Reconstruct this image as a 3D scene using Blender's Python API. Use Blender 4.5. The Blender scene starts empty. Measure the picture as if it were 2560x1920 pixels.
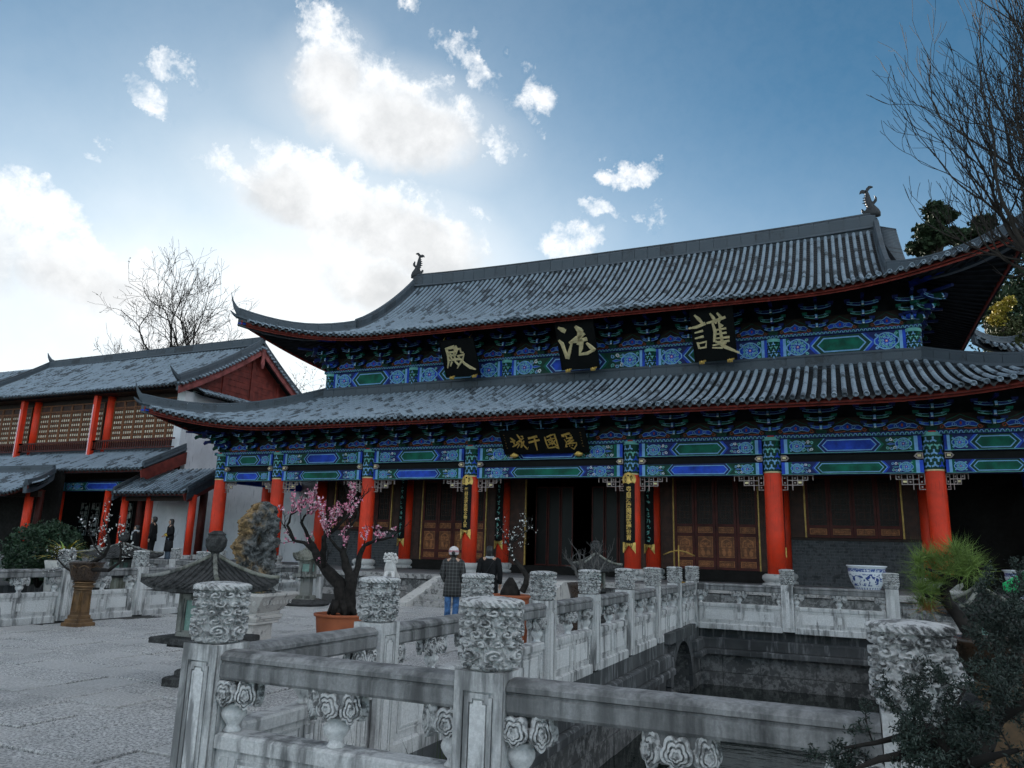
import bpy, math, random
import numpy as np
from mathutils import Vector, Matrix

random.seed(7)
RNG = np.random.RandomState(11)
SC = bpy.context.scene
COL = SC.collection
rad = math.radians

# ------------------------------------------------------------------ camera
cam_d = bpy.data.cameras.new('camera')
cam = bpy.data.objects.new('camera', cam_d)
COL.objects.link(cam)
cam_d.sensor_width = 36.0
cam_d.lens = 26.56
cam_d.clip_start = 0.05
cam_d.clip_end = 2000
cam.matrix_world = Matrix(((0.916665, 0.059925, 0.395139, 0.0),
                           (0.398606, -0.208752, -0.893049, 0.0),
                           (0.02897, 0.976131, -0.215242, 1.6),
                           (0, 0, 0, 1)))
SC.camera = cam
SC.view_settings.view_transform = 'Standard'
SC.view_settings.look = 'None'
SC.view_settings.gamma = 1.0
SC.view_settings.exposure = 2.6
SC.view_settings.use_curve_mapping = False
SC.render.engine = "CYCLES"
SC.cycles.max_bounces = 5
SC.cycles.diffuse_bounces = 2
SC.cycles.glossy_bounces = 2
SC.cycles.transparent_max_bounces = 4
SC.cycles.adaptive_threshold = 0.02

# ------------------------------------------------------------------ sun and sky
SUN_AZ, SUN_EL = -41.0, 12.0          # azimuth from +Y towards +X, elevation (degrees)
SKY_STRENGTH = 0.10
HAZE = (0.60, 0.85)
SKY_TINT = (0.08, 0.19, 0.215)
sd = Vector((math.sin(rad(SUN_AZ)) * math.cos(rad(SUN_EL)),
             math.cos(rad(SUN_AZ)) * math.cos(rad(SUN_EL)), math.sin(rad(SUN_EL))))
sun_d = bpy.data.lights.new('sun', 'SUN')
sun_d.energy = 2.6
sun_d.angle = rad(0.6)
sun_d.color = (1.0, 0.93, 0.82)
sun = bpy.data.objects.new('sun', sun_d)
sun.rotation_euler = sd.to_track_quat('Z', 'Y').to_euler()
sun.location = (0, 0, 60)
COL.objects.link(sun)


class NT:
    """small helper around a node tree"""
    def __init__(self, tree):
        self.t = tree
        self.n = tree.nodes
        self.l = tree.links

    def new(self, typ, **kw):
        nd = self.n.new(typ)
        for k, v in kw.items():
            setattr(nd, k, v)
        return nd

    def put(self, sock, v):
        if v is None:
            return
        if isinstance(v, bpy.types.NodeSocket):
            self.l.new(v, sock)
        else:
            if isinstance(v, (tuple, list)) and len(v) == 3 and sock.type == 'RGBA':
                v = (*v, 1.0)
            sock.default_value = v

    def math(self, op, a, b=None, c=None, clamp=False):
        nd = self.new('ShaderNodeMath', operation=op, use_clamp=clamp)
        self.put(nd.inputs[0], a)
        if b is not None:
            self.put(nd.inputs[1], b)
        if c is not None:
            self.put(nd.inputs[2], c)
        return nd.outputs[0]

    def vmath(self, op, a, b=None):
        nd = self.new('ShaderNodeVectorMath', operation=op)
        self.put(nd.inputs[0], a)
        if b is not None:
            self.put(nd.inputs[1], b)
        return nd.outputs['Value'] if op in ('LENGTH', 'DOT_PRODUCT', 'DISTANCE') else nd.outputs[0]

    def mix(self, fac, a, b, mode='MIX'):
        nd = self.new('ShaderNodeMix', data_type='RGBA', blend_type=mode)
        self.put(nd.inputs['Factor'], fac)
        self.put(nd.inputs['A'], a)
        self.put(nd.inputs['B'], b)
        return nd.outputs['Result']

    def noise(self, vec, scale, detail=4, rough=0.55, dist=0.0):
        nd = self.new('ShaderNodeTexNoise')
        self.put(nd.inputs['Vector'], vec)
        nd.inputs['Scale'].default_value = scale
        nd.inputs['Detail'].default_value = detail
        nd.inputs['Roughness'].default_value = rough
        nd.inputs['Distortion'].default_value = dist
        return nd.outputs['Fac']

    def ramp(self, fac, lo, hi, a=0.0, b=1.0, smooth=True):
        nd = self.new('ShaderNodeMapRange', interpolation_type='SMOOTHSTEP' if smooth else 'LINEAR')
        self.put(nd.inputs['Value'], fac)
        self.put(nd.inputs['From Min'], lo)
        self.put(nd.inputs['From Max'], hi)
        self.put(nd.inputs['To Min'], a)
        self.put(nd.inputs['To Max'], b)
        return nd.outputs['Result']

    def scale(self, vec, s):
        nd = self.new('ShaderNodeVectorMath', operation='MULTIPLY')
        self.put(nd.inputs[0], vec)
        nd.inputs[1].default_value = s
        return nd.outputs[0]


def build_world():
    w = bpy.data.worlds.new('World')
    SC.world = w
    w.use_nodes = True
    w.cycles.sampling_method = 'MANUAL'
    w.cycles.sample_map_resolution = 512
    T = NT(w.node_tree)
    T.n.clear()
    out = T.new('ShaderNodeOutputWorld')
    bg = T.new('ShaderNodeBackground')
    sky = T.new('ShaderNodeTexSky', sky_type='NISHITA')
    sky.sun_disc = False
    sky.sun_elevation = rad(SUN_EL)
    sky.sun_rotation = rad(SUN_AZ)
    sky.altitude = 2000
    sky.air_density = 1.0
    sky.dust_density = 0.7
    sky.ozone_density = 1.4
    tc = T.new('ShaderNodeTexCoord')
    d = tc.outputs['Generated']
    sep = T.new('ShaderNodeSeparateXYZ')
    T.put(sep.inputs[0], d)
    az = T.math('MULTIPLY', T.math('ARCTAN2', sep.outputs[0], sep.outputs[1]), 57.29578)
    el = T.math('MULTIPLY', T.math('ARCSINE', sep.outputs[2]), 57.29578)
    # ragged edges: warp the angular coordinates with noise
    n1 = T.new('ShaderNodeTexNoise')
    T.put(n1.inputs['Vector'], d)
    n1.inputs['Scale'].default_value = 13
    n1.inputs['Detail'].default_value = 7
    n1.inputs['Roughness'].default_value = 0.62
    sp = T.new('ShaderNodeSeparateColor')
    T.put(sp.inputs[0], n1.outputs['Color'])
    n2 = T.new('ShaderNodeTexNoise')
    T.put(n2.inputs['Vector'], d)
    n2.inputs['Scale'].default_value = 34
    n2.inputs['Detail'].default_value = 8
    n2.inputs['Roughness'].default_value = 0.66
    sp2 = T.new('ShaderNodeSeparateColor')
    T.put(sp2.inputs[0], n2.outputs['Color'])
    waz = T.math('ADD', T.math('MULTIPLY_ADD', sp.outputs[0], 9.0, -4.5), T.math('MULTIPLY_ADD', sp2.outputs[0], 4.0, -2.0))
    wel = T.math('ADD', T.math('MULTIPLY_ADD', sp.outputs[1], 7.0, -3.5), T.math('MULTIPLY_ADD', sp2.outputs[1], 3.4, -1.7))
    a = T.math('ADD', az, waz)
    e = T.math('ADD', el, wel)
    # cumulus heaps: azimuth, elevation, radius along, radius across, tilt, strength
    blobs = [(-34.6, 31.6, 6.8, 3.1, -8, 1.0), (-39.6, 33.6, 3.2, 3.0, 60, .8), (-40.6, 36.4, 1.6, 2.0, 70, .75),
             (-28.6, 35.4, 2.7, 1.2, -40, .62), (-23.0, 33.0, 2.2, 1.7, -30, .66), (-25.6, 30.0, 2.0, 1.1, -35, .6),
             (-33.0, 38.0, 1.4, .8, 0, .5),
             (-39.6, 25.4, 6.6, 2.7, -10, 1.0), (-32.2, 23.8, 6.2, 3.0, -16, 1.0), (-34.5, 20.4, 5.0, 2.2, -8, .8),
             (-45.0, 25.6, 3.4, 1.4, -8, .65),
             (-14.8, 28.3, 1.7, 1.3, 30, .72), (-16.8, 25.6, 2.0, .9, 0, .6), (-19.6, 23.2, 2.7, 2.0, 10, .85),
             (-13.0, 25.0, .8, .9, 0, .4),
             (-52.4, 29.4, 2.3, 1.2, -40, .55), (-50.4, 31.0, 1.6, .8, -20, .5), (-55.2, 25.4, 1.2, .5, -20, .42),
             (-58.8, 20.6, 3.6, 2.4, -10, .8), (-55.0, 17.6, 5.5, 2.4, -10, .7), (-62.0, 18.0, 5, 4, 0, .6),
             (-47.0, 14.5, 9.0, 3.5, 0, .35), (-28.0, 15.0, 6.0, 3.0, 0, .5)]
    def heaps(a_, e_, lst, grow=1.0):
        dens = None
        for (ba, be, ra, re, tilt, st) in lst:
            da = T.math('MULTIPLY', T.math('SUBTRACT', a_, ba), math.cos(rad(be)))
            de = T.math('SUBTRACT', e_, be)
            c, s = math.cos(rad(tilt)), math.sin(rad(tilt))
            u = T.math('MULTIPLY', T.math('ADD', T.math('MULTIPLY', da, c), T.math('MULTIPLY', de, s)), 1.0 / (ra * grow))
            v = T.math('MULTIPLY', T.math('SUBTRACT', T.math('MULTIPLY', de, c), T.math('MULTIPLY', da, s)), 1.0 / (re * grow))
            r2 = T.math('ADD', T.math('MULTIPLY', u, u), T.math('MULTIPLY', v, v))
            b = T.math('MULTIPLY', T.math('MAXIMUM', T.math('SUBTRACT', 1.0, r2), 0.0), st)
            dens = b if dens is None else T.math('MAXIMUM', dens, b)
        return dens
    dens = heaps(a, e, blobs)
    # broken cumulus outside the mapped patch, out of view, cover widened for fill light
    gen = T.noise(d, 4.2, 8, 0.6, 0.3)
    away = T.math('MAXIMUM', T.ramp(T.math('ABSOLUTE', T.math('ADD', az, 23.0)), 46, 60), T.ramp(el, 40, 52))
    other = T.math('MULTIPLY', away, T.ramp(gen, 0.44, 0.62, 0.0, 0.9))
    dens = T.math('MAXIMUM', dens, other)
    fine = T.noise(d, 30, 12, 0.70, 0.35)
    torn = T.math('ADD', T.math('MULTIPLY', dens, 1.15), T.math('MULTIPLY_ADD', fine, 2.2, -1.22))
    torn = T.math('MULTIPLY', torn, T.ramp(dens, 0.0, 0.16))
    puff = T.ramp(torn, -0.10, 0.95)
    # shaded bodies: soft, hanging a little below the lit puffs
    e2 = T.math('ADD', T.math('ADD', el, T.math('MULTIPLY', wel, 0.4)), 1.1)
    a2 = T.math('ADD', az, T.math('MULTIPLY', waz, 0.4))
    body = T.math('MAXIMUM', heaps(a2, e2, [b for b in blobs if b[2] * b[3] > 9], 1.08), T.math('MULTIPLY', other, 0.8))
    bodym = T.ramp(body, 0.0, 0.75)
    # front-lit clouds opposite the sun, out of view, brightened to add fill light
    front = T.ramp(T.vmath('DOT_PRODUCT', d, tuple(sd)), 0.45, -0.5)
    grey = T.mix(T.ramp(T.noise(d, 12, 6, 0.6), 0.3, 0.7), (1.2, 1.21, 1.22), (1.75, 1.75, 1.75))
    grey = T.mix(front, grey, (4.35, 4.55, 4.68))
    # thin high haze brightening the sky round the sun
    sdir = T.math('MAXIMUM', T.vmath('DOT_PRODUCT', d, tuple(sd)), 0.0)
    lowhaze = T.ramp(el, 34, 4, 0.0, 1.0)
    veil = T.math('ADD', T.math('MULTIPLY', T.math('POWER', sdir, 11.0), HAZE[0]), T.math('MULTIPLY', T.math('MULTIPLY', lowhaze, T.math('POWER', sdir, 3.0)), HAZE[1]), None, True)
    veil = T.math('MULTIPLY', veil, T.ramp(T.noise(d, 5, 5, 0.6), 0.25, 0.75, 0.80, 1.0))
    tint = T.mix(1.0, sky.outputs[0], SKY_TINT, 'MULTIPLY')
    base = T.mix(veil, tint, (1.85, 1.92, 1.96))
    halo = T.ramp(heaps(az, T.math('ADD', el, 0.6), [b for b in blobs if b[2] * b[3] > 9], 1.7), 0.0, 0.9)
    base = T.mix(T.math('MULTIPLY', halo, 0.34), base, (1.7, 1.75, 1.78))
    col = T.mix(T.math('MULTIPLY', bodym, 0.85), base, grey)
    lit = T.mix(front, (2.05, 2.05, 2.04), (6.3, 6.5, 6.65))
    wisp = T.ramp(T.noise(d, 55, 8, 0.7), 0.3, 0.65, 0.55, 1.0)
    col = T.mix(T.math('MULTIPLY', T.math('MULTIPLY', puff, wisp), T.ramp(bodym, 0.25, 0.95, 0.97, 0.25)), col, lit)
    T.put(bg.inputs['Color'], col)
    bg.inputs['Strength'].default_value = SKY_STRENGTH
    T.l.new(bg.outputs[0], out.inputs[0])


build_world()

# ------------------------------------------------------------------ materials
MATS = {}


def new_mat(name):
    m = bpy.data.materials.new(name)
    m.use_nodes = True
    T = NT(m.node_tree)
    b = T.n['Principled BSDF']
    MATS[name] = m
    return m, T, b


def pos(T):
    return T.new('ShaderNodeNewGeometry').outputs['Position']


def bump(T, b, h, strength=0.4, dist=0.02):
    nd = T.new('ShaderNodeBump')
    nd.inputs['Strength'].default_value = strength
    nd.inputs['Distance'].default_value = dist
    T.put(nd.inputs['Height'], h)
    T.l.new(nd.outputs[0], b.inputs['Normal'])


def paint(name, col, rough=0.5, var=0.25, spec=0.4, vscale=3.0, metal=0.0):
    """paint or plain material with slight mottling and wear"""
    m, T, b = new_mat(name)
    p = pos(T)
    n = T.noise(p, vscale, 6, 0.6)
    f = T.ramp(n, 0.3, 0.7)
    dark = tuple(c * (1 - var) for c in col)
    light = tuple(min(1, c * (1 + var * 0.5)) for c in col)
    c = T.mix(f, dark, light)
    T.put(b.inputs['Base Color'], c)
    T.put(b.inputs['Roughness'], T.ramp(T.noise(p, vscale * 4, 3), 0.3, 0.7, rough * 0.85, min(1, rough * 1.15)))
    b.inputs['Specular IOR Level'].default_value = spec
    b.inputs['Metallic'].default_value = metal
    return m


def stone(name, base, dark, amount=0.5, streak=True, speck=0.15, rough=0.85, scale=1.0, warm=None, bmp=0.35, soft=0.0):
    """weathered stone: mould patches, vertical run marks, speckle"""
    m, T, b = new_mat(name)
    p = pos(T)
    n1 = T.noise(T.scale(p, (2.2 * scale, 2.2 * scale, (0.55 if streak else 2.2) * scale)), 2.4, 7, 0.62, 0.4)
    n2 = T.noise(T.scale(p, (9 * scale, 9 * scale, (0.9 if streak else 9) * scale)), 1.5, 5, 0.6)
    s = T.math('ADD', T.math('MULTIPLY', n1, 0.6), T.math('MULTIPLY', n2, 0.4))
    f = T.ramp(s, 0.60 - 0.24 * amount - soft, 0.66 - 0.16 * amount + soft)
    c = T.mix(T.math('MULTIPLY', f, 0.88), base, dark) if amount > 0 else T.mix(0.0, base, dark)
    n3 = T.noise(p, 55 * scale, 3, 0.7)
    c = T.mix(T.ramp(n3, 0.35, 0.65, 0.0, speck * 2), c, tuple(x * 0.25 for x in base))
    n4 = T.noise(p, 0.9 * scale, 4, 0.6)
    c = T.mix(T.ramp(n4, 0.35, 0.7, 0.0, 0.45), c, warm if warm else tuple(x * 0.62 for x in base))
    T.put(b.inputs['Base Color'], c)
    b.inputs['Roughness'].default_value = rough
    b.inputs['Specular IOR Level'].default_value = 0.25
    h = T.math('ADD', T.math('MULTIPLY', n3, 0.4), T.noise(p, 16 * scale, 6, 0.65))
    bump(T, b, h, bmp, 0.012)
    return m


def build_materials():
    stone('marble', (0.66, 0.655, 0.65), (0.045, 0.048, 0.05), 0.5, soft=0.03)
    stone('marble_clean', (0.73, 0.725, 0.72), (0.10, 0.10, 0.105), 0.3)
    stone('marble_rail', (0.34, 0.34, 0.34), (0.03, 0.031, 0.032), 0.66, soft=0.08)
    stone('marble_cap', (0.60, 0.595, 0.59), (0.035, 0.037, 0.038), 0.55, streak=False, scale=3.0, speck=0.08)
    stone('plinth', (0.22, 0.225, 0.23), (0.02, 0.023, 0.024), 0.95)
    stone('blocks', (0.30, 0.30, 0.295), (0.035, 0.04, 0.04), 0.7, streak=False, speck=0.3, bmp=0.9)
    stone('terrace_stone', (0.46, 0.445, 0.43), (0.07, 0.07, 0.07), 0.5, streak=False, speck=0.25, bmp=0.7)
    stone('floor_stone', (0.22, 0.22, 0.225), (0.09, 0.09, 0.095), 0.4, streak=False)
    stone('lantern_stone', (0.25, 0.25, 0.235), (0.04, 0.042, 0.04), 0.6, warm=(0.22, 0.22, 0.16))
    stone('lantern_roof', (0.075, 0.075, 0.075), (0.015, 0.016, 0.016), 0.55, streak=False, speck=0.35, bmp=0.9)
    stone('light_stone', (0.62, 0.60, 0.57), (0.14, 0.14, 0.15), 0.25)
    stone('lion_stone', (0.78, 0.76, 0.74), (0.22, 0.22, 0.22), 0.2, streak=False)
    stone('brick_grey', (0.10, 0.105, 0.112), (0.03, 0.032, 0.035), 0.45, streak=False, speck=0.2)
    stone('mortar', (0.20, 0.20, 0.20), (0.1, 0.1, 0.1), 0.3, streak=False)
    stone('column_base', (0.54, 0.53, 0.52), (0.12, 0.13, 0.13), 0.35)
    stone('white_wall', (0.76, 0.77, 0.80), (0.5, 0.51, 0.54), 0.2, speck=0.03, bmp=0.1)
    # paving: each slab picks its own tone
    m, T, b = new_mat('paving')
    p = pos(T)
    oi = T.new('ShaderNodeObjectInfo').outputs['Random']
    isl = T.new('ShaderNodeNewGeometry').outputs['Random Per Island']
    r = T.math('FRACT', T.math('ADD', oi, isl))
    n = T.noise(p, 38, 5, 0.72)
    n2 = T.noise(p, 1.1, 5, 0.6)
    n3 = T.noise(p, 120, 2, 0.7)
    c = T.mix(T.ramp(n, 0.42, 0.58), (0.10, 0.102, 0.105), (0.70, 0.69, 0.68))
    c = T.mix(T.ramp(n3, 0.4, 0.6, 0, 0.55), c, (0.58, 0.565, 0.55))
    c = T.mix(T.ramp(n2, 0.45, 0.75, 0.0, 0.5), c, (0.15, 0.15, 0.15))
    c = T.mix(T.ramp(r, 0.45, 1.0, 0.0, 0.55), c, (0.52, 0.51, 0.50), 'MIX')
    T.put(b.inputs['Base Color'], c)
    b.inputs['Roughness'].default_value = 0.62
    b.inputs['Specular IOR Level'].default_value = 0.35
    bump(T, b, T.math('ADD', n, T.math('MULTIPLY', n3, 0.3)), 1.0, 0.02)
    stone('joint', (0.07, 0.07, 0.067), (0.04, 0.042, 0.04), 0.5, streak=False)
    # roof tiles
    for name, light, darkc, amt in (('tile', (0.26, 0.325, 0.39), (0.014, 0.017, 0.02), 0.50),
                                    ('tile_dark', (0.03, 0.033, 0.037), (0.014, 0.015, 0.016), 0.5),
                                    ('tile_ridge', (0.07, 0.09, 0.11), (0.03, 0.035, 0.04), 0.35)):
        m, T, b = new_mat(name)
        p = pos(T)
        oi = T.new('ShaderNodeObjectInfo').outputs['Random']
        isl = T.new('ShaderNodeNewGeometry').outputs['Random Per Island']
        r = T.math('FRACT', T.math('ADD', oi, isl))
        patch = T.noise(p, 0.55, 5, 0.6)
        fine = T.noise(p, 7.0, 6, 0.7)
        s = T.math('ADD', T.math('MULTIPLY', patch, 0.42), T.math('ADD', T.math('MULTIPLY', fine, 0.34), T.math('MULTIPLY', r, 0.24)))
        f = T.ramp(s, 0.60 - 0.14 * amt, 0.70 - 0.14 * amt)
        c = T.mix(f, light, darkc)
        c = T.mix(T.math('MULTIPLY', r, 0.35), c, tuple(x * 0.55 for x in light))
        c = T.mix(T.ramp(T.noise(p, 40, 3, 0.7), 0.4, 0.7, 0, 0.4), c, tuple(x * 0.35 for x in light))
        T.put(b.inputs['Base Color'], c)
        b.inputs['Roughness'].default_value = 0.6
        b.inputs['Specular IOR Level'].default_value = 0.4
        bump(T, b, fine, 0.3, 0.02)
    # lacquered timber: vertical grain cracks, faded and scuffed areas, dust towards nothing in particular
    m, T, b = new_mat('red_paint')
    pp = pos(T)
    grain = T.noise(T.scale(pp, (16, 16, 0.7)), 2.0, 6, 0.7)
    wear = T.noise(pp, 1.3, 6, 0.65)
    c = T.mix(T.ramp(wear, 0.35, 0.7), (0.82, 0.048, 0.013), (0.60, 0.050, 0.022))
    c = T.mix(T.ramp(grain, 0.56, 0.68, 0.0, 0.65), c, (0.30, 0.022, 0.012))
    c = T.mix(T.ramp(T.noise(pp, 9, 7, 0.75), 0.62, 0.72, 0.0, 0.5), c, (0.55, 0.16, 0.10))
    T.put(b.inputs['Base Color'], c)
    T.put(b.inputs['Roughness'], T.ramp(wear, 0.3, 0.7, 0.38, 0.62))
    b.inputs['Specular IOR Level'].default_value = 0.3
    bump(T, b, grain, 0.25, 0.01)
    paint('red_fascia', (0.26, 0.042, 0.03), 0.7, 0.35, 0.2, 3.0)
    paint('red_wood', (0.075, 0.014, 0.010), 0.6, 0.4, 0.3, 3.0)
    paint('brown_wood', (0.05, 0.018, 0.010), 0.55, 0.45, 0.35, 4.0)
    paint('dark_wood', (0.028, 0.016, 0.012), 0.6, 0.4, 0.3, 4.0)
    paint('carved_gold', (0.36, 0.13, 0.04), 0.5, 0.45, 0.4, 9.0)
    paint('carved_low', (0.20, 0.075, 0.028), 0.55, 0.45, 0.3, 9.0)
    paint('brass', (0.40, 0.25, 0.06), 0.4, 0.35, 0.5, 6.0, 0.35)
    paint('gold', (0.70, 0.46, 0.12), 0.35, 0.3, 0.5, 8.0, 0.45)
    paint('gold_pale', (0.72, 0.60, 0.33), 0.4, 0.2, 0.5, 8.0, 0.3)
    paint('lacquer', (0.004, 0.005, 0.005), 0.6, 0.3, 0.15, 3.0)
    paint('blue', (0.022, 0.075, 0.52), 0.65, 0.55, 0.2, 2.2)
    paint('deep_blue', (0.01, 0.022, 0.13), 0.6, 0.35, 0.25, 5.0)
    paint('green', (0.007, 0.125, 0.08), 0.65, 0.55, 0.2, 2.2)
    paint('deep_green', (0.006, 0.05, 0.032), 0.6, 0.3, 0.25, 5.0)
    paint('pale_blue', (0.20, 0.42, 0.70), 0.6, 0.2, 0.25, 5.0)
    paint('pale_green', (0.16, 0.46, 0.42), 0.6, 0.2, 0.25, 5.0)
    paint('pale_white', (0.70, 0.76, 0.80), 0.6, 0.2, 0.25, 5.0)
    paint('pink_paint', (0.55, 0.20, 0.18), 0.6, 0.2, 0.25, 5.0)
    paint('orange_paint', (0.42, 0.085, 0.035), 0.6, 0.25, 0.25, 5.0)
    paint('fret', (0.40, 0.33, 0.31), 0.6, 0.3, 0.25, 5.0)
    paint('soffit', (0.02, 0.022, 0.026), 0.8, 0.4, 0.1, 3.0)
    paint('gable_red', (0.17, 0.03, 0.022), 0.65, 0.45, 0.3, 2.5)
    paint('barge_red', (0.26, 0.075, 0.07), 0.7, 0.5, 0.25, 2.0)
    paint('paper', (0.62, 0.55, 0.43), 0.7, 0.35, 0.2, 3.0)
    paint('window_daylight', (0.85, 0.87, 0.85), 0.6, 0.25, 0.2, 5.0)  # white paint standing in for daylight through the wing's windows
    paint('terracotta', (0.36, 0.105, 0.045), 0.7, 0.22, 0.3, 3.5)
    paint('glazed_brown', (0.045, 0.026, 0.016), 0.3, 0.5, 0.5, 8.0)
    paint('bronze', (0.15, 0.082, 0.034), 0.45, 0.5, 0.5, 7.0, 0.1)
    paint('soil', (0.025, 0.02, 0.015), 0.95, 0.5, 0.1, 20)
    paint('bark', (0.022, 0.019, 0.017), 0.9, 0.5, 0.2, 14)
    paint('bark_grey', (0.05, 0.043, 0.037), 0.9, 0.4, 0.2, 6)
    paint('twig_pale', (0.12, 0.115, 0.11), 0.9, 0.4, 0.2, 6)
    paint('petal_pink', (0.76, 0.27, 0.39), 0.6, 0.4, 0.2, 12)
    paint('petal_pale', (0.84, 0.58, 0.64), 0.6, 0.3, 0.2, 12)
    paint('petal_white', (0.80, 0.80, 0.77), 0.6, 0.15, 0.2, 12)
    paint('leaf_dark', (0.030, 0.046, 0.036), 0.55, 0.6, 0.35, 4)
    paint('leaf_shrub', (0.030, 0.060, 0.032), 0.55, 0.6, 0.3, 4)
    paint('leaf_conifer', (0.026, 0.046, 0.022), 0.7, 0.6, 0.2, 1.5)
    paint('leaf_olive', (0.055, 0.065, 0.022), 0.7, 0.6, 0.2, 1.5)
    paint('leaf_yellow', (0.34, 0.27, 0.04), 0.6, 0.4, 0.2, 4)
    paint('needle', (0.16, 0.24, 0.055), 0.6, 0.5, 0.25, 6)
    paint('needle_warm', (0.34, 0.16, 0.05), 0.6, 0.4, 0.2, 6)
    paint('grass_blade', (0.05, 0.075, 0.03), 0.6, 0.6, 0.2, 5)
    paint('umbrella_green', (0.02, 0.42, 0.13), 0.6, 0.1, 0.3, 3)
    paint('skin', (0.50, 0.31, 0.22), 0.5, 0.1, 0.4, 8)
    paint('hair', (0.010, 0.009, 0.009), 0.4, 0.3, 0.5, 20)
    paint('cloth_black', (0.010, 0.010, 0.011), 0.85, 0.3, 0.2, 9)
    paint('cloth_charcoal', (0.022, 0.022, 0.024), 0.85, 0.3, 0.2, 9)
    paint('denim', (0.07, 0.16, 0.34), 0.85, 0.45, 0.2, 14)
    paint('denim_grey', (0.10, 0.13, 0.17), 0.85, 0.4, 0.2, 14)
    paint('knit_white', (0.72, 0.66, 0.66), 0.9, 0.25, 0.2, 40)
    paint('knit_pink', (0.50, 0.25, 0.27), 0.9, 0.3, 0.2, 40)
    paint('scarf_grey', (0.42, 0.43, 0.45), 0.9, 0.4, 0.2, 30)
    paint('cuff_yellow', (0.50, 0.36, 0.06), 0.85, 0.2, 0.2, 20)
    paint('leather_brown', (0.10, 0.055, 0.03), 0.5, 0.3, 0.4, 10)
    paint('orange_lantern', (0.70, 0.16, 0.02), 0.6, 0.1, 0.2, 5)
    paint('glass_green', (0.18, 0.30, 0.26), 0.25, 0.15, 0.5, 4)
    paint('dark_glass', (0.008, 0.009, 0.009), 0.35, 0.2, 0.2, 2)
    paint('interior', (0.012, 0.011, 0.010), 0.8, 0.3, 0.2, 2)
    # coat with a woven check
    m, T, b = new_mat('plaid')
    tc = T.new('ShaderNodeTexCoord').outputs['Object']
    sp = T.new('ShaderNodeSeparateXYZ')
    T.put(sp.inputs[0], tc)
    wx = T.math('GREATER_THAN', T.math('FRACT', T.math('MULTIPLY', sp.outputs[0], 13.0)), 0.72)
    wz = T.math('GREATER_THAN', T.math('FRACT', T.math('MULTIPLY', sp.outputs[2], 13.0)), 0.72)
    k = T.math('MULTIPLY', T.math('ADD', wx, wz), 0.5)
    T.put(b.inputs['Base Color'], T.mix(k, (0.026, 0.026, 0.025), (0.10, 0.10, 0.10)))
    b.inputs['Roughness'].default_value = 0.9
    # blue and white porcelain
    m, T, b = new_mat('porcelain')
    tc = T.new('ShaderNodeTexCoord').outputs['Object']
    sp = T.new('ShaderNodeSeparateXYZ')
    T.put(sp.inputs[0], tc)
    z = sp.outputs[2]
    v = T.noise(tc, 7.5, 4, 0.55, 1.2)
    flowers = T.math('MULTIPLY', T.ramp(v, 0.50, 0.56), T.math('MULTIPLY', T.ramp(z, 0.16, 0.2), T.ramp(z, 0.52, 0.48)))
    ang = T.math('ARCTAN2', sp.outputs[1], sp.outputs[0])
    petals = T.math('MULTIPLY', T.math('GREATER_THAN', T.math('SINE', T.math('MULTIPLY', ang, 30.0)), 0.1), T.ramp(z, 0.15, 0.13))
    rim = T.math('MULTIPLY', T.math('MULTIPLY', T.ramp(z, 0.545, 0.555), T.ramp(z, 0.645, 0.635)), T.ramp(T.noise(tc, 26, 3, 0.6), 0.42, 0.5, 0.25, 1.0))
    f = T.math('MAXIMUM', T.math('MAXIMUM', flowers, T.math('MULTIPLY', petals, 0.8)), rim)
    T.put(b.inputs['Base Color'], T.mix(f, (0.66, 0.70, 0.74), (0.03, 0.065, 0.24)))
    b.inputs['Roughness'].default_value = 0.18
    # scholar rock
    m, T, b = new_mat('rock')
    p = pos(T)
    n = T.noise(p, 9, 8, 0.7, 0.6)
    n2 = T.noise(p, 1.6, 5, 0.6)
    sx = T.new('ShaderNodeSeparateXYZ')
    T.put(sx.inputs[0], T.new('ShaderNodeTexCoord').outputs['Object'])
    g = T.mix(T.ramp(n, 0.36, 0.64), (0.014, 0.016, 0.016), (0.15, 0.155, 0.155))
    o = T.mix(T.ramp(n, 0.36, 0.6), (0.04, 0.026, 0.014), (0.33, 0.215, 0.10))
    w = T.ramp(T.math('ADD', T.math('MULTIPLY', sx.outputs[0], -0.9), T.math('MULTIPLY', T.math('SUBTRACT', n2, 0.5), 1.6)), -0.12, 0.08)
    T.put(b.inputs['Base Color'], T.mix(w, g, o))
    b.inputs['Roughness'].default_value = 0.9
    bump(T, b, n, 1.0, 0.03)
    # pond water
    m, T, b = new_mat('pond_water')
    p = pos(T)
    T.put(b.inputs['Base Color'], T.mix(T.noise(p, 0.8, 4), (0.006, 0.010, 0.009), (0.018, 0.024, 0.020)))
    b.inputs['Roughness'].default_value = 0.06
    b.inputs['IOR'].default_value = 1.33
    bump(T, b, T.noise(T.scale(p, (1, 1.8, 1)), 3.0, 3, 0.5), 0.25, 0.02)
    # carved white panel on a planter: faint relief
    stone('carved_stone', (0.60, 0.57, 0.54), (0.20, 0.20, 0.20), 0.3, streak=False, bmp=0.6)


build_materials()
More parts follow.
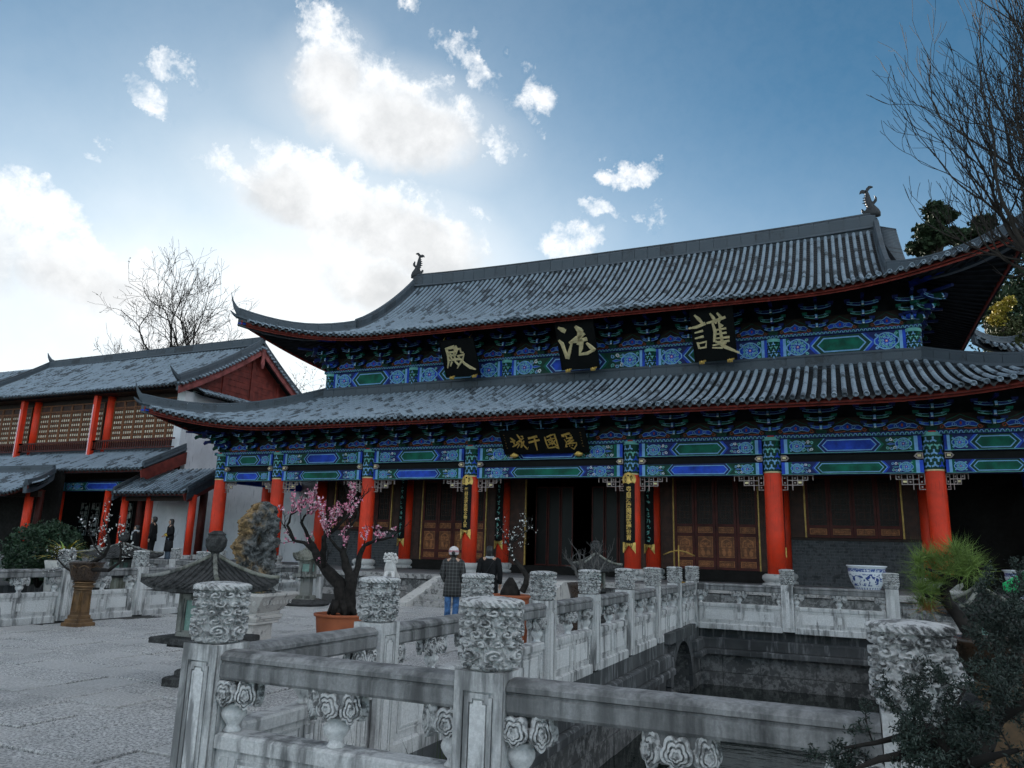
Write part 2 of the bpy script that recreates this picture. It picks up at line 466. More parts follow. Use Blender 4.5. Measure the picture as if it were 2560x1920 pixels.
# ------------------------------------------------------------------ mesh helpers
class MB:
    """collects polygons with material slots; build() links ONE mesh object"""
    def __init__(self):
        self.v = []
        self.f = []
        self.m = []
        self.slots = []
        self.sm = []

    def slot(self, mat):
        if mat not in self.slots:
            self.slots.append(mat)
        return self.slots.index(mat)

    def add(self, verts, faces, mat, smooth=False):
        o = len(self.v)
        self.v.extend([tuple(p) for p in verts])
        s = self.slot(mat)
        for f in faces:
            self.f.append(tuple(i + o for i in f))
            self.m.append(s)
            self.sm.append(smooth)

    def box(self, c, s, mat, M=None, taper=1.0):
        cx, cy, cz = c
        x, y, z = s[0] / 2, s[1] / 2, s[2] / 2
        t = taper
        vs = [(-x, -y, -z), (x, -y, -z), (x, y, -z), (-x, y, -z), (-x * t, -y * t, z), (x * t, -y * t, z), (x * t, y * t, z), (-x * t, y * t, z)]
        vs = [Vector(p) for p in vs]
        if M is not None:
            vs = [M @ p for p in vs]
        vs = [(p[0] + cx, p[1] + cy, p[2] + cz) for p in vs]
        self.add(vs, [(3, 2, 1, 0), (4, 5, 6, 7), (0, 1, 5, 4), (1, 2, 6, 5), (2, 3, 7, 6), (3, 0, 4, 7)], mat)

    def bbox(self, x0, x1, y0, y1, z0, z1, mat):
        self.box(((x0 + x1) / 2, (y0 + y1) / 2, (z0 + z1) / 2), (x1 - x0, y1 - y0, z1 - z0), mat)

    def cbox(self, x0, x1, y0, y1, z0, z1, mat, b=0.012):
        """box with chamfered edges (top and vertical), 14 faces"""
        vs = []
        for z, i in ((z0, 0.0), (z1 - b, 0.0), (z1, b)):
            for (x, y) in ((x0 + i, y0 + i), (x1 - i, y0 + i), (x1 - i, y1 - i), (x0 + i, y1 - i)):
                vs.append((x, y, z))
        fs = [(3, 2, 1, 0), (8, 9, 10, 11)]
        for k in range(2):
            for j in range(4):
                a = k * 4 + j
                c = k * 4 + (j + 1) % 4
                fs.append((a, c, c + 4, a + 4))
        self.add(vs, fs, mat)

    def lathe(self, prof, mat, c=(0, 0, 0), n=16, smooth=True, sx=1.0, sy=1.0, M=None, ph=0.0, cap=True):
        vs = []
        for (r, z) in prof:
            for k in range(n):
                a = 2 * math.pi * k / n + ph
                p = Vector((r * math.cos(a) * sx, r * math.sin(a) * sy, z))
                if M is not None:
                    p = M @ p
                vs.append((p[0] + c[0], p[1] + c[1], p[2] + c[2]))
        fs = []
        for i in range(len(prof) - 1):
            for k in range(n):
                k2 = (k + 1) % n
                fs.append((i * n + k, i * n + k2, (i + 1) * n + k2, (i + 1) * n + k))
        self.add(vs, fs, mat, smooth)
        if cap:
            o = len(self.v) - len(vs)
            s = self.slot(mat)
            self.f.append(tuple(o + k for k in reversed(range(n))))
            self.m.append(s)
            self.sm.append(False)
            e = o + (len(prof) - 1) * n
            self.f.append(tuple(e + k for k in range(n)))
            self.m.append(s)
            self.sm.append(False)

    def tube(self, pts, radii, mat, n=6, smooth=True, cap=True):
        pts = [Vector(p) for p in pts]
        if not hasattr(radii, '__len__'):
            radii = [radii] * len(pts)
        vs = []
        up = None
        for i, p in enumerate(pts):
            d = (pts[min(i + 1, len(pts) - 1)] - pts[max(i - 1, 0)])
            if d.length < 1e-9:
                d = Vector((0, 0, 1))
            d.normalize()
            if up is None:
                up = d.orthogonal().normalized()
            up = (up - d * up.dot(d))
            if up.length < 1e-6:
                up = d.orthogonal()
            up.normalize()
            s = d.cross(up)
            for k in range(n):
                a = 2 * math.pi * k / n
                vs.append(p + (up * math.cos(a) + s * math.sin(a)) * radii[i])
        fs = []
        for i in range(len(pts) - 1):
            for k in range(n):
                k2 = (k + 1) % n
                fs.append((i * n + k, i * n + k2, (i + 1) * n + k2, (i + 1) * n + k))
        if cap:
            fs.append(tuple(reversed(range(n))))
            fs.append(tuple((len(pts) - 1) * n + k for k in range(n)))
        self.add(vs, fs, mat, smooth)

    def prism(self, poly, d, mat, frame=None):
        """extrude 2-D polygon (u,w) by depth d along third axis; frame maps (u,w,h)->xyz"""
        n = len(poly)
        fr = frame or (lambda u, w, h: (u, h, w))
        vs = [fr(u, w, 0.0) for (u, w) in poly] + [fr(u, w, d) for (u, w) in poly]
        fs = [tuple(range(n)), tuple(reversed(range(n, 2 * n)))]
        for i in range(n):
            j = (i + 1) % n
            fs.append((j, i, i + n, j + n))
        self.add(vs, fs, mat)

    def loft(self, rings, mat, smooth=True, cap=True, closed=True):
        n = len(rings[0])
        vs = [p for r in rings for p in r]
        fs = []
        for i in range(len(rings) - 1):
            for k in range(n if closed else n - 1):
                k2 = (k + 1) % n
                fs.append((i * n + k, i * n + k2, (i + 1) * n + k2, (i + 1) * n + k))
        if cap:
            fs.append(tuple(reversed(range(n))))
            fs.append(tuple((len(rings) - 1) * n + k for k in range(n)))
        self.add(vs, fs, mat, smooth)

    def mesh(self, name):
        me = bpy.data.meshes.new(name)
        me.from_pydata(self.v, [], self.f)
        for s in self.slots:
            me.materials.append(MATS[s])
        me.polygons.foreach_set('material_index', self.m)
        me.polygons.foreach_set('use_smooth', self.sm)
        me.update()
        return me

    def build(self, name, parent=None, loc=None, label=None, cat=None, group=None, kind=None):
        o = bpy.data.objects.new(name, self.mesh(name))
        COL.objects.link(o)
        if parent is not None:
            o.parent = parent
        if loc is not None:
            o.location = loc
        tag(o, label, cat, group, kind)
        return o


def tag(o, label=None, cat=None, group=None, kind=None):
    if label:
        o['label'] = label
    if cat:
        o['category'] = cat
    if group:
        o['group'] = group
    if kind:
        o['kind'] = kind
    return o


def empty(name, loc=(0, 0, 0), label=None, cat=None, group=None, kind=None, rz=0.0):
    o = bpy.data.objects.new(name, None)
    o.empty_display_size = 0.2
    o.location = loc
    o.rotation_euler = (0, 0, rz)
    COL.objects.link(o)
    return tag(o, label, cat, group, kind)


def inst(name, mesh, parent=None, M=None, loc=None, label=None, kind=None):
    o = bpy.data.objects.new(name, mesh)
    COL.objects.link(o)
    if parent is not None:
        o.parent = parent
    if M is not None:
        o.matrix_basis = M
    elif loc is not None:
        o.location = loc
    if label:
        o['label'] = label
    if kind:
        o['kind'] = kind
    return o


def big_mesh(name, V, F, mat, parent=None, kind='stuff', smooth=True):
    """fast mesh from numpy arrays, all faces the same size"""
    me = bpy.data.meshes.new(name)
    V = np.asarray(V, dtype=np.float32)
    F = np.asarray(F, dtype=np.int32)
    k = F.shape[1]
    me.vertices.add(len(V))
    me.vertices.foreach_set('co', V.ravel())
    me.loops.add(F.size)
    me.loops.foreach_set('vertex_index', F.ravel())
    me.polygons.add(len(F))
    me.polygons.foreach_set('loop_start', np.arange(0, F.size, k, dtype=np.int32))
    me.polygons.foreach_set('loop_total', np.full(len(F), k, dtype=np.int32))
    if smooth:
        me.polygons.foreach_set('use_smooth', np.ones(len(F), dtype=bool))
    me.materials.append(MATS[mat])
    me.update(calc_edges=True)
    me.validate()
    o = bpy.data.objects.new(name, me)
    COL.objects.link(o)
    if parent is not None:
        o.parent = parent
    if kind:
        o['kind'] = kind
    return o


def bevel(o, w=0.01, seg=2):
    b = o.modifiers.new('bevel', 'BEVEL')
    b.width = w
    b.segments = seg
    b.limit_method = 'ANGLE'
    b.angle_limit = rad(35)
    return o


def cam_px(p):
    """how large things show: distance to the camera"""
    return (Vector(p) - Vector((0, 0, 1.6))).length


# ------------------------------------------------------------------ roofs
def unit_tile():
    """cover tile: half round, 1 long (+Y up the slope), radius 1, slightly tapered"""
    n = 6
    vs, fs = [], []
    for (y, r, lift) in ((-0.06, 1.0, 0.0), (1.0, 0.86, 0.0)):
        for k in range(n + 1):
            a = math.pi * k / n
            vs.append((r * math.cos(a), y, r * math.sin(a) + lift))
    for k in range(n):
        fs.append((k, k + 1, n + 2 + k, n + 1 + k))
    # lower lip
    o = len(vs)
    for k in range(n + 1):
        a = math.pi * k / n
        vs.append((0.72 * math.cos(a), -0.06, 0.72 * math.sin(a)))
    for k in range(n):
        fs.append((k + 1, k, o + k, o + k + 1))
    return vs, fs


def unit_eave_tile():
    """first tile of a roll, closed by a round disc"""
    vs, fs = unit_tile()
    fs = list(fs)
    o = len(vs)
    n = 12
    ring = []
    for (r, y) in ((0.0, -0.10), (0.62, -0.10), (0.70, -0.16), (1.02, -0.16), (1.08, -0.08)):
        for k in range(n):
            a = 2 * math.pi * k / n
            ring.append((r * math.cos(a), y, r * math.sin(a) + 0.08))
    vs = vs + ring
    for i in range(4):
        for k in range(n):
            k2 = (k + 1) % n
            fs.append((o + i * n + k, o + i * n + k2, o + (i + 1) * n + k2, o + (i + 1) * n + k))
    return vs, fs


def mesh_from(name, vs, fs, mat, smooth=True):
    me = bpy.data.meshes.new(name)
    me.from_pydata(vs, [], fs)
    me.materials.append(MATS[mat])
    me.polygons.foreach_set('use_smooth', [smooth] * len(fs))
    me.update()
    return me


TILE_V, TILE_F = unit_tile()
ETILE_V, ETILE_F = unit_eave_tile()
TILE_ME = mesh_from('roof_tile', TILE_V, TILE_F, 'tile')
ETILE_ME = mesh_from('eave_tile', ETILE_V, ETILE_F, 'tile')


class Slope:
    """one roof face in local terms: s along the eave, d inwards from it.
    frame(s,d,z)->world. prof(d)=height; corners lift and flare out."""
    def __init__(self, frame, hw, depth_at, prof, lift=0.0, span=5.0, flare=0.0, pw=2.4, dlift=4.0, cl=True, cr=True):
        self.fr, self.hw, self.depth_at, self.prof = frame, hw, depth_at, prof
        self.lift, self.span, self.flare, self.pw, self.dlift = lift, span, flare, pw, dlift
        self.cl, self.cr = cl, cr

    def k(self, s):
        if (s < 0 and not self.cl) or (s > 0 and not self.cr):
            return 0.0
        q = self.hw - abs(s)
        return max(0.0, 1.0 - q / self.span) ** self.pw

    def pt(self, s, d, up=0.0):
        k = self.k(s)
        fade = max(0.0, 1.0 - max(d, 0.0) / self.dlift) ** 1.6
        z = self.prof(d) + self.lift * k * fade + up
        fl = self.flare * k * fade
        return Vector(self.fr(s + math.copysign(fl, s), d - fl, z))


def roof_tiles(slopes, pitch, r, tlen, parent, n_obj=300, mat='tile', pans=True, min_len=0.25):
    """cover tiles on every slope: the ones that show largest become objects, the rest one mesh"""
    tiles = []
    PV, PF = [], []
    for S in slopes:
        n = int(2 * S.hw / pitch)
        off = -n * pitch / 2
        for i in range(n):
            s = off + (i + 0.5) * pitch
            D = S.depth_at(s)
            if D < min_len:
                continue
            m = max(1, int(round(D / tlen)))
            for j in range(m):
                d0, d1 = D * j / m, D * (j + 1) / m
                a, b = S.pt(s, d0, 0.02), S.pt(s, d1, 0.02)
                tiles.append((a, b, j == 0, S))
        if pans:
            for i in range(n + 1):
                s = off + i * pitch
                sl, sr = s - pitch * 0.42, s + pitch * 0.42
                D = min(S.depth_at(min(max(sl, -S.hw + .05), S.hw - .05)), S.depth_at(max(min(sr, S.hw - .05), -S.hw + .05)))
                if D < min_len:
                    continue
                m = max(1, int(round(D / (tlen * 0.5))))
                for j in range(m):
                    d0, d1 = D * j / m, D * (j + 1) / m
                    o = len(PV)
                    for (dd, up) in ((d0 - (0.05 if j == 0 else 0.015), 0.0), (d1, -0.035)):
                        PV.extend([S.pt(sl, dd, up), S.pt(s, dd, up - 0.05), S.pt(sr, dd, up)])
                    PF.extend([(o, o + 1, o + 4, o + 3), (o + 1, o + 2, o + 5, o + 4)])
                    o = len(PV)
                    dd = d0 - (0.05 if j == 0 else 0.015)
                    drop = 0.10 if j == 0 else 0.02
                    PV.extend([S.pt(sl, dd, 0.0), S.pt(s, dd, -0.05), S.pt(sr, dd, 0.0), S.pt(s, dd, -0.05 - drop)])
                    PF.append((o, o + 3, o + 2, o + 1))
    if PV:
        big_mesh('pan_tiles', PV, PF, 'tile_dark', parent, 'stuff', False)

    def mat_of(a, b, S):
        dr = (b - a)
        L = dr.length
        dr.normalize()
        side = dr.cross(Vector((0, 0, 1)))
        side.normalize()
        nz = side.cross(dr)
        return Matrix(((side.x * r, dr.x * L, nz.x * r, a.x), (side.y * r, dr.y * L, nz.y * r, a.y), (side.z * r, dr.z * L, nz.z * r, a.z), (0, 0, 0, 1)))

    tiles.sort(key=lambda t: cam_px(t[0]) + (0 if t[3] is slopes[0] else 200))
    BV, BF4 = [], []
    tv = np.array(TILE_V)
    tf = np.array(TILE_F)
    ev = np.array(ETILE_V)
    ef = np.array(ETILE_F)
    for i, (a, b, first, S) in enumerate(tiles):
        M = mat_of(a, b, S)
        if i < n_obj:
            inst('roof_tile', ETILE_ME if first else TILE_ME, parent, M)
        else:
            V, F = (ev, ef) if first else (tv, tf)
            A = np.array(M)
            o = sum(len(x) for x in BV[-1:]) if False else BASE[0]
            BV.append(V @ A[:3, :3].T + A[:3, 3])
            BF4.append(F + o)
            BASE[0] += len(V)
    BASE[0] = 0
    if BV:
        big_mesh('cover_tiles', np.concatenate(BV), np.concatenate(BF4), mat, parent, 'stuff')


BASE = [0]


def roof_sheet(S, parent, name, mat, under=-0.11, n=40, m=8, thick=0.10):
    """boarding under the tiles"""
    mb = MB()
    for up in (under, under - thick):
        for i in range(n):
            s0, s1 = -S.hw + 2 * S.hw * i / n, -S.hw + 2 * S.hw * (i + 1) / n
            e = 0.001
            D0, D1 = S.depth_at(max(s0, -S.hw + e)), S.depth_at(min(s1, S.hw - e))
            for j in range(m):
                q = [S.pt(s0, D0 * j / m, up), S.pt(s1, D1 * j / m, up), S.pt(s1, D1 * (j + 1) / m, up), S.pt(s0, D0 * (j + 1) / m, up)]
                mb.add(q, [(0, 1, 2, 3)], mat, True)
    return mb.build(name, parent)


def fascia(S, parent, h=0.22, mat='red_fascia', n=60, d=0.10, up=-0.07, name='fascia_board'):
    mb = MB()
    ring = []
    for i in range(n + 1):
        s = -S.hw + 2 * S.hw * i / n
        a = S.pt(s, d, up)
        b = S.pt(s, d + 0.05, up)
        ring.append([a, a - Vector((0, 0, h)), b - Vector((0, 0, h)), b])
    mb.loft(ring, mat, False)
    return mb.build(name, parent)


def rafters(S, parent, d0, d1, step=0.30, r=0.05, mat='soffit'):
    mb = MB()
    n = int(2 * (S.hw - 0.6) / step)
    for i in range(n + 1):
        s = -S.hw + 0.6 + i * step
        D = S.depth_at(s)
        if D < 0.8:
            continue
        e = min(d1, D)
        a, b = S.pt(s, d0, -0.24), S.pt(s, e, -0.24)
        mb.tube([a, b], r, mat, 5)
    o = mb.build('rafters', parent)
    o['kind'] = 'stuff'
    return o


def ridge_blocks(path, w, h, blen, parent, name='ridge_block', mat='tile_ridge', horn=None, cap=True):
    """a masonry ridge along a path, one object for each block; optional rising horn at the end"""
    pts = [Vector(p) for p in path]
    L = [0.0]
    for a, b in zip(pts, pts[1:]):
        L.append(L[-1] + (b - a).length)
    tot = L[-1]

    def at(t):
        t = min(max(t, 0), tot)
        for i in range(len(pts) - 1):
            if t <= L[i + 1] + 1e-9:
                f = (t - L[i]) / max(1e-9, L[i + 1] - L[i])
                return pts[i].lerp(pts[i + 1], f)
        return pts[-1]
    n = max(1, int(round(tot / blen)))
    for i in range(n):
        a, b = at(tot * i / n + 0.008), at(tot * (i + 1) / n - 0.008)
        mid = at(tot * (i + .5) / n)
        rings = []
        for p, q in ((a, mid), (mid, b)):
            pass
        for p, dvec in ((a, b - a), (mid, b - a), (b, b - a)):
            dd = Vector((dvec.x, dvec.y, 0))
            dd.normalize()
            sd_ = Vector((-dd.y, dd.x, 0))
            rings.append([p - sd_ * w / 2 - Vector((0, 0, .08)), p + sd_ * w / 2 - Vector((0, 0, .08)), p + sd_ * w / 2 + Vector((0, 0, h * .82)),
                          p + sd_ * w * .28 + Vector((0, 0, h)), p - sd_ * w * .28 + Vector((0, 0, h)), p - sd_ * w / 2 + Vector((0, 0, h * .82))])
        mb = MB()
        mb.loft(rings, mat, False)
        mb.build(name, parent)
    # coping and base strips run the whole length
    mb = MB()
    for (zz, ww, hh) in ((h * 0.98, w * 0.75, 0.07), (-0.05, w * 1.5, 0.10), (-0.42, w * 0.9, h * 0.9 + .40)):
        rings = []
        m = max(4, n)
        for i in range(m + 1):
            p = at(tot * i / m)
            dvec = at(tot * min(1, (i + .5) / m)) - at(tot * max(0, (i - .5) / m))
            dd = Vector((dvec.x, dvec.y, 0)).normalized()
            sd_ = Vector((-dd.y, dd.x, 0))
            z = Vector((0, 0, zz))
            rings.append([p - sd_ * ww / 2 + z, p + sd_ * ww / 2 + z, p + sd_ * ww * .4 + z + Vector((0, 0, hh)), p - sd_ * ww * .4 + z + Vector((0, 0, hh))])
        mb.loft(rings, mat, False)
    mb.build('ridge_coping', parent)
    if horn:
        mb = MB()
        rings = []
        for (p, ww, hh) in horn:
            p = Vector(p)
            dvec = Vector(horn[-1][0]) - Vector(horn[0][0])
            dd = Vector((dvec.x, dvec.y, 0)).normalized()
            sd_ = Vector((-dd.y, dd.x, 0))
            rings.append([p - sd_ * ww / 2 - Vector((0, 0, hh / 2)), p + sd_ * ww / 2 - Vector((0, 0, hh / 2)), p + sd_ * ww / 2 + Vector((0, 0, hh / 2)), p - sd_ * ww / 2 + Vector((0, 0, hh / 2))])
        mb.loft(rings, mat, True)
        bevel(mb.build('ridge_horn', parent), 0.01, 1)


# ------------------------------------------------------------------ ground, terrace, ponds
WATER = -1.3
PX0, PX1 = -3.28, 0.75            # right pond, inner faces
PY0, PY1 = 3.80, 18.9
LX0, LX1 = -26.0, -14.62          # left pond
LY0, LY1 = 6.2, 18.9
TERR_Y, TERR_Z = 22.3, 0.76


def rect_ring_sheet(xs, ys, holes, z, mat):
    mb = MB()
    for i in range(len(xs) - 1):
        for j in range(len(ys) - 1):
            cx, cy = (xs[i] + xs[i + 1]) / 2, (ys[j] + ys[j + 1]) / 2
            if any(a < cx < b and c < cy < d for (a, b, c, d) in holes):
                continue
            mb.add([(xs[i], ys[j], z), (xs[i + 1], ys[j], z), (xs[i + 1], ys[j + 1], z), (xs[i], ys[j + 1], z)], [(0, 1, 2, 3)], mat)
    return mb


def build_ground():
    holes = [(PX0 - .12, PX1 + .12, PY0 - .12, PY1 + .12), (LX0 - .12, LX1 + .12, LY0 - .12, LY1 + .12)]
    xs = sorted([-900, -60, LX0 - .12, LX1 + .12, PX0 - .12, PX1 + .12, 30, 900])
    ys = sorted([-400, -20, LY0 - .12, PY0 - .12, PY1 + .12, 60, 900])
    g = rect_ring_sheet(xs, ys, holes, -0.03, 'joint').build('ground', kind='structure')
    # stone slabs, laid in courses with broken joints; rows run along X and are a little uneven
    slabs = []
    y = 1.2
    while y < 21.9:
        h = random.choice((0.42, 0.5, 0.58))
        x = -15.4 + random.random() * .8
        while x < 4.5:
            w = random.choice((0.6, 0.75, 0.9, 1.1))
            cx, cy = x + w / 2, y + h / 2
            ok = True
            for (a, b, c, d) in holes:
                if x + w > a - .35 and x < b + .35 and y + h > c - .35 and y < d + .35:
                    ok = False
            if x + w < -14.2 and cy > 5.6:
                ok = False
            if ok:
                slabs.append((x, x + w, y, y + h))
            x += w
        y += h

    def seen(s):
        cx, cy = (s[0] + s[1]) / 2, (s[2] + s[3]) / 2
        p = cam.matrix_world.inverted() @ Vector((cx, cy, 0))
        if p.z >= -0.5:
            return False
        u, v = p.x / -p.z * 0.7378, p.y / -p.z * 0.7378
        return abs(u) < 0.56 and abs(v) < 0.44
    vis = [s for s in slabs if seen(s)]
    hid = [s for s in slabs if not seen(s)]
    vis.sort(key=lambda s: cam_px(((s[0] + s[1]) / 2, (s[2] + s[3]) / 2, 0)))
    far = MB()
    for i, s in enumerate(vis + hid):
        jz = random.uniform(-0.012, 0.006)
        g1 = 0.006
        mb = MB() if i < 300 and i < len(vis) else far
        j = lambda: random.uniform(0, 0.010)
        x0, x1, y0, y1 = s[0] + g1 + j(), s[1] - g1 - j(), s[2] + g1 + j(), s[3] - g1 - j()
        mb.cbox(x0, x1, y0, y1, -0.06, jz, 'paving', 0.008)
        if mb is not far:
            mb.build('paving_slab', g)
    o = far.build('paving_slabs', g, kind='stuff')
    # terrace platform under the hall
    t = MB()
    t.bbox(-60, 22, TERR_Y + 0.12, 60, -0.1, TERR_Z - 0.02, 'floor_stone')
    t = t.build('terrace', kind='structure')
    # edge slabs and facing blocks of the terrace
    x = -24.0
    while x < 8:
        w = random.uniform(1.3, 1.9)
        m = MB()
        m.cbox(x + .008, x + w - .008, TERR_Y - 0.06, TERR_Y + 0.55, TERR_Z - 0.15, TERR_Z, 'terrace_stone', 0.02)
        m.build('edge_slab', t)
        x += w
    for row, (z0, z1, off) in enumerate(((-0.03, 0.17, 0.0), (0.18, 0.59, 0.4))):
        x = -24.0 - off
        while x < 8:
            w = random.uniform(0.8, 1.3)
            m = MB()
            pr_ = 0.10 if row == 0 else random.uniform(-.005, .01)
            m.cbox(x + .008, x + w - .008, TERR_Y - pr_, TERR_Y + 0.3, z0, z1, 'terrace_stone' if row == 0 else 'blocks', 0.015)
            m.build('facing_block', t)
            x += w
    # terrace floor tiles near the edge seen between posts
    for i in range(46):
        m = MB()
        m.cbox(-24 + i * .7 + .006, -24 + (i + 1) * .7 - .006, TERR_Y + 0.58, TERR_Y + 1.6, TERR_Z - .06, TERR_Z - .004, 'floor_stone', .006)
        m.build('floor_slab', t)


def build_steps():
    e = empty('stone_steps', (-9.66, 20.9, 0), 'wide grey stone steps with sloping side slabs up to the hall terrace', 'steps')
    n = 5
    for i in range(n):
        z0, z1 = TERR_Z * i / n, TERR_Z * (i + 1) / n
        y0 = -1.62 + i * 0.33
        x = -1.72
        while x < 1.70:
            w = min(random.uniform(0.9, 1.3), 1.72 - x)
            if 1.72 - (x + w) < .3:
                w = 1.72 - x
            m = MB()
            m.cbox(x + .005, x + w - .005, y0, 1.35, z0 - (0.05 if i == 0 else 0), z1 - .003, 'terrace_stone', 0.02)
            m.build('step', e)
            x += w
    for s in (-1, 1):
        m = MB()
        x0, x1 = (s * 1.74, s * 2.12) if s > 0 else (-2.12, -1.74)
        poly = [(-1.95, -0.02), (1.34, -0.02), (1.34, TERR_Z + 0.003), (0.25, TERR_Z + 0.003), (-1.95, 0.10)]
        m.prism(poly, x1 - x0, 'light_stone', lambda u, w, h: (x0 + h, u, w))
        bevel(m.build('sloping_slab', e), 0.012, 1)


def block_wall(parent, along, x0, x1, z0, z1, fixed, mat='blocks', out=1, rows=3, wr=(0.7, 1.2), skip=None, name='wall_block'):
    """blocks facing a wall; along 'x' (fixed y) or 'y' (fixed x); out = sign of the outward normal"""
    zs = [z0 + (z1 - z0) * i / rows for i in range(rows + 1)]
    for r in range(rows):
        x = x0 - random.random() * .4
        while x < x1:
            w = random.uniform(*wr)
            a, b = max(x, x0) + .007, min(x + w, x1) - .007
            x += w
            if b - a < .1:
                continue
            if skip and skip((a + b) / 2, (zs[r] + zs[r + 1]) / 2, b - a):
                continue
            pr_ = random.uniform(.0, .02)
            lo, hi = (fixed - .15, fixed + pr_) if out > 0 else (fixed - pr_, fixed + .15)
            m = MB()
            if along == 'x':
                m.bbox(a, b, lo, hi, zs[r] + .006, zs[r + 1] - .006, mat)
            else:
                m.bbox(lo, hi, a, b, zs[r] + .006, zs[r + 1] - .006, mat)
            m.build(name, parent)


def build_ponds():
    w = MB()
    w.add([(-3.6, 3.5, WATER), (1.2, 3.5, WATER), (1.2, 19.2, WATER), (-3.6, 19.2, WATER)], [(0, 1, 2, 3)], 'pond_water')
    w.build('pond_water', kind='structure')
    w = MB()
    w.add([(LX0 - .3, LY0 - .3, WATER), (LX1 + .3, LY0 - .3, WATER), (LX1 + .3, LY1 + .3, WATER), (LX0 - .3, LY1 + .3, WATER)], [(0, 1, 2, 3)], 'pond_water')
    w.build('pond_water', kind='structure')
    # right pond: back wall
    p = empty('pond_wall', (-1.3, 19.0, -1.3), 'mossy block wall at the far end of the pond below the balustrade', 'wall')
    b = MB()
    b.bbox(-3.6 + 1.3, 1.2 + 1.3, 0.03, .4, -.4, 1.27, 'plinth')
    b.build('wall_core', p)
    b = MB()
    b.cbox(-3.4 + 1.3, 1.0 + 1.3, -.20, .1, .70, .82, 'plinth', .03)
    b.build('moulding', p)
    b = MB()
    b.cbox(-3.4 + 1.3, 1.0 + 1.3, -.12, .1, .83, 1.06, 'plinth', .03)
    b.build('moulding', p)
    block_wall(p, 'x', -3.35 + 1.3, .8 + 1.3, -.1, .69, 0.0, 'blocks', -1, 2, (.75, 1.3))
    # left side wall with the bridge arch
    p = empty('bridge_wall', (-3.3, 11.0, -1.3), 'long dark block wall with a round arch under the side balustrade', 'wall')
    AY, AR, AZ = 16.55 - 11, 1.05, .12          # arch centre, radius, springing
    b = MB()
    b.bbox(-.5, -.06, 3.6 - 11, AY - AR - .02, -.4, 1.27, 'plinth')
    b.bbox(-.5, -.06, AY + AR + .02, 19.2 - 11, -.4, 1.27, 'plinth')
    b.bbox(-.5, -.062, AY - AR - .019, AY + AR + .019, AZ + AR + .12, 1.27, 'plinth')
    b.build('wall_core', p)
    # vault behind the arch
    b = MB()
    ring = []
    for xx in (-.05, -7.0):
        ring.append([(xx, AY + AR * math.cos(math.pi * k / 14), AZ + AR * math.sin(math.pi * k / 14)) for k in range(15)] + [(xx, AY - AR, -.5), (xx, AY + AR, -.5)])
    b.loft(ring, 'blocks', True, False)
    b.build('vault', p)
    for k in range(13):
        a0, a1 = math.pi * k / 13 + .01, math.pi * (k + 1) / 13 - .01
        b = MB()
        q = [(AY + r * math.cos(a), AZ + r * math.sin(a)) for (r, a) in ((AR, a0), (AR + .24, a0), (AR + .24, a1), (AR, a1))]
        b.prism(q, .16, 'plinth', lambda u, w_, h: (.035 - h, u, w_))
        b.build('arch_stone', p)
    block_wall(p, 'y', 3.7 - 11, 19.0 - 11, -.1, .69, -.05, 'blocks', 1, 2, (.8, 1.4), lambda y, z, w_: abs(y - AY) < AR + .2 + w_ / 2)
    for (z0, z1, o) in ((.70, .82, .16), (.83, 1.06, .08)):
        b = MB()
        b.cbox(-.06, o, 3.75 - 11, AY - AR - .3, z0, z1, 'plinth', .03)
        b.cbox(-.06, o, AY + AR + .3, 18.7 - 11, z0, z1, 'plinth', .03)
        if z0 > .8:
            b.cbox(-.06, o - .02, AY - AR - .29, AY + AR + .29, AZ + AR + .25 if AZ + AR + .25 > z0 else z0, 1.25, 'plinth', .03)
        b.build('moulding', p)
    # near wall and right wall (seen from other places)
    p = empty('pond_wall', (-1.3, 3.7, -1.3), 'dark stone wall of the pond under the nearest balustrade', 'wall')
    b = MB()
    b.bbox(-2.1, 2.4, -.3, 0.1, -.4, 1.27, 'plinth')
    b.build('wall_core', p)
    p = empty('pond_wall', (.9, 11.2, -1.3), 'stone wall on the right side of the pond beside the potted pine', 'wall')
    b = MB()
    b.bbox(-.1, .3, -7.4, 7.8, -.4, 1.27, 'plinth')
    b.build('wall_core', p)
    p = empty('pond_wall', (-20, 12, -1.3), 'low stone walls round the left pond under its balustrade', 'wall')
    b = MB()
    b.bbox(5.36, 5.7, -5.9, 7.0, -.4, 1.27, 'plinth')
    b.bbox(-6.3, 5.7, 6.88, 7.2, -.4, 1.268, 'plinth')
    b.bbox(-6.3, 5.7, -6.2, -5.91, -.4, 1.268, 'plinth')
    b.bbox(-6.4, -6.0, -5.9, 6.87, -.4, 1.27, 'plinth')
    b.build('wall_core', p)


build_ground()
build_steps()
build_ponds()
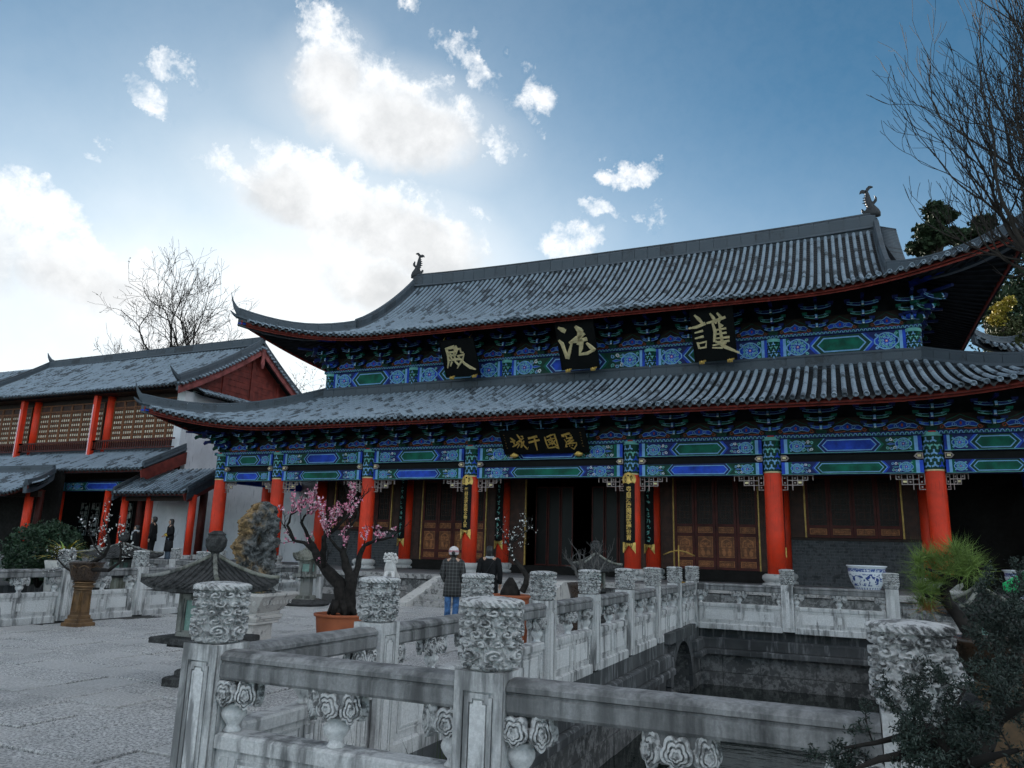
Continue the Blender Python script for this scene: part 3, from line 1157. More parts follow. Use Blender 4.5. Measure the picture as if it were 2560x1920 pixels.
# ------------------------------------------------------------------ carved balustrades
def cap_mesh(nu, nv, name):
    """round post cap carved with tiers of cloud scrolls between slanting ribs"""
    R0, H = 0.155, 0.335
    rng = np.random.RandomState(5)
    tiers = [(0.825, 0.070, 12, .040, 0.0), (0.675, 0.068, 11, .040, .4), (0.53, 0.068, 12, .040, .15), (0.39, 0.066, 11, .040, .6),
             (0.215, 0.112, 7, .040, .3), (0.085, 0.055, 12, .022, .1)]
    U = np.linspace(0, 1, nu, endpoint=False)
    W = np.linspace(0, 1, nv)
    u, w = np.meshgrid(U, W)
    rib = 0.5 + 0.5 * np.sin(2 * np.pi * (u * 34 + w * 7.0))
    h = 0.007 * np.clip(rib * 1.8 - .4, 0, 1)
    # rope rims
    top = w > 0.90
    h = np.where(top, 0.030 + 0.012 * np.clip(0.5 + 0.5 * np.sin(2 * np.pi * (u * 30 + w * 12)) * 1.4, 0, 1), h)
    for (cw, hh, cnt, depth, ph) in tiers:
        k = u * cnt + ph
        cell = np.floor(k)
        # each cloud is a little different in size
        jit = (np.sin(cell * 12.9898 + cw * 78.233) * 43758.5453) % 1.0
        lx = (k - cell - 0.5) * 2
        ly = (w - cw) / hh
        sgn = np.where(jit > .5, 1, -1)
        x = lx * sgn * (1.02 + .10 * jit)
        y = ly + .25 * (np.abs(x) - .4) + .18 * (jit - .5)
        r = np.sqrt(x * x + y * y * 1.0)
        th = np.arctan2(y, x)
        rim = 0.92 + 0.10 * np.cos(4 * th + 6 * jit)
        m = np.clip((rim - r) / 0.07, 0, 1)
        sp = np.cos(2 * np.pi * (r * (1.9 if cnt < 9 else 1.15) - th / (2 * np.pi)))
        groove = np.clip(sp * 3.0 + .6, -1, 1)
        hh2 = depth * (0.64 + 0.36 * groove) * (1 - .12 * r)
        h = np.where(m > 0, np.maximum(h * (1 - m), hh2 * m + h * (1 - m) * .2), h)
    prof = R0 * (1 - 0.10 * np.clip((w - .96) / .04, 0, 1) ** 2 - 0.12 * np.clip((.05 - w) / .05, 0, 1) ** 2 + 0.02 * np.sin(w * np.pi))
    rr = prof + h - .030
    a = u * 2 * np.pi
    V = np.stack([rr * np.cos(a), rr * np.sin(a), w * H], -1).reshape(-1, 3)
    i, j = np.meshgrid(np.arange(nv - 1), np.arange(nu), indexing='ij')
    j2 = (j + 1) % nu
    F = np.stack([i * nu + j, i * nu + j2, (i + 1) * nu + j2, (i + 1) * nu + j], -1).reshape(-1, 4)
    # dished top
    rings = [(R0 * .86, H + .004), (R0 * .5, H + .012), (R0 * .02, H + .014)]
    base = (nv - 1) * nu
    Vs = [V]
    Fs = [F]
    cnt = len(V)
    prev = np.arange(base, base + nu)
    for (r, z) in rings:
        aa = U * 2 * np.pi
        Vs.append(np.stack([r * np.cos(aa), r * np.sin(aa), np.full(nu, z)], -1))
        cur = np.arange(cnt, cnt + nu)
        Fs.append(np.stack([prev, np.roll(prev, -1), np.roll(cur, -1), cur], -1))
        prev = cur
        cnt += nu
    me = bpy.data.meshes.new(name)
    Vc, Fc = np.concatenate(Vs).astype(np.float32), np.concatenate(Fs).astype(np.int32)
    me.from_pydata(Vc.tolist(), [], Fc.tolist())
    me.materials.append(MATS['marble_cap'])
    me.polygons.foreach_set('use_smooth', np.ones(len(Fc), dtype=bool))
    me.update()
    return me


CAP_HI = cap_mesh(360, 160, 'post_cap')
CAP_LO = cap_mesh(180, 80, 'post_cap')


def frame_ring(mb, x0, x1, z0, z1, w, h, mat, fr, notch=0.0):
    """raised rectangular outline on a face; fr(u,w,h)"""
    for (a, b, c, d) in ((x0, x1, z0, z0 + w), (x0, x1, z1 - w, z1), (x0, x0 + w, z0 + w, z1 - w), (x1 - w, x1, z0 + w, z1 - w)):
        mb.prism([(a, c), (b, c), (b, d), (a, d)], h, mat, fr)


def post_mesh():
    """square post; every face carries two outlines cut as narrow grooves between flush plates"""
    mb = MB()
    w, h, g = 0.13, 1.02, 0.014
    mb.cbox(-w + g, w - g, -w + g, w - g, 0.0, h - .002, 'marble', 0.004)

    def stepped(x, z0, z1, n):
        return [(-x, z0), (x, z0), (x, z1 - n), (x - n, z1 - n), (x - n, z1), (-x + n, z1), (-x + n, z1 - n), (-x, z1 - n)]
    for k in range(4):
        a = k * math.pi / 2
        c, s = math.cos(a), math.sin(a)

        def fr(u, z, d, c=c, s=s):
            x, y = u, -(w - g) - d
            return (x * c - y * s, x * s + y * c, z)
        e = w - (0.0005 if k % 2 else 0.0)
        for (x0, x1, z0, z1) in ((-e, -.082, 0, h), (.082, e, 0, h), (-.082, .082, .93, h), (-.082, .082, 0, .05)):
            mb.prism([(x0, z0), (x1, z0), (x1, z1), (x0, z1)], g, 'marble', fr)
        # plate between the grooves (notched top corners), then the inner tablet
        o, q = stepped(.074, .058, .922, .018), stepped(.050, .082, .898, .018)
        for m in range(8):
            m2 = (m + 1) % 8
            mb.prism([o[m], o[m2], q[m2], q[m]], g - .001, 'marble', fr)
        mb.prism(stepped(.042, .090, .890, .018), g - .001, 'marble_clean', fr)
    return mb.mesh('post')


POST_ME = post_mesh()


def vase_mesh():
    mb = MB()
    prof = [(.046, 0), (.05, .006), (.036, .02), (.034, .034), (.055, .06), (.068, .085), (.07, .10), (.06, .125), (.05, .135), (.056, .145), (.052, .155)]
    mb.lathe([(r, z) for r, z in prof], 'marble_clean', n=18)
    # faint melon ribs
    vs = []
    for (x, y, z) in mb.v:
        a = math.atan2(y, x)
        k = 1 + .04 * math.cos(8 * a)
        vs.append((x * k, y * k, z))
    mb.v = vs
    return mb.mesh('vase')


def cloud_mesh():
    """lobed cloud head in the XZ plane facing -Y, carved with nested lines"""
    mb = MB()
    n = 64
    tx = 17

    def rim(t, s):
        a = 2 * math.pi * t / n
        r = (0.066 + .020 * abs(math.cos(2.5 * a + .785)) + .008 * math.cos(2 * a)) * (s ** .92)
        return r * math.cos(a) * .86, r * math.sin(a) * 1.12
    rings = []
    for (s, y) in ((1.0, -.028), (.80, -.030), (.77, -.010), (.70, -.010), (.67, -.036), (.50, -.037), (.47, -.016), (.40, -.016), (.37, -.042), (.22, -.043), (.19, -.03), (.08, -.03)):
        rings.append([(rim(k, s)[0], y, rim(k, s)[1] - .014 * (1 - s)) for k in range(n)])
    back = [(p[0], .016, p[2]) for p in rings[0]]
    mb.loft([back] + rings, 'marble_cap', False, True)
    return mb.mesh('cloud_scroll')


VASE_ME = vase_mesh()
CLOUD_ME = cloud_mesh()


def bracket_block_mesh():
    mb = MB()
    mb.loft([[(-.075, -.06, .0), (.075, -.06, .0), (.075, .06, .0), (-.075, .06, .0)],
             [(-.13, -.07, .05), (.13, -.07, .05), (.13, .07, .05), (-.13, .07, .05)],
             [(-.15, -.075, .13), (.15, -.075, .13), (.15, .075, .13), (-.15, .075, .13)]], 'marble_rail', False)
    return mb.mesh('bracket_block')


BLOCK_ME = bracket_block_mesh()


def balustrade(name, pts, label, cap_hi=False, mats=('marble_rail', 'marble'), base_h=0.0, skip_last=False, ends=True, both=True, group=None, z=0.0):
    """posts at pts (list of (x,y)), rails, panels and vase supports between; each piece an object"""
    e = empty(name, (pts[0][0], pts[0][1], z), label, 'balustrade', group)
    O = Vector((pts[0][0], pts[0][1], 0))
    for i, p in enumerate(pts):
        q = Vector((p[0], p[1], 0)) - O
        if not (skip_last and i == 0):
            po = inst('post', POST_ME, e, loc=(q.x, q.y, 0))
            yaw = 0.0
            if len(p) > 2:
                yaw = p[2]
            po.rotation_euler = (0, 0, yaw)
            c = inst('post_cap', CAP_HI if cap_hi and i < cap_hi else CAP_LO, po, loc=(0, 0, 1.02))
            c.rotation_euler = (0, 0, random.random() * 6)
    for a, b in zip(pts, pts[1:]):
        A, B = Vector((a[0], a[1], 0)) - O, Vector((b[0], b[1], 0)) - O
        d = B - A
        L = d.length
        ang = math.atan2(d.y, d.x)
        Rz = Matrix.Rotation(ang, 4, 'Z')
        M = Matrix.Translation(A) @ Rz
        x0, x1 = .135, L - .135

        def part(mb, nm):
            o = mb.build(nm, e)
            o.matrix_basis = M
            return o
        # handrail with a rounded back and a shadow groove under the nosing
        mb = MB()
        sec = [(-.085, .835), (-.095, .85), (-.095, .915), (-.082, .925), (-.082, .932), (-.10, .94), (-.10, .962), (-.07, .985), (0, .992),
               (.07, .985), (.10, .962), (.10, .94), (.082, .932), (.082, .925), (.095, .915), (.095, .85), (.085, .835)]
        mb.loft([[(xx, y, zz) for (y, zz) in sec] for xx in (x0, (x0 + x1) / 2, x1)], mats[0], False)
        part(mb, 'handrail')
        # lower panel: moulded top, outlined fields
        mb = MB()
        mb.cbox(x0, x1, -.085, .085, .47, .55, mats[1], .015)
        mb.bbox(x0, x1, -.065, .065, .10 - base_h, .468, mats[1])
        mb.cbox(x0, x1, -.10, .10, -.03 - base_h, .10 - base_h, mats[1], .02)
        pan = part(mb, 'panel')
        mb = MB()
        fl = L - .27
        xs = [x0 + .03, x0 + .10, x0 + .14, x0 + fl / 2 - .10, x0 + fl / 2 - .06, x0 + fl / 2 + .06, x0 + fl / 2 + .10, x1 - .14, x1 - .10, x1 - .03]
        for sgn in ((-1, 1) if both else (-1,)):
            fr = lambda u, w_, h, sgn=sgn: (u, sgn * (.065 + h), w_)
            for q in range(0, 10, 2):
                frame_ring(mb, xs[q], xs[q + 1], .15, .43, .012, .008, mats[1], fr)
                if xs[q + 1] - xs[q] > .2:
                    mb.prism([(xs[q] + .03, .18), (xs[q + 1] - .03, .18), (xs[q + 1] - .03, .40), (xs[q] + .03, .40)], .006, 'marble_clean', fr)
                    frame_ring(mb, xs[q] + .04, xs[q + 1] - .04, .19, .39, .008, .010, 'marble_clean', fr)
                else:
                    mb.prism([(xs[q] + .02, .22), (xs[q + 1] - .02, .22), (xs[q + 1] - .02, .36), (xs[q] + .02, .36)], .006, 'marble_clean', fr)
        o = mb.build('panel_frames', pan)
        # vase supports: one in the middle, one against each post
        for (xx, kind) in ((L / 2, 2), (x0 + .045, 0), (x1 - .045, 1)):
            v = inst('vase_support', VASE_ME, e, M @ Matrix.Translation((xx, 0, .55)))
            if kind == 2:
                inst('bracket_block', BLOCK_ME, v, Matrix.Translation((0, 0, .153)))
            spots = [(0, -.075, 0, 1.15), (-.115, -.05, 38, 1.35), (.115, -.05, -38, 1.35), (0, .075, 180, 1.15), (-.115, .05, 142, 1.35), (.115, .05, -142, 1.35)]
            for (cx, cy, ca, zs) in spots:
                if kind == 0 and cx < 0 or kind == 1 and cx > 0:
                    continue
                inst('cloud_scroll', CLOUD_ME, v, Matrix.Translation((cx, cy, .215)) @ Matrix.Rotation(rad(-ca), 4, 'Z') @ Matrix.Diagonal((.92 if ca in (0, 180) else .74, .9, zs * .72, 1)))
    return e


def build_balustrades():
    balustrade('stone_balustrade', [(-3.47, 3.63), (-1.68, 3.63), (.21, 3.63)], 'nearest stained marble balustrade with carved cloud caps across the bottom foreground', 3)
    ys = [3.63, 5.32, 7.12, 8.95, 10.8, 12.72, 14.7, 16.75, 18.78]
    balustrade('stone_balustrade', [(-3.46, y) for y in ys], 'long marble balustrade running away from the foreground along the pond edge', 4, skip_last=True)
    balustrade('stone_balustrade', [(-3.46, 18.79), (-1.33, 18.79), (.80, 18.79)], 'pale marble balustrade at the far end of the pond before the brick wall', 0, skip_last=True)
    # left pond
    ys = [7.2, 8.95, 10.72, 12.5, 14.3, 16.2, 18.1]
    balustrade('stone_balustrade', [(-14.4, y) for y in ys], 'mould streaked marble balustrade at the left behind the bronze pedestal pot', 0)
    balustrade('stone_balustrade', [(-14.4, 18.79)] + [(-14.4 - 1.9 * k, 18.79) for k in range(1, 6)], 'distant marble balustrade in front of the white gallery wall', 0)


build_balustrades()
# ------------------------------------------------------------------ painted decoration
class Paint:
    """flat colour pieces laid on a face in layers a few millimetres apart; fr(u,w,h)->xyz"""
    def __init__(self, fr, step=0.004):
        self.mb = MB()
        self.fr = fr
        self.st = step

    def poly(self, pts, mat, layer=1):
        h = layer * self.st
        self.mb.add([self.fr(u, w, h) for (u, w) in pts], [tuple(range(len(pts)))], mat)

    def rect(self, u0, u1, w0, w1, mat, layer=1):
        self.poly([(u0, w0), (u1, w0), (u1, w1), (u0, w1)], mat, layer)

    def line(self, pts, wd, mat, layer=2, closed=False):
        h = layer * self.st
        n = len(pts)
        L, Rr = [], []
        for i, (u, w) in enumerate(pts):
            a = pts[(i - 1) % n] if (i > 0 or closed) else pts[i]
            b = pts[(i + 1) % n] if (i < n - 1 or closed) else pts[i]
            du, dw = b[0] - a[0], b[1] - a[1]
            k = math.hypot(du, dw) or 1.0
            ww = wd[i] if hasattr(wd, '__len__') else wd
            nu, nw = -dw / k * ww / 2, du / k * ww / 2
            L.append(self.fr(u + nu, w + nw, h))
            Rr.append(self.fr(u - nu, w - nw, h))
        vs = L + Rr
        fs = []
        for i in range(n if closed else n - 1):
            j = (i + 1) % n
            fs.append((n + i, n + j, j, i))
        self.mb.add(vs, fs, mat)

    def curl(self, u, w, r, mat, layer=2, wd=0.02, turns=1.15, a0=0.0, sg=1):
        pts = []
        n = 9
        for i in range(n + 1):
            t = i / n
            a = a0 + sg * 2 * math.pi * turns * t
            rr = r * (1 - .72 * t)
            pts.append((u + rr * math.cos(a), w + rr * math.sin(a)))
        self.line(pts, wd, mat, layer)

    def disc(self, u, w, ru, rw, mat, layer=1, n=14):
        self.poly([(u + ru * math.cos(2 * math.pi * k / n), w + rw * math.sin(2 * math.pi * k / n)) for k in range(n)], mat, layer)

    def build(self, name, parent, label=None):
        o = self.mb.build(name, parent)
        if label:
            o['label'] = label
        return o


def hexa(c, hw, hh, cut):
    return [(c - hw, 0), (c - hw + cut, -hh), (c + hw - cut, -hh), (c + hw, 0), (c + hw - cut, hh), (c - hw + cut, hh)]


def paint_beam(P, x0, x1, z0, z1, fill, ring, rich=True, rnd=random):
    """the painted scheme of a beam: end bands, rosettes, pointed cartouche. returns its centre hexagon"""
    L, H = x1 - x0, z1 - z0
    zc = (z0 + z1) / 2
    c = (x0 + x1) / 2
    base = 'green' if fill == 'blue' else 'blue'
    P.rect(x0, x1, z0, z1, 'deep_blue' if base == 'blue' else 'deep_green', 1)
    # end bands
    bw = min(.10, L * .03)
    for sg, e in ((1, x0), (-1, x1)):
        for i, mt in enumerate(('blue', 'pale_blue', 'green')):
            a, b = e + sg * bw * i, e + sg * bw * (i + 1) * 1.0
            P.rect(min(a, b), max(a, b), z0, z1, mt, 2)
    hw = L * (.19 if rich else .23)
    hh = H * .5
    cut = H * .42
    # nested chevrons beside the cartouche
    for k, (g, mt) in enumerate(((.30, 'blue' if fill == 'green' else 'green'), (.20, 'pale_blue'), (.155, 'deep_green' if fill == 'green' else 'deep_blue'))):
        q = hexa(c, hw + g * H * 1.6, hh * .97, cut)
        P.poly([(u, zc + w) for (u, w) in q], mt, 2 + k)
    q = hexa(c, hw + .05 * H, hh * .76, cut * .8)
    P.poly([(u, zc + w) for (u, w) in q], 'pale_blue', 5)
    q = hexa(c, hw - .03 * H, hh * .62, cut * .68)
    P.poly([(u, zc + w) for (u, w) in q], fill, 6)
    # scroll fields left and right
    for sg in (-1, 1):
        a = c + sg * (hw + .55 * H)
        b = (x0 + 3.2 * bw) if sg < 0 else (x1 - 3.2 * bw)
        span = abs(b - a)
        if span < H * .4:
            continue
        m = max(1, int(round(span / (H * .74))))
        for i in range(m):
            cu = a + (b - a) * (i + .5) / m
            r = min(H * .46, span / m * .52)
            if i % 2 == (0 if m == 1 else 1) or m == 1:
                # rosette
                pts = []
                for k in range(24):
                    t = 2 * math.pi * k / 24
                    pts.append((cu + r * 1.1 * math.cos(t) * (1 if abs(math.cos(t)) < .9 else 1.18), zc + r * math.sin(t)))
                P.poly(pts, 'blue', 2)
                P.line(pts, H * .06, 'pale_blue', 3, True)
                for (rr, nn, mt) in ((.74, 11, 'pale_green'), (.44, 7, 'pale_blue')):
                    for k in range(nn):
                        t = 2 * math.pi * k / nn + .2
                        P.curl(cu + r * rr * math.cos(t), zc + r * rr * math.sin(t), r * (.19 if nn > 8 else .15), mt, 4, H * .05, 1.0, t + 1.5, 1 if k % 2 else -1)
                P.disc(cu, zc, r * .16, r * .16, 'pink_paint', 4, 8)
                P.disc(cu, zc, r * .08, r * .08, 'pale_white', 5, 6)
                for su in (-1, 1):
                    for sw in (-1, 1):
                        P.curl(cu + su * r * 1.05, zc + sw * r * .82, r * .2, 'pale_green' if su > 0 else 'pale_blue', 3, H * .05, 1.1, 0, su * sw)
            else:
                for sw in (-1, 1):
                    for kk in range(3):
                        P.curl(cu + (kk - 1) * r * .62, zc + sw * r * (.66 if kk != 1 else .8), r * .30, ('pale_green', 'pale_blue', 'pale_white')[(kk + (sw > 0)) % 3], 3, H * .055, 1.1, rnd.random() * 6, sw)
                P.disc(cu + sg * r * .3, zc + .62 * r, r * .1, r * .08, 'pink_paint', 4, 8)
                P.disc(cu - sg * r * .2, zc - .7 * r, r * .1, r * .08, 'pink_paint', 4, 8)
                ch = [(cu - r * .75, zc), (cu - r * .2, zc + r * .18), (cu + r * .75, zc), (cu - r * .2, zc - r * .18)]
                P.poly(ch, 'green' if fill == 'green' else 'blue', 3)
                P.line(ch, H * .03, 'pale_blue', 4, True)
    P.line([(x0, z0 + H * .02), (x1, z0 + H * .02)], H * .035, 'pale_green', 5)
    return


def scallops(P, x0, x1, z0, z1, mat='pale_blue'):
    H = z1 - z0
    P.rect(x0, x1, z0, z1, 'deep_blue', 1)
    n = int((x1 - x0) / (H * 1.05))
    for i in range(n):
        c = x0 + (i + .5) * (x1 - x0) / n
        r = H * .40
        pts = [(c + r * math.cos(t), z0 + H * .1 + r * 1.7 * math.sin(t)) for t in [math.pi * k / 6 for k in range(7)]]
        P.line(pts, H * .16, mat if i % 2 else 'pale_green', 2)
        P.disc(c, z0 + H * .28, r * .45, r * .4, 'green', 2, 6)


# ------------------------------------------------------------------ eave bracket sets
def bracket_mesh():
    """one bracket set facing -Y, foot at the origin: stacked blocks, three stepped tongues, bow-shaped cross arms"""
    mb = MB()
    mb.box((0, 0, .07), (.26, .26, .14), 'deep_green', None, 1.25)
    prof = [(0, 0), (.07, 0), (.16, .05), (.18, .13), (.10, .13), (.08, .10), (0, .10)]
    for t in range(3):
        y = -.12 - .27 * t
        z = .13 + .25 * t
        # tongue pointing out and a little down, pale on its nose
        nose = [(0.25, z + .10), (-.02, z + .10), (y - .10, z + .06), (y - .20, z - .05), (y - .24, z + .03), (y - .20, z + .16), (y - .04, z + .22), (.25, z + .22)]
        fr = lambda u, w, h: (h - .05, u, w)
        mb.prism(nose, .10, 'deep_blue' if t % 2 else 'deep_green', fr)
        mb.add([(-.035, y - .206, z - .03), (.035, y - .206, z - .03), (.035, y - .246, z + .035), (-.035, y - .246, z + .035)], [(0, 1, 2, 3)], 'pale_white')
        mb.add([(-.035, y - .247, z + .04), (.035, y - .247, z + .04), (.035, y - .212, z + .15), (-.035, y - .212, z + .15)], [(0, 1, 2, 3)], 'pale_blue')
        # cross arm: bow with curled ends
        wd = (.30, .40, .50)[t]
        yy = y + .03
        bow = []
        for k in range(9):
            s = -1 + 2 * k / 8
            bow.append((s * wd, z + .06 + .07 * abs(s) ** 2.6))
        top = [(s * wd * 1.02, zz + .10 - .02 * abs(s)) for (s, zz) in [(-1 + 2 * k / 8, z + .06 + .07 * abs(-1 + 2 * k / 8) ** 2.6) for k in range(9)]]
        vs = [(x, yy - .05, zz) for x, zz in bow] + [(x, yy - .05, zz) for x, zz in top] + [(x, yy + .05, zz) for x, zz in bow] + [(x, yy + .05, zz) for x, zz in top]
        fs = []
        for k in range(8):
            fs += [(k, k + 1, 10 + k, 9 + k), (k + 1, k, 18 + k, 19 + k), (9 + k, 10 + k, 28 + k, 27 + k)]
        fs += [(0, 9, 27, 18), (8, 26, 35, 17)]
        mb.add(vs, fs, ('blue', 'deep_green', 'deep_blue')[t])
        P = Paint(lambda u, w, h, yy=yy: (u, yy - .05 - h, w), .003)
        P.line(bow, .022, 'pale_blue' if t != 1 else 'pale_green', 1)
        P.line(top, .012, 'pale_blue', 1)
        for sg in (-1, 1):
            P.curl(sg * wd * .72, z + .16, .045, 'pale_green', 1, .015, 1.1, 0, sg)
            # end blocks
            mb.box((sg * wd * .98, yy, z + .25), (.15, .14, .09), 'deep_blue' if t != 1 else 'green', None, 1.2)
            P.line([(sg * wd * .98 - .08, z + .29), (sg * wd * .98 + .08, z + .29)], .012, 'pale_blue', 6)
        o = P.mb
        for f, m in zip(o.f, o.m):
            mb.add([o.v[i] for i in f], [tuple(range(len(f)))], o.slots[m])
    mb.bbox(-.05, .05, -1.15, .2, .90, .98, 'deep_blue')
    return mb.mesh('bracket_set')


def bracket_panel_mesh(w, h):
    """board between two bracket sets: dark red ground, blue cloud and orange tendrils"""
    P = Paint(lambda u, z, d: (u, -d, z), .004)
    P.rect(-w / 2, w / 2, 0, h, 'dark_wood', 0)
    P.line([(-w * .36, h * .12), (-w * .30, h * .55), (-w * .12, h * .75), (0, h * .92), (w * .12, h * .75), (w * .30, h * .55), (w * .36, h * .12)], .02, 'green', 2)
    cl = [(-.26, .22), (-.30, .36), (-.22, .50), (-.10, .50), (0, .66), (.10, .50), (.22, .50), (.30, .36), (.26, .22), (.12, .30), (0, .22), (-.12, .30)]
    pts = [(u * w, v * h) for u, v in cl]
    P.poly(pts[:6] + pts[6:], 'blue', 2)
    P.line(pts, .02, 'pale_blue', 3, True)
    for sg in (-1, 1):
        P.curl(sg * w * .12, h * .38, .07, 'pale_blue', 4, .018, 1.2, 0, sg)
        P.curl(sg * w * .33, h * .25, .07, 'orange_paint', 3, .022, 1.1, 0, -sg)
        P.line([(sg * w * .05, h * .16), (sg * w * .15, h * .12), (sg * w * .27, h * .14)], .022, 'orange_paint', 3)
    P.disc(0, h * .42, .03, .05, 'orange_paint', 4, 8)
    return P.mb.mesh('bracket_panel')


# ------------------------------------------------------------------ main hall
XC = -9.66
FCX = [-15.27, -12.12, -7.6, -3.05, 3.05, 7.6, 12.12, 15.27]
YC, YU = 25.3, 28.3
HALL = empty('main_hall', (XC, YC, TERR_Z), 'large temple hall with two tiers of grey tiled roof, red columns and painted beams', 'temple hall')
HO = Vector((XC, YC, TERR_Z))


def hall(mb, name, parent=None, kind=None):
    """link a mesh given in world terms under the hall (or one of its parts, which sit at the hall's origin)"""
    o = mb.build(name, parent or HALL)
    if parent is None:
        o.location = -HO
    if kind:
        o['kind'] = kind
    return o


def column_collar_paint(mb, x, y, z0, z1, r):
    """interlocking three-armed figures round the top of a column"""
    n, m = 9, 5
    for i in range(n):
        for j in range(m):
            a = 2 * math.pi * (i + (.5 if j % 2 else 0)) / n
            z = z0 + (z1 - z0) * (j + .5) / m
            s = (z1 - z0) / m * .52
            for k in range(3):
                t = math.pi / 2 + k * 2 * math.pi / 3 + (math.pi if j % 2 else 0)
                du, dz = math.cos(t) * s, math.sin(t) * s
                nu, nz = -math.sin(t) * s * .26, math.cos(t) * s * .26
                q = [(nu, nz), (-nu, -nz), (du - nu, dz - nz), (du + nu, dz + nz)]
                mt = ('blue', 'pale_blue', 'blue', 'pale_green', 'green')[j] if (i + j) % 2 else 'pale_blue'
                mb.add([(x + (r + .006) * math.sin(a + u / r), y - (r + .006) * math.cos(a + u / r), z + w) for (u, w) in q], [(0, 1, 2, 3)], mt)


def build_columns():
    ROWS = [(YC, FCX, 'red_paint', True), (YU, [-12.12, -7.6, -3.05, 3.05, 7.6, 12.12], 'red_paint', False)]
    for (y, xs, mt, front) in ROWS:
        for xr in xs:
            x = XC + xr
            mb = MB()
            r = .275 if front else .27
            ztop = 4.22 if front else 5.5
            mb.lathe([(r, TERR_Z + .36), (r, 2.4), (r * .98, ztop), (r * .97, 5.40)], mt, (x, y, 0), 24)
            col = hall(mb, 'column')
            b = MB()
            b.lathe([(.44, TERR_Z - .01), (.46, TERR_Z + .04), (.44, TERR_Z + .08), (.36, TERR_Z + .11), (.40, TERR_Z + .15), (.455, TERR_Z + .22), (.44, TERR_Z + .31), (.36, TERR_Z + .365), (.2, TERR_Z + .37)], 'column_base', (x, y, 0), 24)
            hall(b, 'column_base', col)
            if front:
                b = MB()
                b.lathe([(r + .003, 4.22), (r + .012, 4.23), (r + .012, 4.26), (r + .003, 4.27)], 'gold_pale', (x, y, 0), 24, cap=False)
                b.lathe([(r + .002, 4.265), (r + .004, 5.36)], 'deep_green', (x, y, 0), 24, cap=False)
                b.lathe([(r + .02, 5.25), (r + .03, 5.30), (r + .02, 5.36)], 'pale_green', (x, y, 0), 24, cap=False)
                column_collar_paint(b, x, y, 4.30, 5.22, r + .004)
                hall(b, 'painted_collar', col)


def fret_mesh():
    """stepped openwork corner bracket, corner at origin, runs +X and hangs down"""
    mb = MB()
    t = .022
    cells = [(0, 0), (1, 0), (2, 0), (3, 0), (4, 0), (5, 0), (0, 1), (1, 1), (2, 1), (3, 1), (0, 2), (1, 2)]
    s = .15
    bars = set()
    for (i, j) in cells:
        for e in (((i, j), (i + 1, j)), ((i, j + 1), (i + 1, j + 1)), ((i, j), (i, j + 1)), ((i + 1, j), (i + 1, j + 1))):
            bars.add(e)
    rnd = random.Random(4)
    for ((a, b), (c, d)) in sorted(bars):
        if rnd.random() < .16 and b > 0:
            continue
        x0, x1 = a * s, c * s
        z0, z1 = -b * s, -d * s
        mb.bbox(min(x0, x1) - t / 2, max(x0, x1) + t / 2, -.03, .03, min(z0, z1) - t / 2, max(z0, z1) + t / 2, 'fret')
    for (i, j) in cells[::2]:
        mb.bbox(i * s + s * .35, i * s + s * .65, -.022, .022, -j * s - s * .66, -j * s - s * .36, 'fret')
    mb.box((.52, -.02, -.22), (.10, .05, .06), 'gold_pale')
    return mb.mesh('fretwork_bracket')


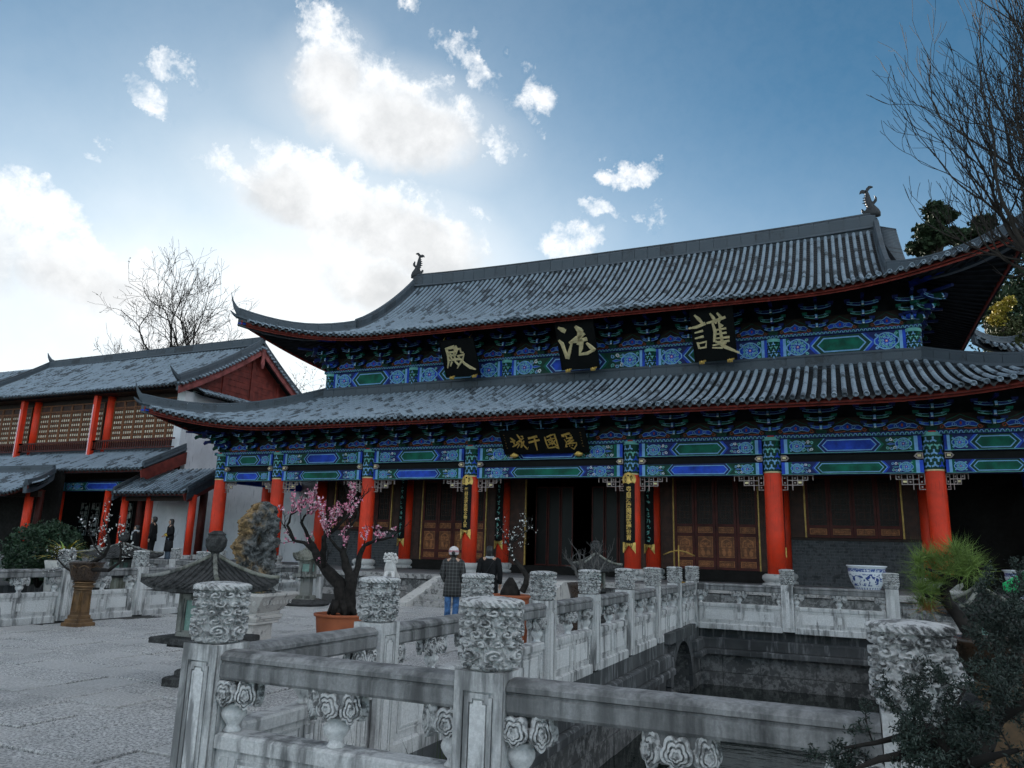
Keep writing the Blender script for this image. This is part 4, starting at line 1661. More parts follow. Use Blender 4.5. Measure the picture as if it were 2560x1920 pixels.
def build_beams():
    FRET = fret_mesh()
    bays = list(zip(FCX, FCX[1:]))
    rnd = random.Random(3)
    fills = ['green', 'blue', 'green', 'blue', 'green', 'blue', 'green']
    yf = YC - .17
    for i, (a, b) in enumerate(bays):
        x0, x1 = XC + a + .28, XC + b - .28
        up, lo = fills[i], fills[(i + 1) % 7]
        for (z0, z1, f, nm) in ((4.81, 5.29, up, 'painted_beam'), (4.16, 4.56, lo, 'painted_beam')):
            mb = MB()
            mb.bbox(x0, x1, yf, YC + .17, z0, z1, 'deep_blue')
            bm_ = hall(mb, nm)
            P = Paint(lambda u, w, h: (u, yf - h, w))
            paint_beam(P, x0 + .01, x1 - .01, z0 + .01, z1 - .01, f, None, z1 > 5, rnd)
            hall(P.mb, 'painted_scrolls', bm_)
        # dark board between the two beams, with little carved ends
        mb = MB()
        mb.bbox(x0, x1, YC - .06, YC + .06, 4.56, 4.81, 'lacquer')
        for sg, e in ((1, x0), (-1, x1)):
            mb.prism([(e, 4.60), (e + sg * .16, 4.60), (e + sg * .24, 4.685), (e + sg * .16, 4.77), (e, 4.77)], .10, 'fret', lambda u, w, h: (u, YC - .07 - h, w))
            mb.prism([(e + sg * .03, 4.63), (e + sg * .13, 4.63), (e + sg * .19, 4.685), (e + sg * .13, 4.74), (e + sg * .03, 4.74)], .012, 'lacquer', lambda u, w, h: (u, YC - .172 - h, w))
            mb.box((e + sg * .10, YC - .19, 4.685), (.10, .03, .07), 'gold_pale')
        hall(mb, 'gap_board')
        # fretwork under the beam at both columns
        for sg, e in ((1, x0), (-1, x1)):
            M = Matrix.Translation(Vector((e, YC, 4.155)) - HO) @ Matrix.Diagonal((sg * (1.0 if b - a > 4 else .62), 1, 1, 1))
            inst('fretwork_bracket', FRET, HALL, M)
    # plate with scallops along the top of the beams
    mb = MB()
    mb.bbox(XC - 15.6, XC + 15.6, YC - .24, YC + .24, 5.295, 5.42, 'deep_blue')
    pl = hall(mb, 'wall_plate')
    P = Paint(lambda u, w, h: (u, YC - .24 - h, w))
    scallops(P, XC - 15.6, XC + 15.6, 5.297, 5.418)
    hall(P.mb, 'painted_scallops', pl)
    # side beams of the end bays (going back)
    for sg in (-1, 1):
        mb = MB()
        x = XC + sg * 15.27
        for (z0, z1) in ((4.81, 5.29), (4.16, 4.56)):
            mb.bbox(x - .17, x + .17, YC + .28, YC + 14, z0, z1, 'blue')
        mb.bbox(x - .24, x + .24, YC + .25, YC + 14, 5.296, 5.42, 'deep_blue')
        hall(mb, 'side_beam')
        for yy in (YU, YU + 5, YU + 10):
            c = MB()
            c.lathe([(.27, TERR_Z), (.27, 5.3)], 'red_paint', (x, yy, 0), 18)
            hall(c, 'column')
    # upper storey: painted frieze on the set-back wall
    ubays = [(-12.12, -7.6), (-7.6, -3.05), (-3.05, 3.05), (3.05, 7.6), (7.6, 12.12)]
    yw = YU - .15
    for i, (a, b) in enumerate(ubays):
        x0, x1 = XC + a + .22, XC + b - .22
        mb = MB()
        mb.bbox(x0, x1, yw, YU + .2, 8.55, 9.42, 'deep_blue')
        bm_ = hall(mb, 'painted_beam')
        P = Paint(lambda u, w, h: (u, yw - h, w))
        paint_beam(P, x0 + .005, x1 - .005, 8.70, 9.40, 'green' if i != 2 else 'blue', None, True, rnd)
        hall(P.mb, 'painted_scrolls', bm_)
        mb = MB()
    for xr in (-12.12, -7.6, -3.05, 3.05, 7.6, 12.12):
        x = XC + xr
        mb = MB()
        mb.lathe([(.26, 8.4), (.26, 9.42)], 'deep_green', (x, YU, 0), 20)
        mb.lathe([(.27, 9.30), (.285, 9.36), (.27, 9.42)], 'pale_green', (x, YU, 0), 20, cap=False)
        column_collar_paint(mb, x, YU, 8.62, 9.28, .262)
        hall(mb, 'upper_column')
    mb = MB()
    mb.bbox(XC - 12.4, XC + 12.4, yw - .08, YU + .25, 9.424, 9.55, 'deep_blue')
    pl = hall(mb, 'wall_plate')
    P = Paint(lambda u, w, h: (u, yw - .08 - h, w))
    scallops(P, XC - 12.4, XC + 12.4, 9.426, 9.548)
    hall(P.mb, 'painted_scallops', pl)


def build_brackets():
    B = bracket_mesh()
    # lower tier
    spots = []
    for (a, b), n in zip(zip(FCX, FCX[1:]), (2, 3, 3, 4, 3, 3, 2)):
        spots += [a + (b - a) * k / n for k in range(n)]
    spots.append(FCX[-1])
    PAN = {}

    def put(xs, y, z, sc):
        for x in xs:
            inst('bracket_set', B, HALL, Matrix.Translation(Vector((XC + x, y, z)) - HO) @ Matrix.Diagonal((1.0, sc[0], sc[1], 1)))
        for a, b in zip(xs, xs[1:]):
            w = round(b - a - .10, 2)
            key = (w, sc)
            if key not in PAN:
                PAN[key] = bracket_panel_mesh(w, .62 * sc[1])
            inst('bracket_panel', PAN[key], HALL, Matrix.Translation(Vector((XC + (a + b) / 2, y + .06, z)) - HO))
    put(spots, YC - .02, 5.42, (1.0, .86))
    us = []
    for (a, b), n in zip([(-12.12, -7.6), (-7.6, -3.05), (-3.05, 3.05), (3.05, 7.6), (7.6, 12.12)], (3, 3, 4, 3, 3)):
        us += [a + (b - a) * k / n for k in range(n)]
    us.append(12.12)
    put(us, YU - .02, 9.55, (1.0, 1.02))
    # boards behind the panels and the boarded soffits
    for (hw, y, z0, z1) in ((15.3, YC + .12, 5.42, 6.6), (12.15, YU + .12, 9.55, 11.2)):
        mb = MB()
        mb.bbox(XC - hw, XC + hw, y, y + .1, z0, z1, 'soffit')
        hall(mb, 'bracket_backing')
    # corner clusters fan out on the diagonal and along the sides
    for (hw, y, z, sc) in ((15.27, YC, 5.42, .86), (12.12, YU, 9.55, 1.02)):
        for sg in (-1, 1):
            for ang, st in ((45, 1.45), (90, 1.0)):
                M = Matrix.Translation(Vector((XC + sg * hw, y, z)) - HO) @ Matrix.Rotation(rad(sg * ang), 4, 'Z') @ Matrix.Diagonal((1, st, sc, 1))
                inst('bracket_set', B, HALL, M)
            for k in range(1, 9):
                M = Matrix.Translation(Vector((XC + sg * hw, y + k * 1.5, z)) - HO) @ Matrix.Rotation(rad(sg * 90), 4, 'Z') @ Matrix.Diagonal((1, 1, sc, 1))
                inst('bracket_set', B, HALL, M)


def dragon_mesh(k=1.0):
    """fish-tailed ridge-end beast seen from the side: body S-curve, fins, split tail"""
    mb = MB()
    # in units from the picture: x right, z up; body spine with half-widths
    spine = [(0.02, -.05, .24), (.02, .12, .25), (.05, .28, .22), (.13, .45, .17), (.21, .62, .15), (.24, .80, .13), (.24, .96, .095), (.26, 1.10, .075), (.30, 1.20, .07)]
    rings = []
    for i, (x, z, r) in enumerate(spine):
        rings.append([(x + r * math.cos(t), .62 * r * math.sin(t), z) for t in [2 * math.pi * q / 12 for q in range(12)]])
    mb.loft(rings, 'tile_dark', True)

    def fin(poly, d=.05):
        mb.prism(poly, d * 2, 'tile_dark', lambda u, w, h: (u, h - d, w))
    fin([(.24, 1.14), (.33, 1.14), (.28, 1.30), (.18, 1.40), (.10, 1.40), (.00, 1.34), (.12, 1.30)])
    fin([(.27, 1.14), (.30, 1.22), (.44, 1.26), (.52, 1.22), (.56, 1.10), (.46, 1.13), (.36, 1.10)])
    fin([(.10, .52), (-.02, .56), (-.12, .68), (-.12, .80), (-.03, .92), (-.04, .78), (.02, .66), (.12, .64)])
    for (z, x) in ((.98, .33), (.88, .38), (.76, .40), (.64, .41), (.52, .34), (.42, .28)):
        fin([(x - .10, z + .05), (x + .06, z), (x - .10, z - .06)], .03)
    # head lying on the ridge
    rings = []
    for (x, z, r) in ((.02, .10, .2), (.18, .16, .17), (.32, .20, .14), (.44, .16, .09), (.5, .10, .04)):
        rings.append([(x, .7 * r * math.sin(t), z + r * math.cos(t)) for t in [2 * math.pi * q / 10 for q in range(10)]])
    mb.loft(rings, 'tile_dark', True)
    fin([(.38, .22), (.48, .36), (.53, .34), (.52, .2)], .04)
    fin([(.22, .3), (.30, .40), (.36, .3)], .06)
    return mb.mesh('ridge_dragon')


LOW, UPP = {}, {}


def build_roofs():
    # ---------- lower roof
    e0, dep, hwT = 23.3, 4.85, 12.3
    hwE = hwT + dep
    prof = lambda d: 6.24 + 2.06 * (.74 * (d / dep) + .26 * (d / dep) ** 2)
    back = 2 * (YU - e0) + 12.0
    hs = back / 2
    yc2 = e0 + hs

    def dep_at(hw):
        return lambda s: min(dep, hw - abs(s))
    kw = dict(lift=1.0, span=7.0, flare=.55, pw=2.3, dlift=4.85)
    F = Slope(lambda s, d, z: (XC + s, e0 + d, z), hwE, dep_at(hwE), prof, **kw)
    Rr = Slope(lambda s, d, z: (XC + hwE - d, yc2 + s, z), hs, dep_at(hs), prof, **kw)
    Ll = Slope(lambda s, d, z: (XC - hwE + d, yc2 - s, z), hs, dep_at(hs), prof, **kw)
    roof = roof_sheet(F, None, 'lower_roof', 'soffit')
    roof.parent = HALL
    roof.location = -HO
    for S in (Rr, Ll):
        roof_sheet(S, roof, 'roof_boarding', 'soffit', n=16)
    roof_tiles([F, Rr, Ll], .285, .078, .36, roof, 300)
    for S in (F, Rr, Ll):
        fascia(S, roof)
        rafters(S, roof, .16, 2.2)
    for sg in (-1, 1):
        path = []
        for i in range(15):
            q = dep * (1 - i / 14.0)
            p = F.pt(sg * (hwE - q), q, .08)
            path.append(p)
        tip = path[-1]
        dd = Vector((sg, -1, 0)).normalized()
        horn = [(tip + dd * -.05 + Vector((0, 0, .15)), .20, .36), (tip + dd * .10 + Vector((0, 0, .28)), .17, .34), (tip + dd * .24 + Vector((0, 0, .52)), .12, .26),
                (tip + dd * .33 + Vector((0, 0, .80)), .08, .18), (tip + dd * .37 + Vector((0, 0, 1.05)), .03, .06)]
        ridge_blocks(path, .20, .34, .62, roof, 'hip_ridge_block', horn=horn)
        # curled eave end under the horn
        mb = MB()
        mb.tube([tip + dd * -.2 + Vector((0, 0, -.02)), tip + dd * .06 + Vector((0, 0, .0)), tip + dd * .22 + Vector((0, 0, .10)), tip + dd * .34 + Vector((0, 0, .22))], [.10, .09, .06, .02], 'tile_ridge', 8)
        mb.build('eave_curl', roof)
        # corner rafter
        mb = MB()
        a, b = F.pt(sg * (hwE - 3.4), 3.4, -.45), tip + Vector((0, 0, -.30))
        mb.tube([a, a.lerp(b, .5) + Vector((0, 0, -.12)), b], [.13, .13, .10], 'blue', 6)
        mb.build('corner_rafter', roof)
    z = prof(dep)
    ridge_blocks([(XC - hwT - .05, e0 + dep - .04, z), (XC, e0 + dep - .04, z), (XC + hwT + .05, e0 + dep - .04, z)], .22, .36, .62, roof, 'wall_ridge_block')
    for sg in (-1, 1):
        ridge_blocks([(XC + sg * hwT, e0 + dep + .1, z), (XC + sg * hwT, yc2 + 6, z)], .22, .36, .9, roof, 'wall_ridge_block')
    # ---------- upper roof (hip and gable)
    e1, run, hwR = 26.15, 8.05, 11.6
    yr = e1 + run
    hwU = 14.6
    side = hwU - hwR
    profu = lambda d: 10.53 + 5.1 * (.46 * (d / run) + .54 * (d / run) ** 2)
    kw = dict(lift=1.12, span=6.5, flare=.80, pw=2.2, dlift=3.6)
    Fu = Slope(lambda s, d, z: (XC + s, e1 + d, z), hwU, lambda s: run if abs(s) < hwR else max(0.0, hwU - abs(s)), profu, **kw)
    Bu = Slope(lambda s, d, z: (XC - s, 2 * yr - e1 - d, z), hwU, lambda s: run if abs(s) < hwR else max(0.0, hwU - abs(s)), profu, **kw)
    Ru = Slope(lambda s, d, z: (XC + hwU - d, yr + s, z), run, lambda s: min(side, run - abs(s)), profu, **kw)
    Lu = Slope(lambda s, d, z: (XC - hwU + d, yr - s, z), run, lambda s: min(side, run - abs(s)), profu, **kw)
    ru = roof_sheet(Fu, None, 'upper_roof', 'soffit', n=58)
    ru.parent = HALL
    ru.location = -HO
    roof_sheet(Bu, ru, 'roof_boarding', 'soffit', n=29)
    for S in (Ru, Lu):
        roof_sheet(S, ru, 'roof_boarding', 'soffit', n=16)
    roof_tiles([Fu, Ru, Lu, Bu], .285, .078, .37, ru, 300)
    for S in (Fu, Ru, Lu, Bu):
        fascia(S, ru)
    for S in (Fu, Ru, Lu):
        rafters(S, ru, .16, 2.0)
    zr = profu(run)
    path = [(XC + s, yr, zr - .05 + .18 * (abs(s) / hwR) ** 3) for s in np.linspace(-hwR, hwR, 25)]
    ridge_blocks(path, .30, .64, .62, ru, 'main_ridge_block')
    D = dragon_mesh()
    for sg in (-1, 1):
        inst('ridge_dragon', D, ru, Matrix.Translation((XC + sg * hwR, yr, zr + .70)) @ Matrix.Diagonal((-sg * 1.0, 1, 1, 1)))
        # descending ridge on the gable edge, then the hip ridge out to the corner
        path = []
        for i in range(12):
            d = run - (run - side) * i / 11.0
            path.append(Fu.pt(sg * hwR, d, .08))
        ridge_blocks(path, .24, .44, .62, ru, 'gable_ridge_block')
        path = []
        for i in range(11):
            q = side * (1 - i / 10.0)
            path.append(Fu.pt(sg * (hwU - q), q, .08))
        tip = path[-1]
        dd = Vector((sg, -1, 0)).normalized()
        horn = [(tip + dd * -.05 + Vector((0, 0, .15)), .20, .40), (tip + dd * .10 + Vector((0, 0, .30)), .17, .36), (tip + dd * .26 + Vector((0, 0, .56)), .12, .28),
                (tip + dd * .36 + Vector((0, 0, .86)), .08, .18), (tip + dd * .42 + Vector((0, 0, 1.14)), .03, .06)]
        ridge_blocks(path, .20, .36, .60, ru, 'hip_ridge_block', horn=horn)
        mb = MB()
        mb.tube([tip + dd * -.2 + Vector((0, 0, -.02)), tip + dd * .06, tip + dd * .22 + Vector((0, 0, .10)), tip + dd * .36 + Vector((0, 0, .24))], [.10, .09, .06, .02], 'tile_ridge', 8)
        mb.build('eave_curl', ru)
        mb = MB()
        a, b = Fu.pt(sg * (hwU - 2.7), 2.7, -.5), tip + Vector((0, 0, -.30))
        mb.tube([a, a.lerp(b, .5) + Vector((0, 0, -.12)), b], [.13, .13, .10], 'blue', 6)
        mb.build('corner_rafter', ru)
        # gable: side ridge at its foot, wooden gable wall, and the rolls laid across the verge
        zg = profu(side)
        ridge_blocks([(XC + sg * hwR, yr - run + side, zg), (XC + sg * hwR, yr + run - side, zg)], .24, .40, .7, ru, 'gable_ridge_block')
        mb = MB()
        poly = []
        for i in range(13):
            d = side + (run - side) * i / 12
            poly.append((e1 + d, profu(d) - .30))
        poly += [(2 * yr - u, w) for (u, w) in reversed(poly[:-1])]
        mb.prism(poly, .1, 'gable_red', lambda u, w, h: (XC + sg * (hwR - .45) + h, u, w))
        mb.build('gable_wall', ru)
        mb = MB()
        for i in range(34):
            d = side + .4 + (run - side - .4) * i / 33
            for mir in (0, 1):
                y = e1 + d if not mir else 2 * yr - e1 - d
                z = profu(d) + .10
                mb.tube([(XC + sg * (hwR + .12), y, z), (XC + sg * (hwR + .75), y, z - .22)], .075, 'tile_ridge', 6)
        o = mb.build('verge_tiles', ru)
        o['kind'] = 'stuff'
    # body of the upper storey
    mb = MB()
    mb.bbox(XC - 12.0, XC + 12.0, YU + .22, yr + 5.7, 8.0, 10.6, 'gable_red')
    hall(mb, 'upper_wall')


def lattice_rect(mb, x0, x1, z0, z1, y, mat, nx, nz, t=.014, d=.02):
    for i in range(nx + 1):
        x = x0 + (x1 - x0) * i / nx
        mb.bbox(x - t / 2, x + t / 2, y - d / 2, y + d / 2, z0, z1, mat)
    for j in range(nz + 1):
        z = z0 + (z1 - z0) * j / nz
        mb.bbox(x0, x1, y - d / 2 - .002, y + d / 2 - .002, z - t / 2, z + t / 2, mat)


def carved_panel(mb, x0, x1, z0, z1, y, rich):
    """gilded carved board: bead frame, arch of foliage and paired lobes"""
    fr = lambda u, w, h: (u, y - h, w)
    mb.prism([(x0, z0), (x1, z0), (x1, z1), (x0, z1)], .02, 'carved_low', lambda u, w, h: (u, y - h, w))
    frame_ring(mb, x0, x1, z0, z1, .02, .034, 'carved_gold', fr)
    c, w, h = (x0 + x1) / 2, x1 - x0, z1 - z0
    P = Paint(lambda u, v, d: (u, y - .022 - d, v), .005)
    if rich:
        P.line([(c - w * .34, z0 + h * .5), (c - w * .30, z0 + h * .78), (c, z0 + h * .90), (c + w * .30, z0 + h * .78), (c + w * .34, z0 + h * .5)], .05, 'carved_gold', 2)
        for sg in (-1, 1):
            P.disc(c + sg * w * .18, z0 + h * .22, w * .13, h * .15, 'carved_gold', 2, 10)
            P.disc(c + sg * w * .2, z0 + h * .52, w * .14, h * .05, 'carved_gold', 2, 8)
            P.disc(c + sg * w * .22, z0 + h * .40, w * .12, h * .035, 'carved_gold', 2, 8)
            P.curl(c + sg * w * .14, z0 + h * .68, w * .1, 'carved_gold', 2, .025, 1.0, 0, sg)
        P.disc(c, z0 + h * .62, w * .05, h * .12, 'carved_gold', 3, 8)
    else:
        for k in range(5):
            P.curl(c + (k - 2) * w * .15, z0 + h * .5, h * .26, 'carved_gold', 2, .02, 1.0, k, 1 if k % 2 else -1)
    o = P.mb
    for f, m in zip(o.f, o.m):
        mb.add([o.v[i] for i in f], [tuple(range(len(f)))], o.slots[m])


def build_front_wall():
    """doors, windows, brick aprons and the dark open middle bay on the inner column line"""
    y = YU
    # sill and transom zone over the whole front
    mb = MB()
    mb.bbox(XC - 11.85, XC + 11.85, y + .10, y + .25, 4.45, 8.2, 'dark_wood')
    hall(mb, 'transom_wall')
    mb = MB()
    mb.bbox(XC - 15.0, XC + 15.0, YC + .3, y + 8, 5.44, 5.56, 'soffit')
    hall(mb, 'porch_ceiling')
    # door leaves
    for s in (-1, 1):
        a, b = sorted((XC + s * 3.05, XC + s * 7.6))
        x0, x1 = a + .28, b - .28
        mid = (x0 + x1) / 2
        d0, d1 = mid - 1.47, mid + 1.47
        mb = MB()
        mb.bbox(x0, x1, y - .10, y + .10, TERR_Z - .02, 1.14, 'interior')
        hall(mb, 'door_sill')
        for (p, q) in ((x0, d0 - .06), (d1 + .06, x1)):
            mb = MB()
            mb.bbox(p, q, y - .03, y + .05, 1.14, 4.45, 'brown_wood')
            frame_ring(mb, p + .08, q - .08, 1.3, 2.3, .03, .02, 'brown_wood', lambda u, w, h: (u, y - .03 - h, w))
            frame_ring(mb, p + .08, q - .08, 2.45, 4.3, .03, .02, 'brown_wood', lambda u, w, h: (u, y - .03 - h, w))
            hall(mb, 'side_panel')
        for xx in (d0 - .03, d1 + .03):
            mb = MB()
            mb.bbox(xx - .026, xx + .026, y - .07, y + .03, 1.10, 4.42, 'brass')
            hall(mb, 'brass_strip')
        for k in range(4):
            l0, l1 = d0 + (d1 - d0) * k / 4 + .006, d0 + (d1 - d0) * (k + 1) / 4 - .006
            mb = MB()
            frame_ring(mb, l0, l1, 1.15, 4.42, .09, .06, 'red_wood', lambda u, w, h: (u, y - h, w))
            for (z0, z1) in ((1.46, 1.56), (2.31, 2.42), (2.65, 2.74)):
                mb.bbox(l0 + .09, l1 - .09, y - .06, y, z0, z1, 'red_wood')
            mb.bbox(l0 + .09, l1 - .09, y - .01, y + .01, 1.24, 4.33, 'dark_wood')
            leaf = hall(mb, 'door_leaf')
            mb = MB()
            lattice_rect(mb, l0 + .10, l1 - .10, 2.78, 4.30, y - .025, 'dark_glass', 6, 10)
            lattice_rect(mb, l0 + .18, l1 - .18, 2.95, 4.1, y - .037, 'brown_wood', 2, 5, .02)
            hall(mb, 'lattice', leaf)
            for (z0, z1, rich) in ((1.23, 1.45, 0), (1.57, 2.30, 1), (2.43, 2.64, 0)):
                mb = MB()
                carved_panel(mb, l0 + .10, l1 - .10, z0, z1, y - .011, rich)
                hall(mb, 'carved_panel', leaf)
    # window bays over brick aprons
    for s in (-1, 1):
        a, b = sorted((XC + s * 7.6, XC + s * 12.12))
        x0, x1 = a + .27, b - .27
        mb = MB()
        mb.bbox(x0, x1, y - .04, y + .2, TERR_Z - .02, 2.24, 'mortar')
        bw = hall(mb, 'brick_apron')
        cw, ch = .30, .1055
        rows = 14
        for r in range(rows):
            z0 = TERR_Z + .0 + r * ch
            x = x0 - (cw / 2 if r % 2 else 0)
            while x < x1 - .02:
                p, q = max(x, x0) + .006, min(x + cw, x1) - .006
                x += cw
                if q - p < .04:
                    continue
                mb = MB()
                mb.bbox(p, q, y - .062 - random.uniform(0, .006), y - .03, z0 + .005, z0 + ch - .005, 'brick_grey')
                hall(mb, 'brick', bw)
        mid = (x0 + x1) / 2
        d0, d1 = mid - 1.47, mid + 1.47
        mb = MB()
        mb.cbox(x0, x1, y - .12, y + .16, 2.243, 2.33, 'dark_wood', .02)
        hall(mb, 'window_sill')
        for (p, q) in ((x0, d0 - .06), (d1 + .06, x1)):
            mb = MB()
            mb.bbox(p, q, y - .03, y + .05, 2.33, 4.45, 'brown_wood')
            frame_ring(mb, p + .07, q - .07, 2.45, 2.8, .03, .02, 'brown_wood', lambda u, w, h: (u, y - .03 - h, w))
            frame_ring(mb, p + .07, q - .07, 2.9, 4.3, .03, .02, 'brown_wood', lambda u, w, h: (u, y - .03 - h, w))
            hall(mb, 'side_panel')
        for xx in (d0 - .03, d1 + .03):
            mb = MB()
            mb.bbox(xx - .026, xx + .026, y - .07, y + .03, 2.30, 4.42, 'brass')
            hall(mb, 'brass_strip')
        for k in range(4):
            l0, l1 = d0 + (d1 - d0) * k / 4 + .006, d0 + (d1 - d0) * (k + 1) / 4 - .006
            mb = MB()
            frame_ring(mb, l0, l1, 2.335, 4.42, .08, .06, 'red_wood', lambda u, w, h: (u, y - h, w))
            mb.bbox(l0 + .08, l1 - .08, y - .06, y, 2.66, 2.75, 'red_wood')
            mb.bbox(l0 + .08, l1 - .08, y - .01, y + .01, 2.42, 4.34, 'dark_wood')
            leaf = hall(mb, 'window_leaf')
            mb = MB()
            lattice_rect(mb, l0 + .09, l1 - .09, 2.78, 4.32, y - .025, 'dark_glass', 6, 9)
            lattice_rect(mb, l0 + .17, l1 - .17, 2.95, 4.15, y - .037, 'brown_wood', 2, 5, .02)
            hall(mb, 'lattice', leaf)
            mb = MB()
            carved_panel(mb, l0 + .09, l1 - .09, 2.44, 2.64, y - .011, 0)
            hall(mb, 'carved_panel', leaf)
    # open middle bay: threshold, brass edged jambs, folded glazed leaves, dim room behind
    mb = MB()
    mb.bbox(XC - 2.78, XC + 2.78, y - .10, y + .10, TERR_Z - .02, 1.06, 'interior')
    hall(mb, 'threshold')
    for s in (-1, 1):
        mb = MB()
        p, q = sorted((XC + s * 2.1, XC + s * 2.78))
        mb.bbox(p, q, y - .03, y + .05, 1.06, 4.45, 'brown_wood')
        hall(mb, 'side_panel')
        mb = MB()
        mb.bbox(XC + s * 2.08 - .026, XC + s * 2.08 + .026, y - .07, y + .03, 1.06, 4.42, 'brass')
        hall(mb, 'brass_strip')
        for k in range(3):
            mb = MB()
            c = XC + s * (1.75 - .55 * k)
            fr = lambda u, w, h: (u, y + .9 - h, w)
            frame_ring(mb, c - .26, c + .26, 1.06, 4.2, .05, .05, 'red_wood', fr)
            mb.bbox(c - .21, c + .21, y + .87, y + .88, 1.11, 4.15, 'dark_glass')
            hall(mb, 'glazed_leaf')
        mb = MB()
        mb.lathe([(.24, TERR_Z), (.24, 5.4)], 'red_wood', (XC + s * 1.4, y + 2.4, 0), 16)
        hall(mb, 'column')
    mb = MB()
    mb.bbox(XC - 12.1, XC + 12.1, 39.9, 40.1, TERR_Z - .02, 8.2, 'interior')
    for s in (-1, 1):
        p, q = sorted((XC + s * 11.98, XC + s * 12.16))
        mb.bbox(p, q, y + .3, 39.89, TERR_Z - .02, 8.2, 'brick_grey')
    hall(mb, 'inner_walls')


build_columns()
build_beams()
build_brackets()
build_roofs()
build_front_wall()
# ------------------------------------------------------------------ placing by line of sight (returns real points)
_CM = np.array(cam.matrix_world)


def px(u, v, Y=None, Z=None, X=None):
    """point of the place seen at (u,v) of a 2212 x 1659 view, on the plane y=Y, z=Z or x=X"""
    d = _CM[:3, :3] @ np.array([u - 1106.0, -(v - 829.5), -1632.0])
    o = _CM[:3, 3]
    if Y is not None:
        t = (Y - o[1]) / d[1]
    elif Z is not None:
        t = (Z - o[2]) / d[2]
    else:
        t = (X - o[0]) / d[0]
    return Vector(o + d * t)


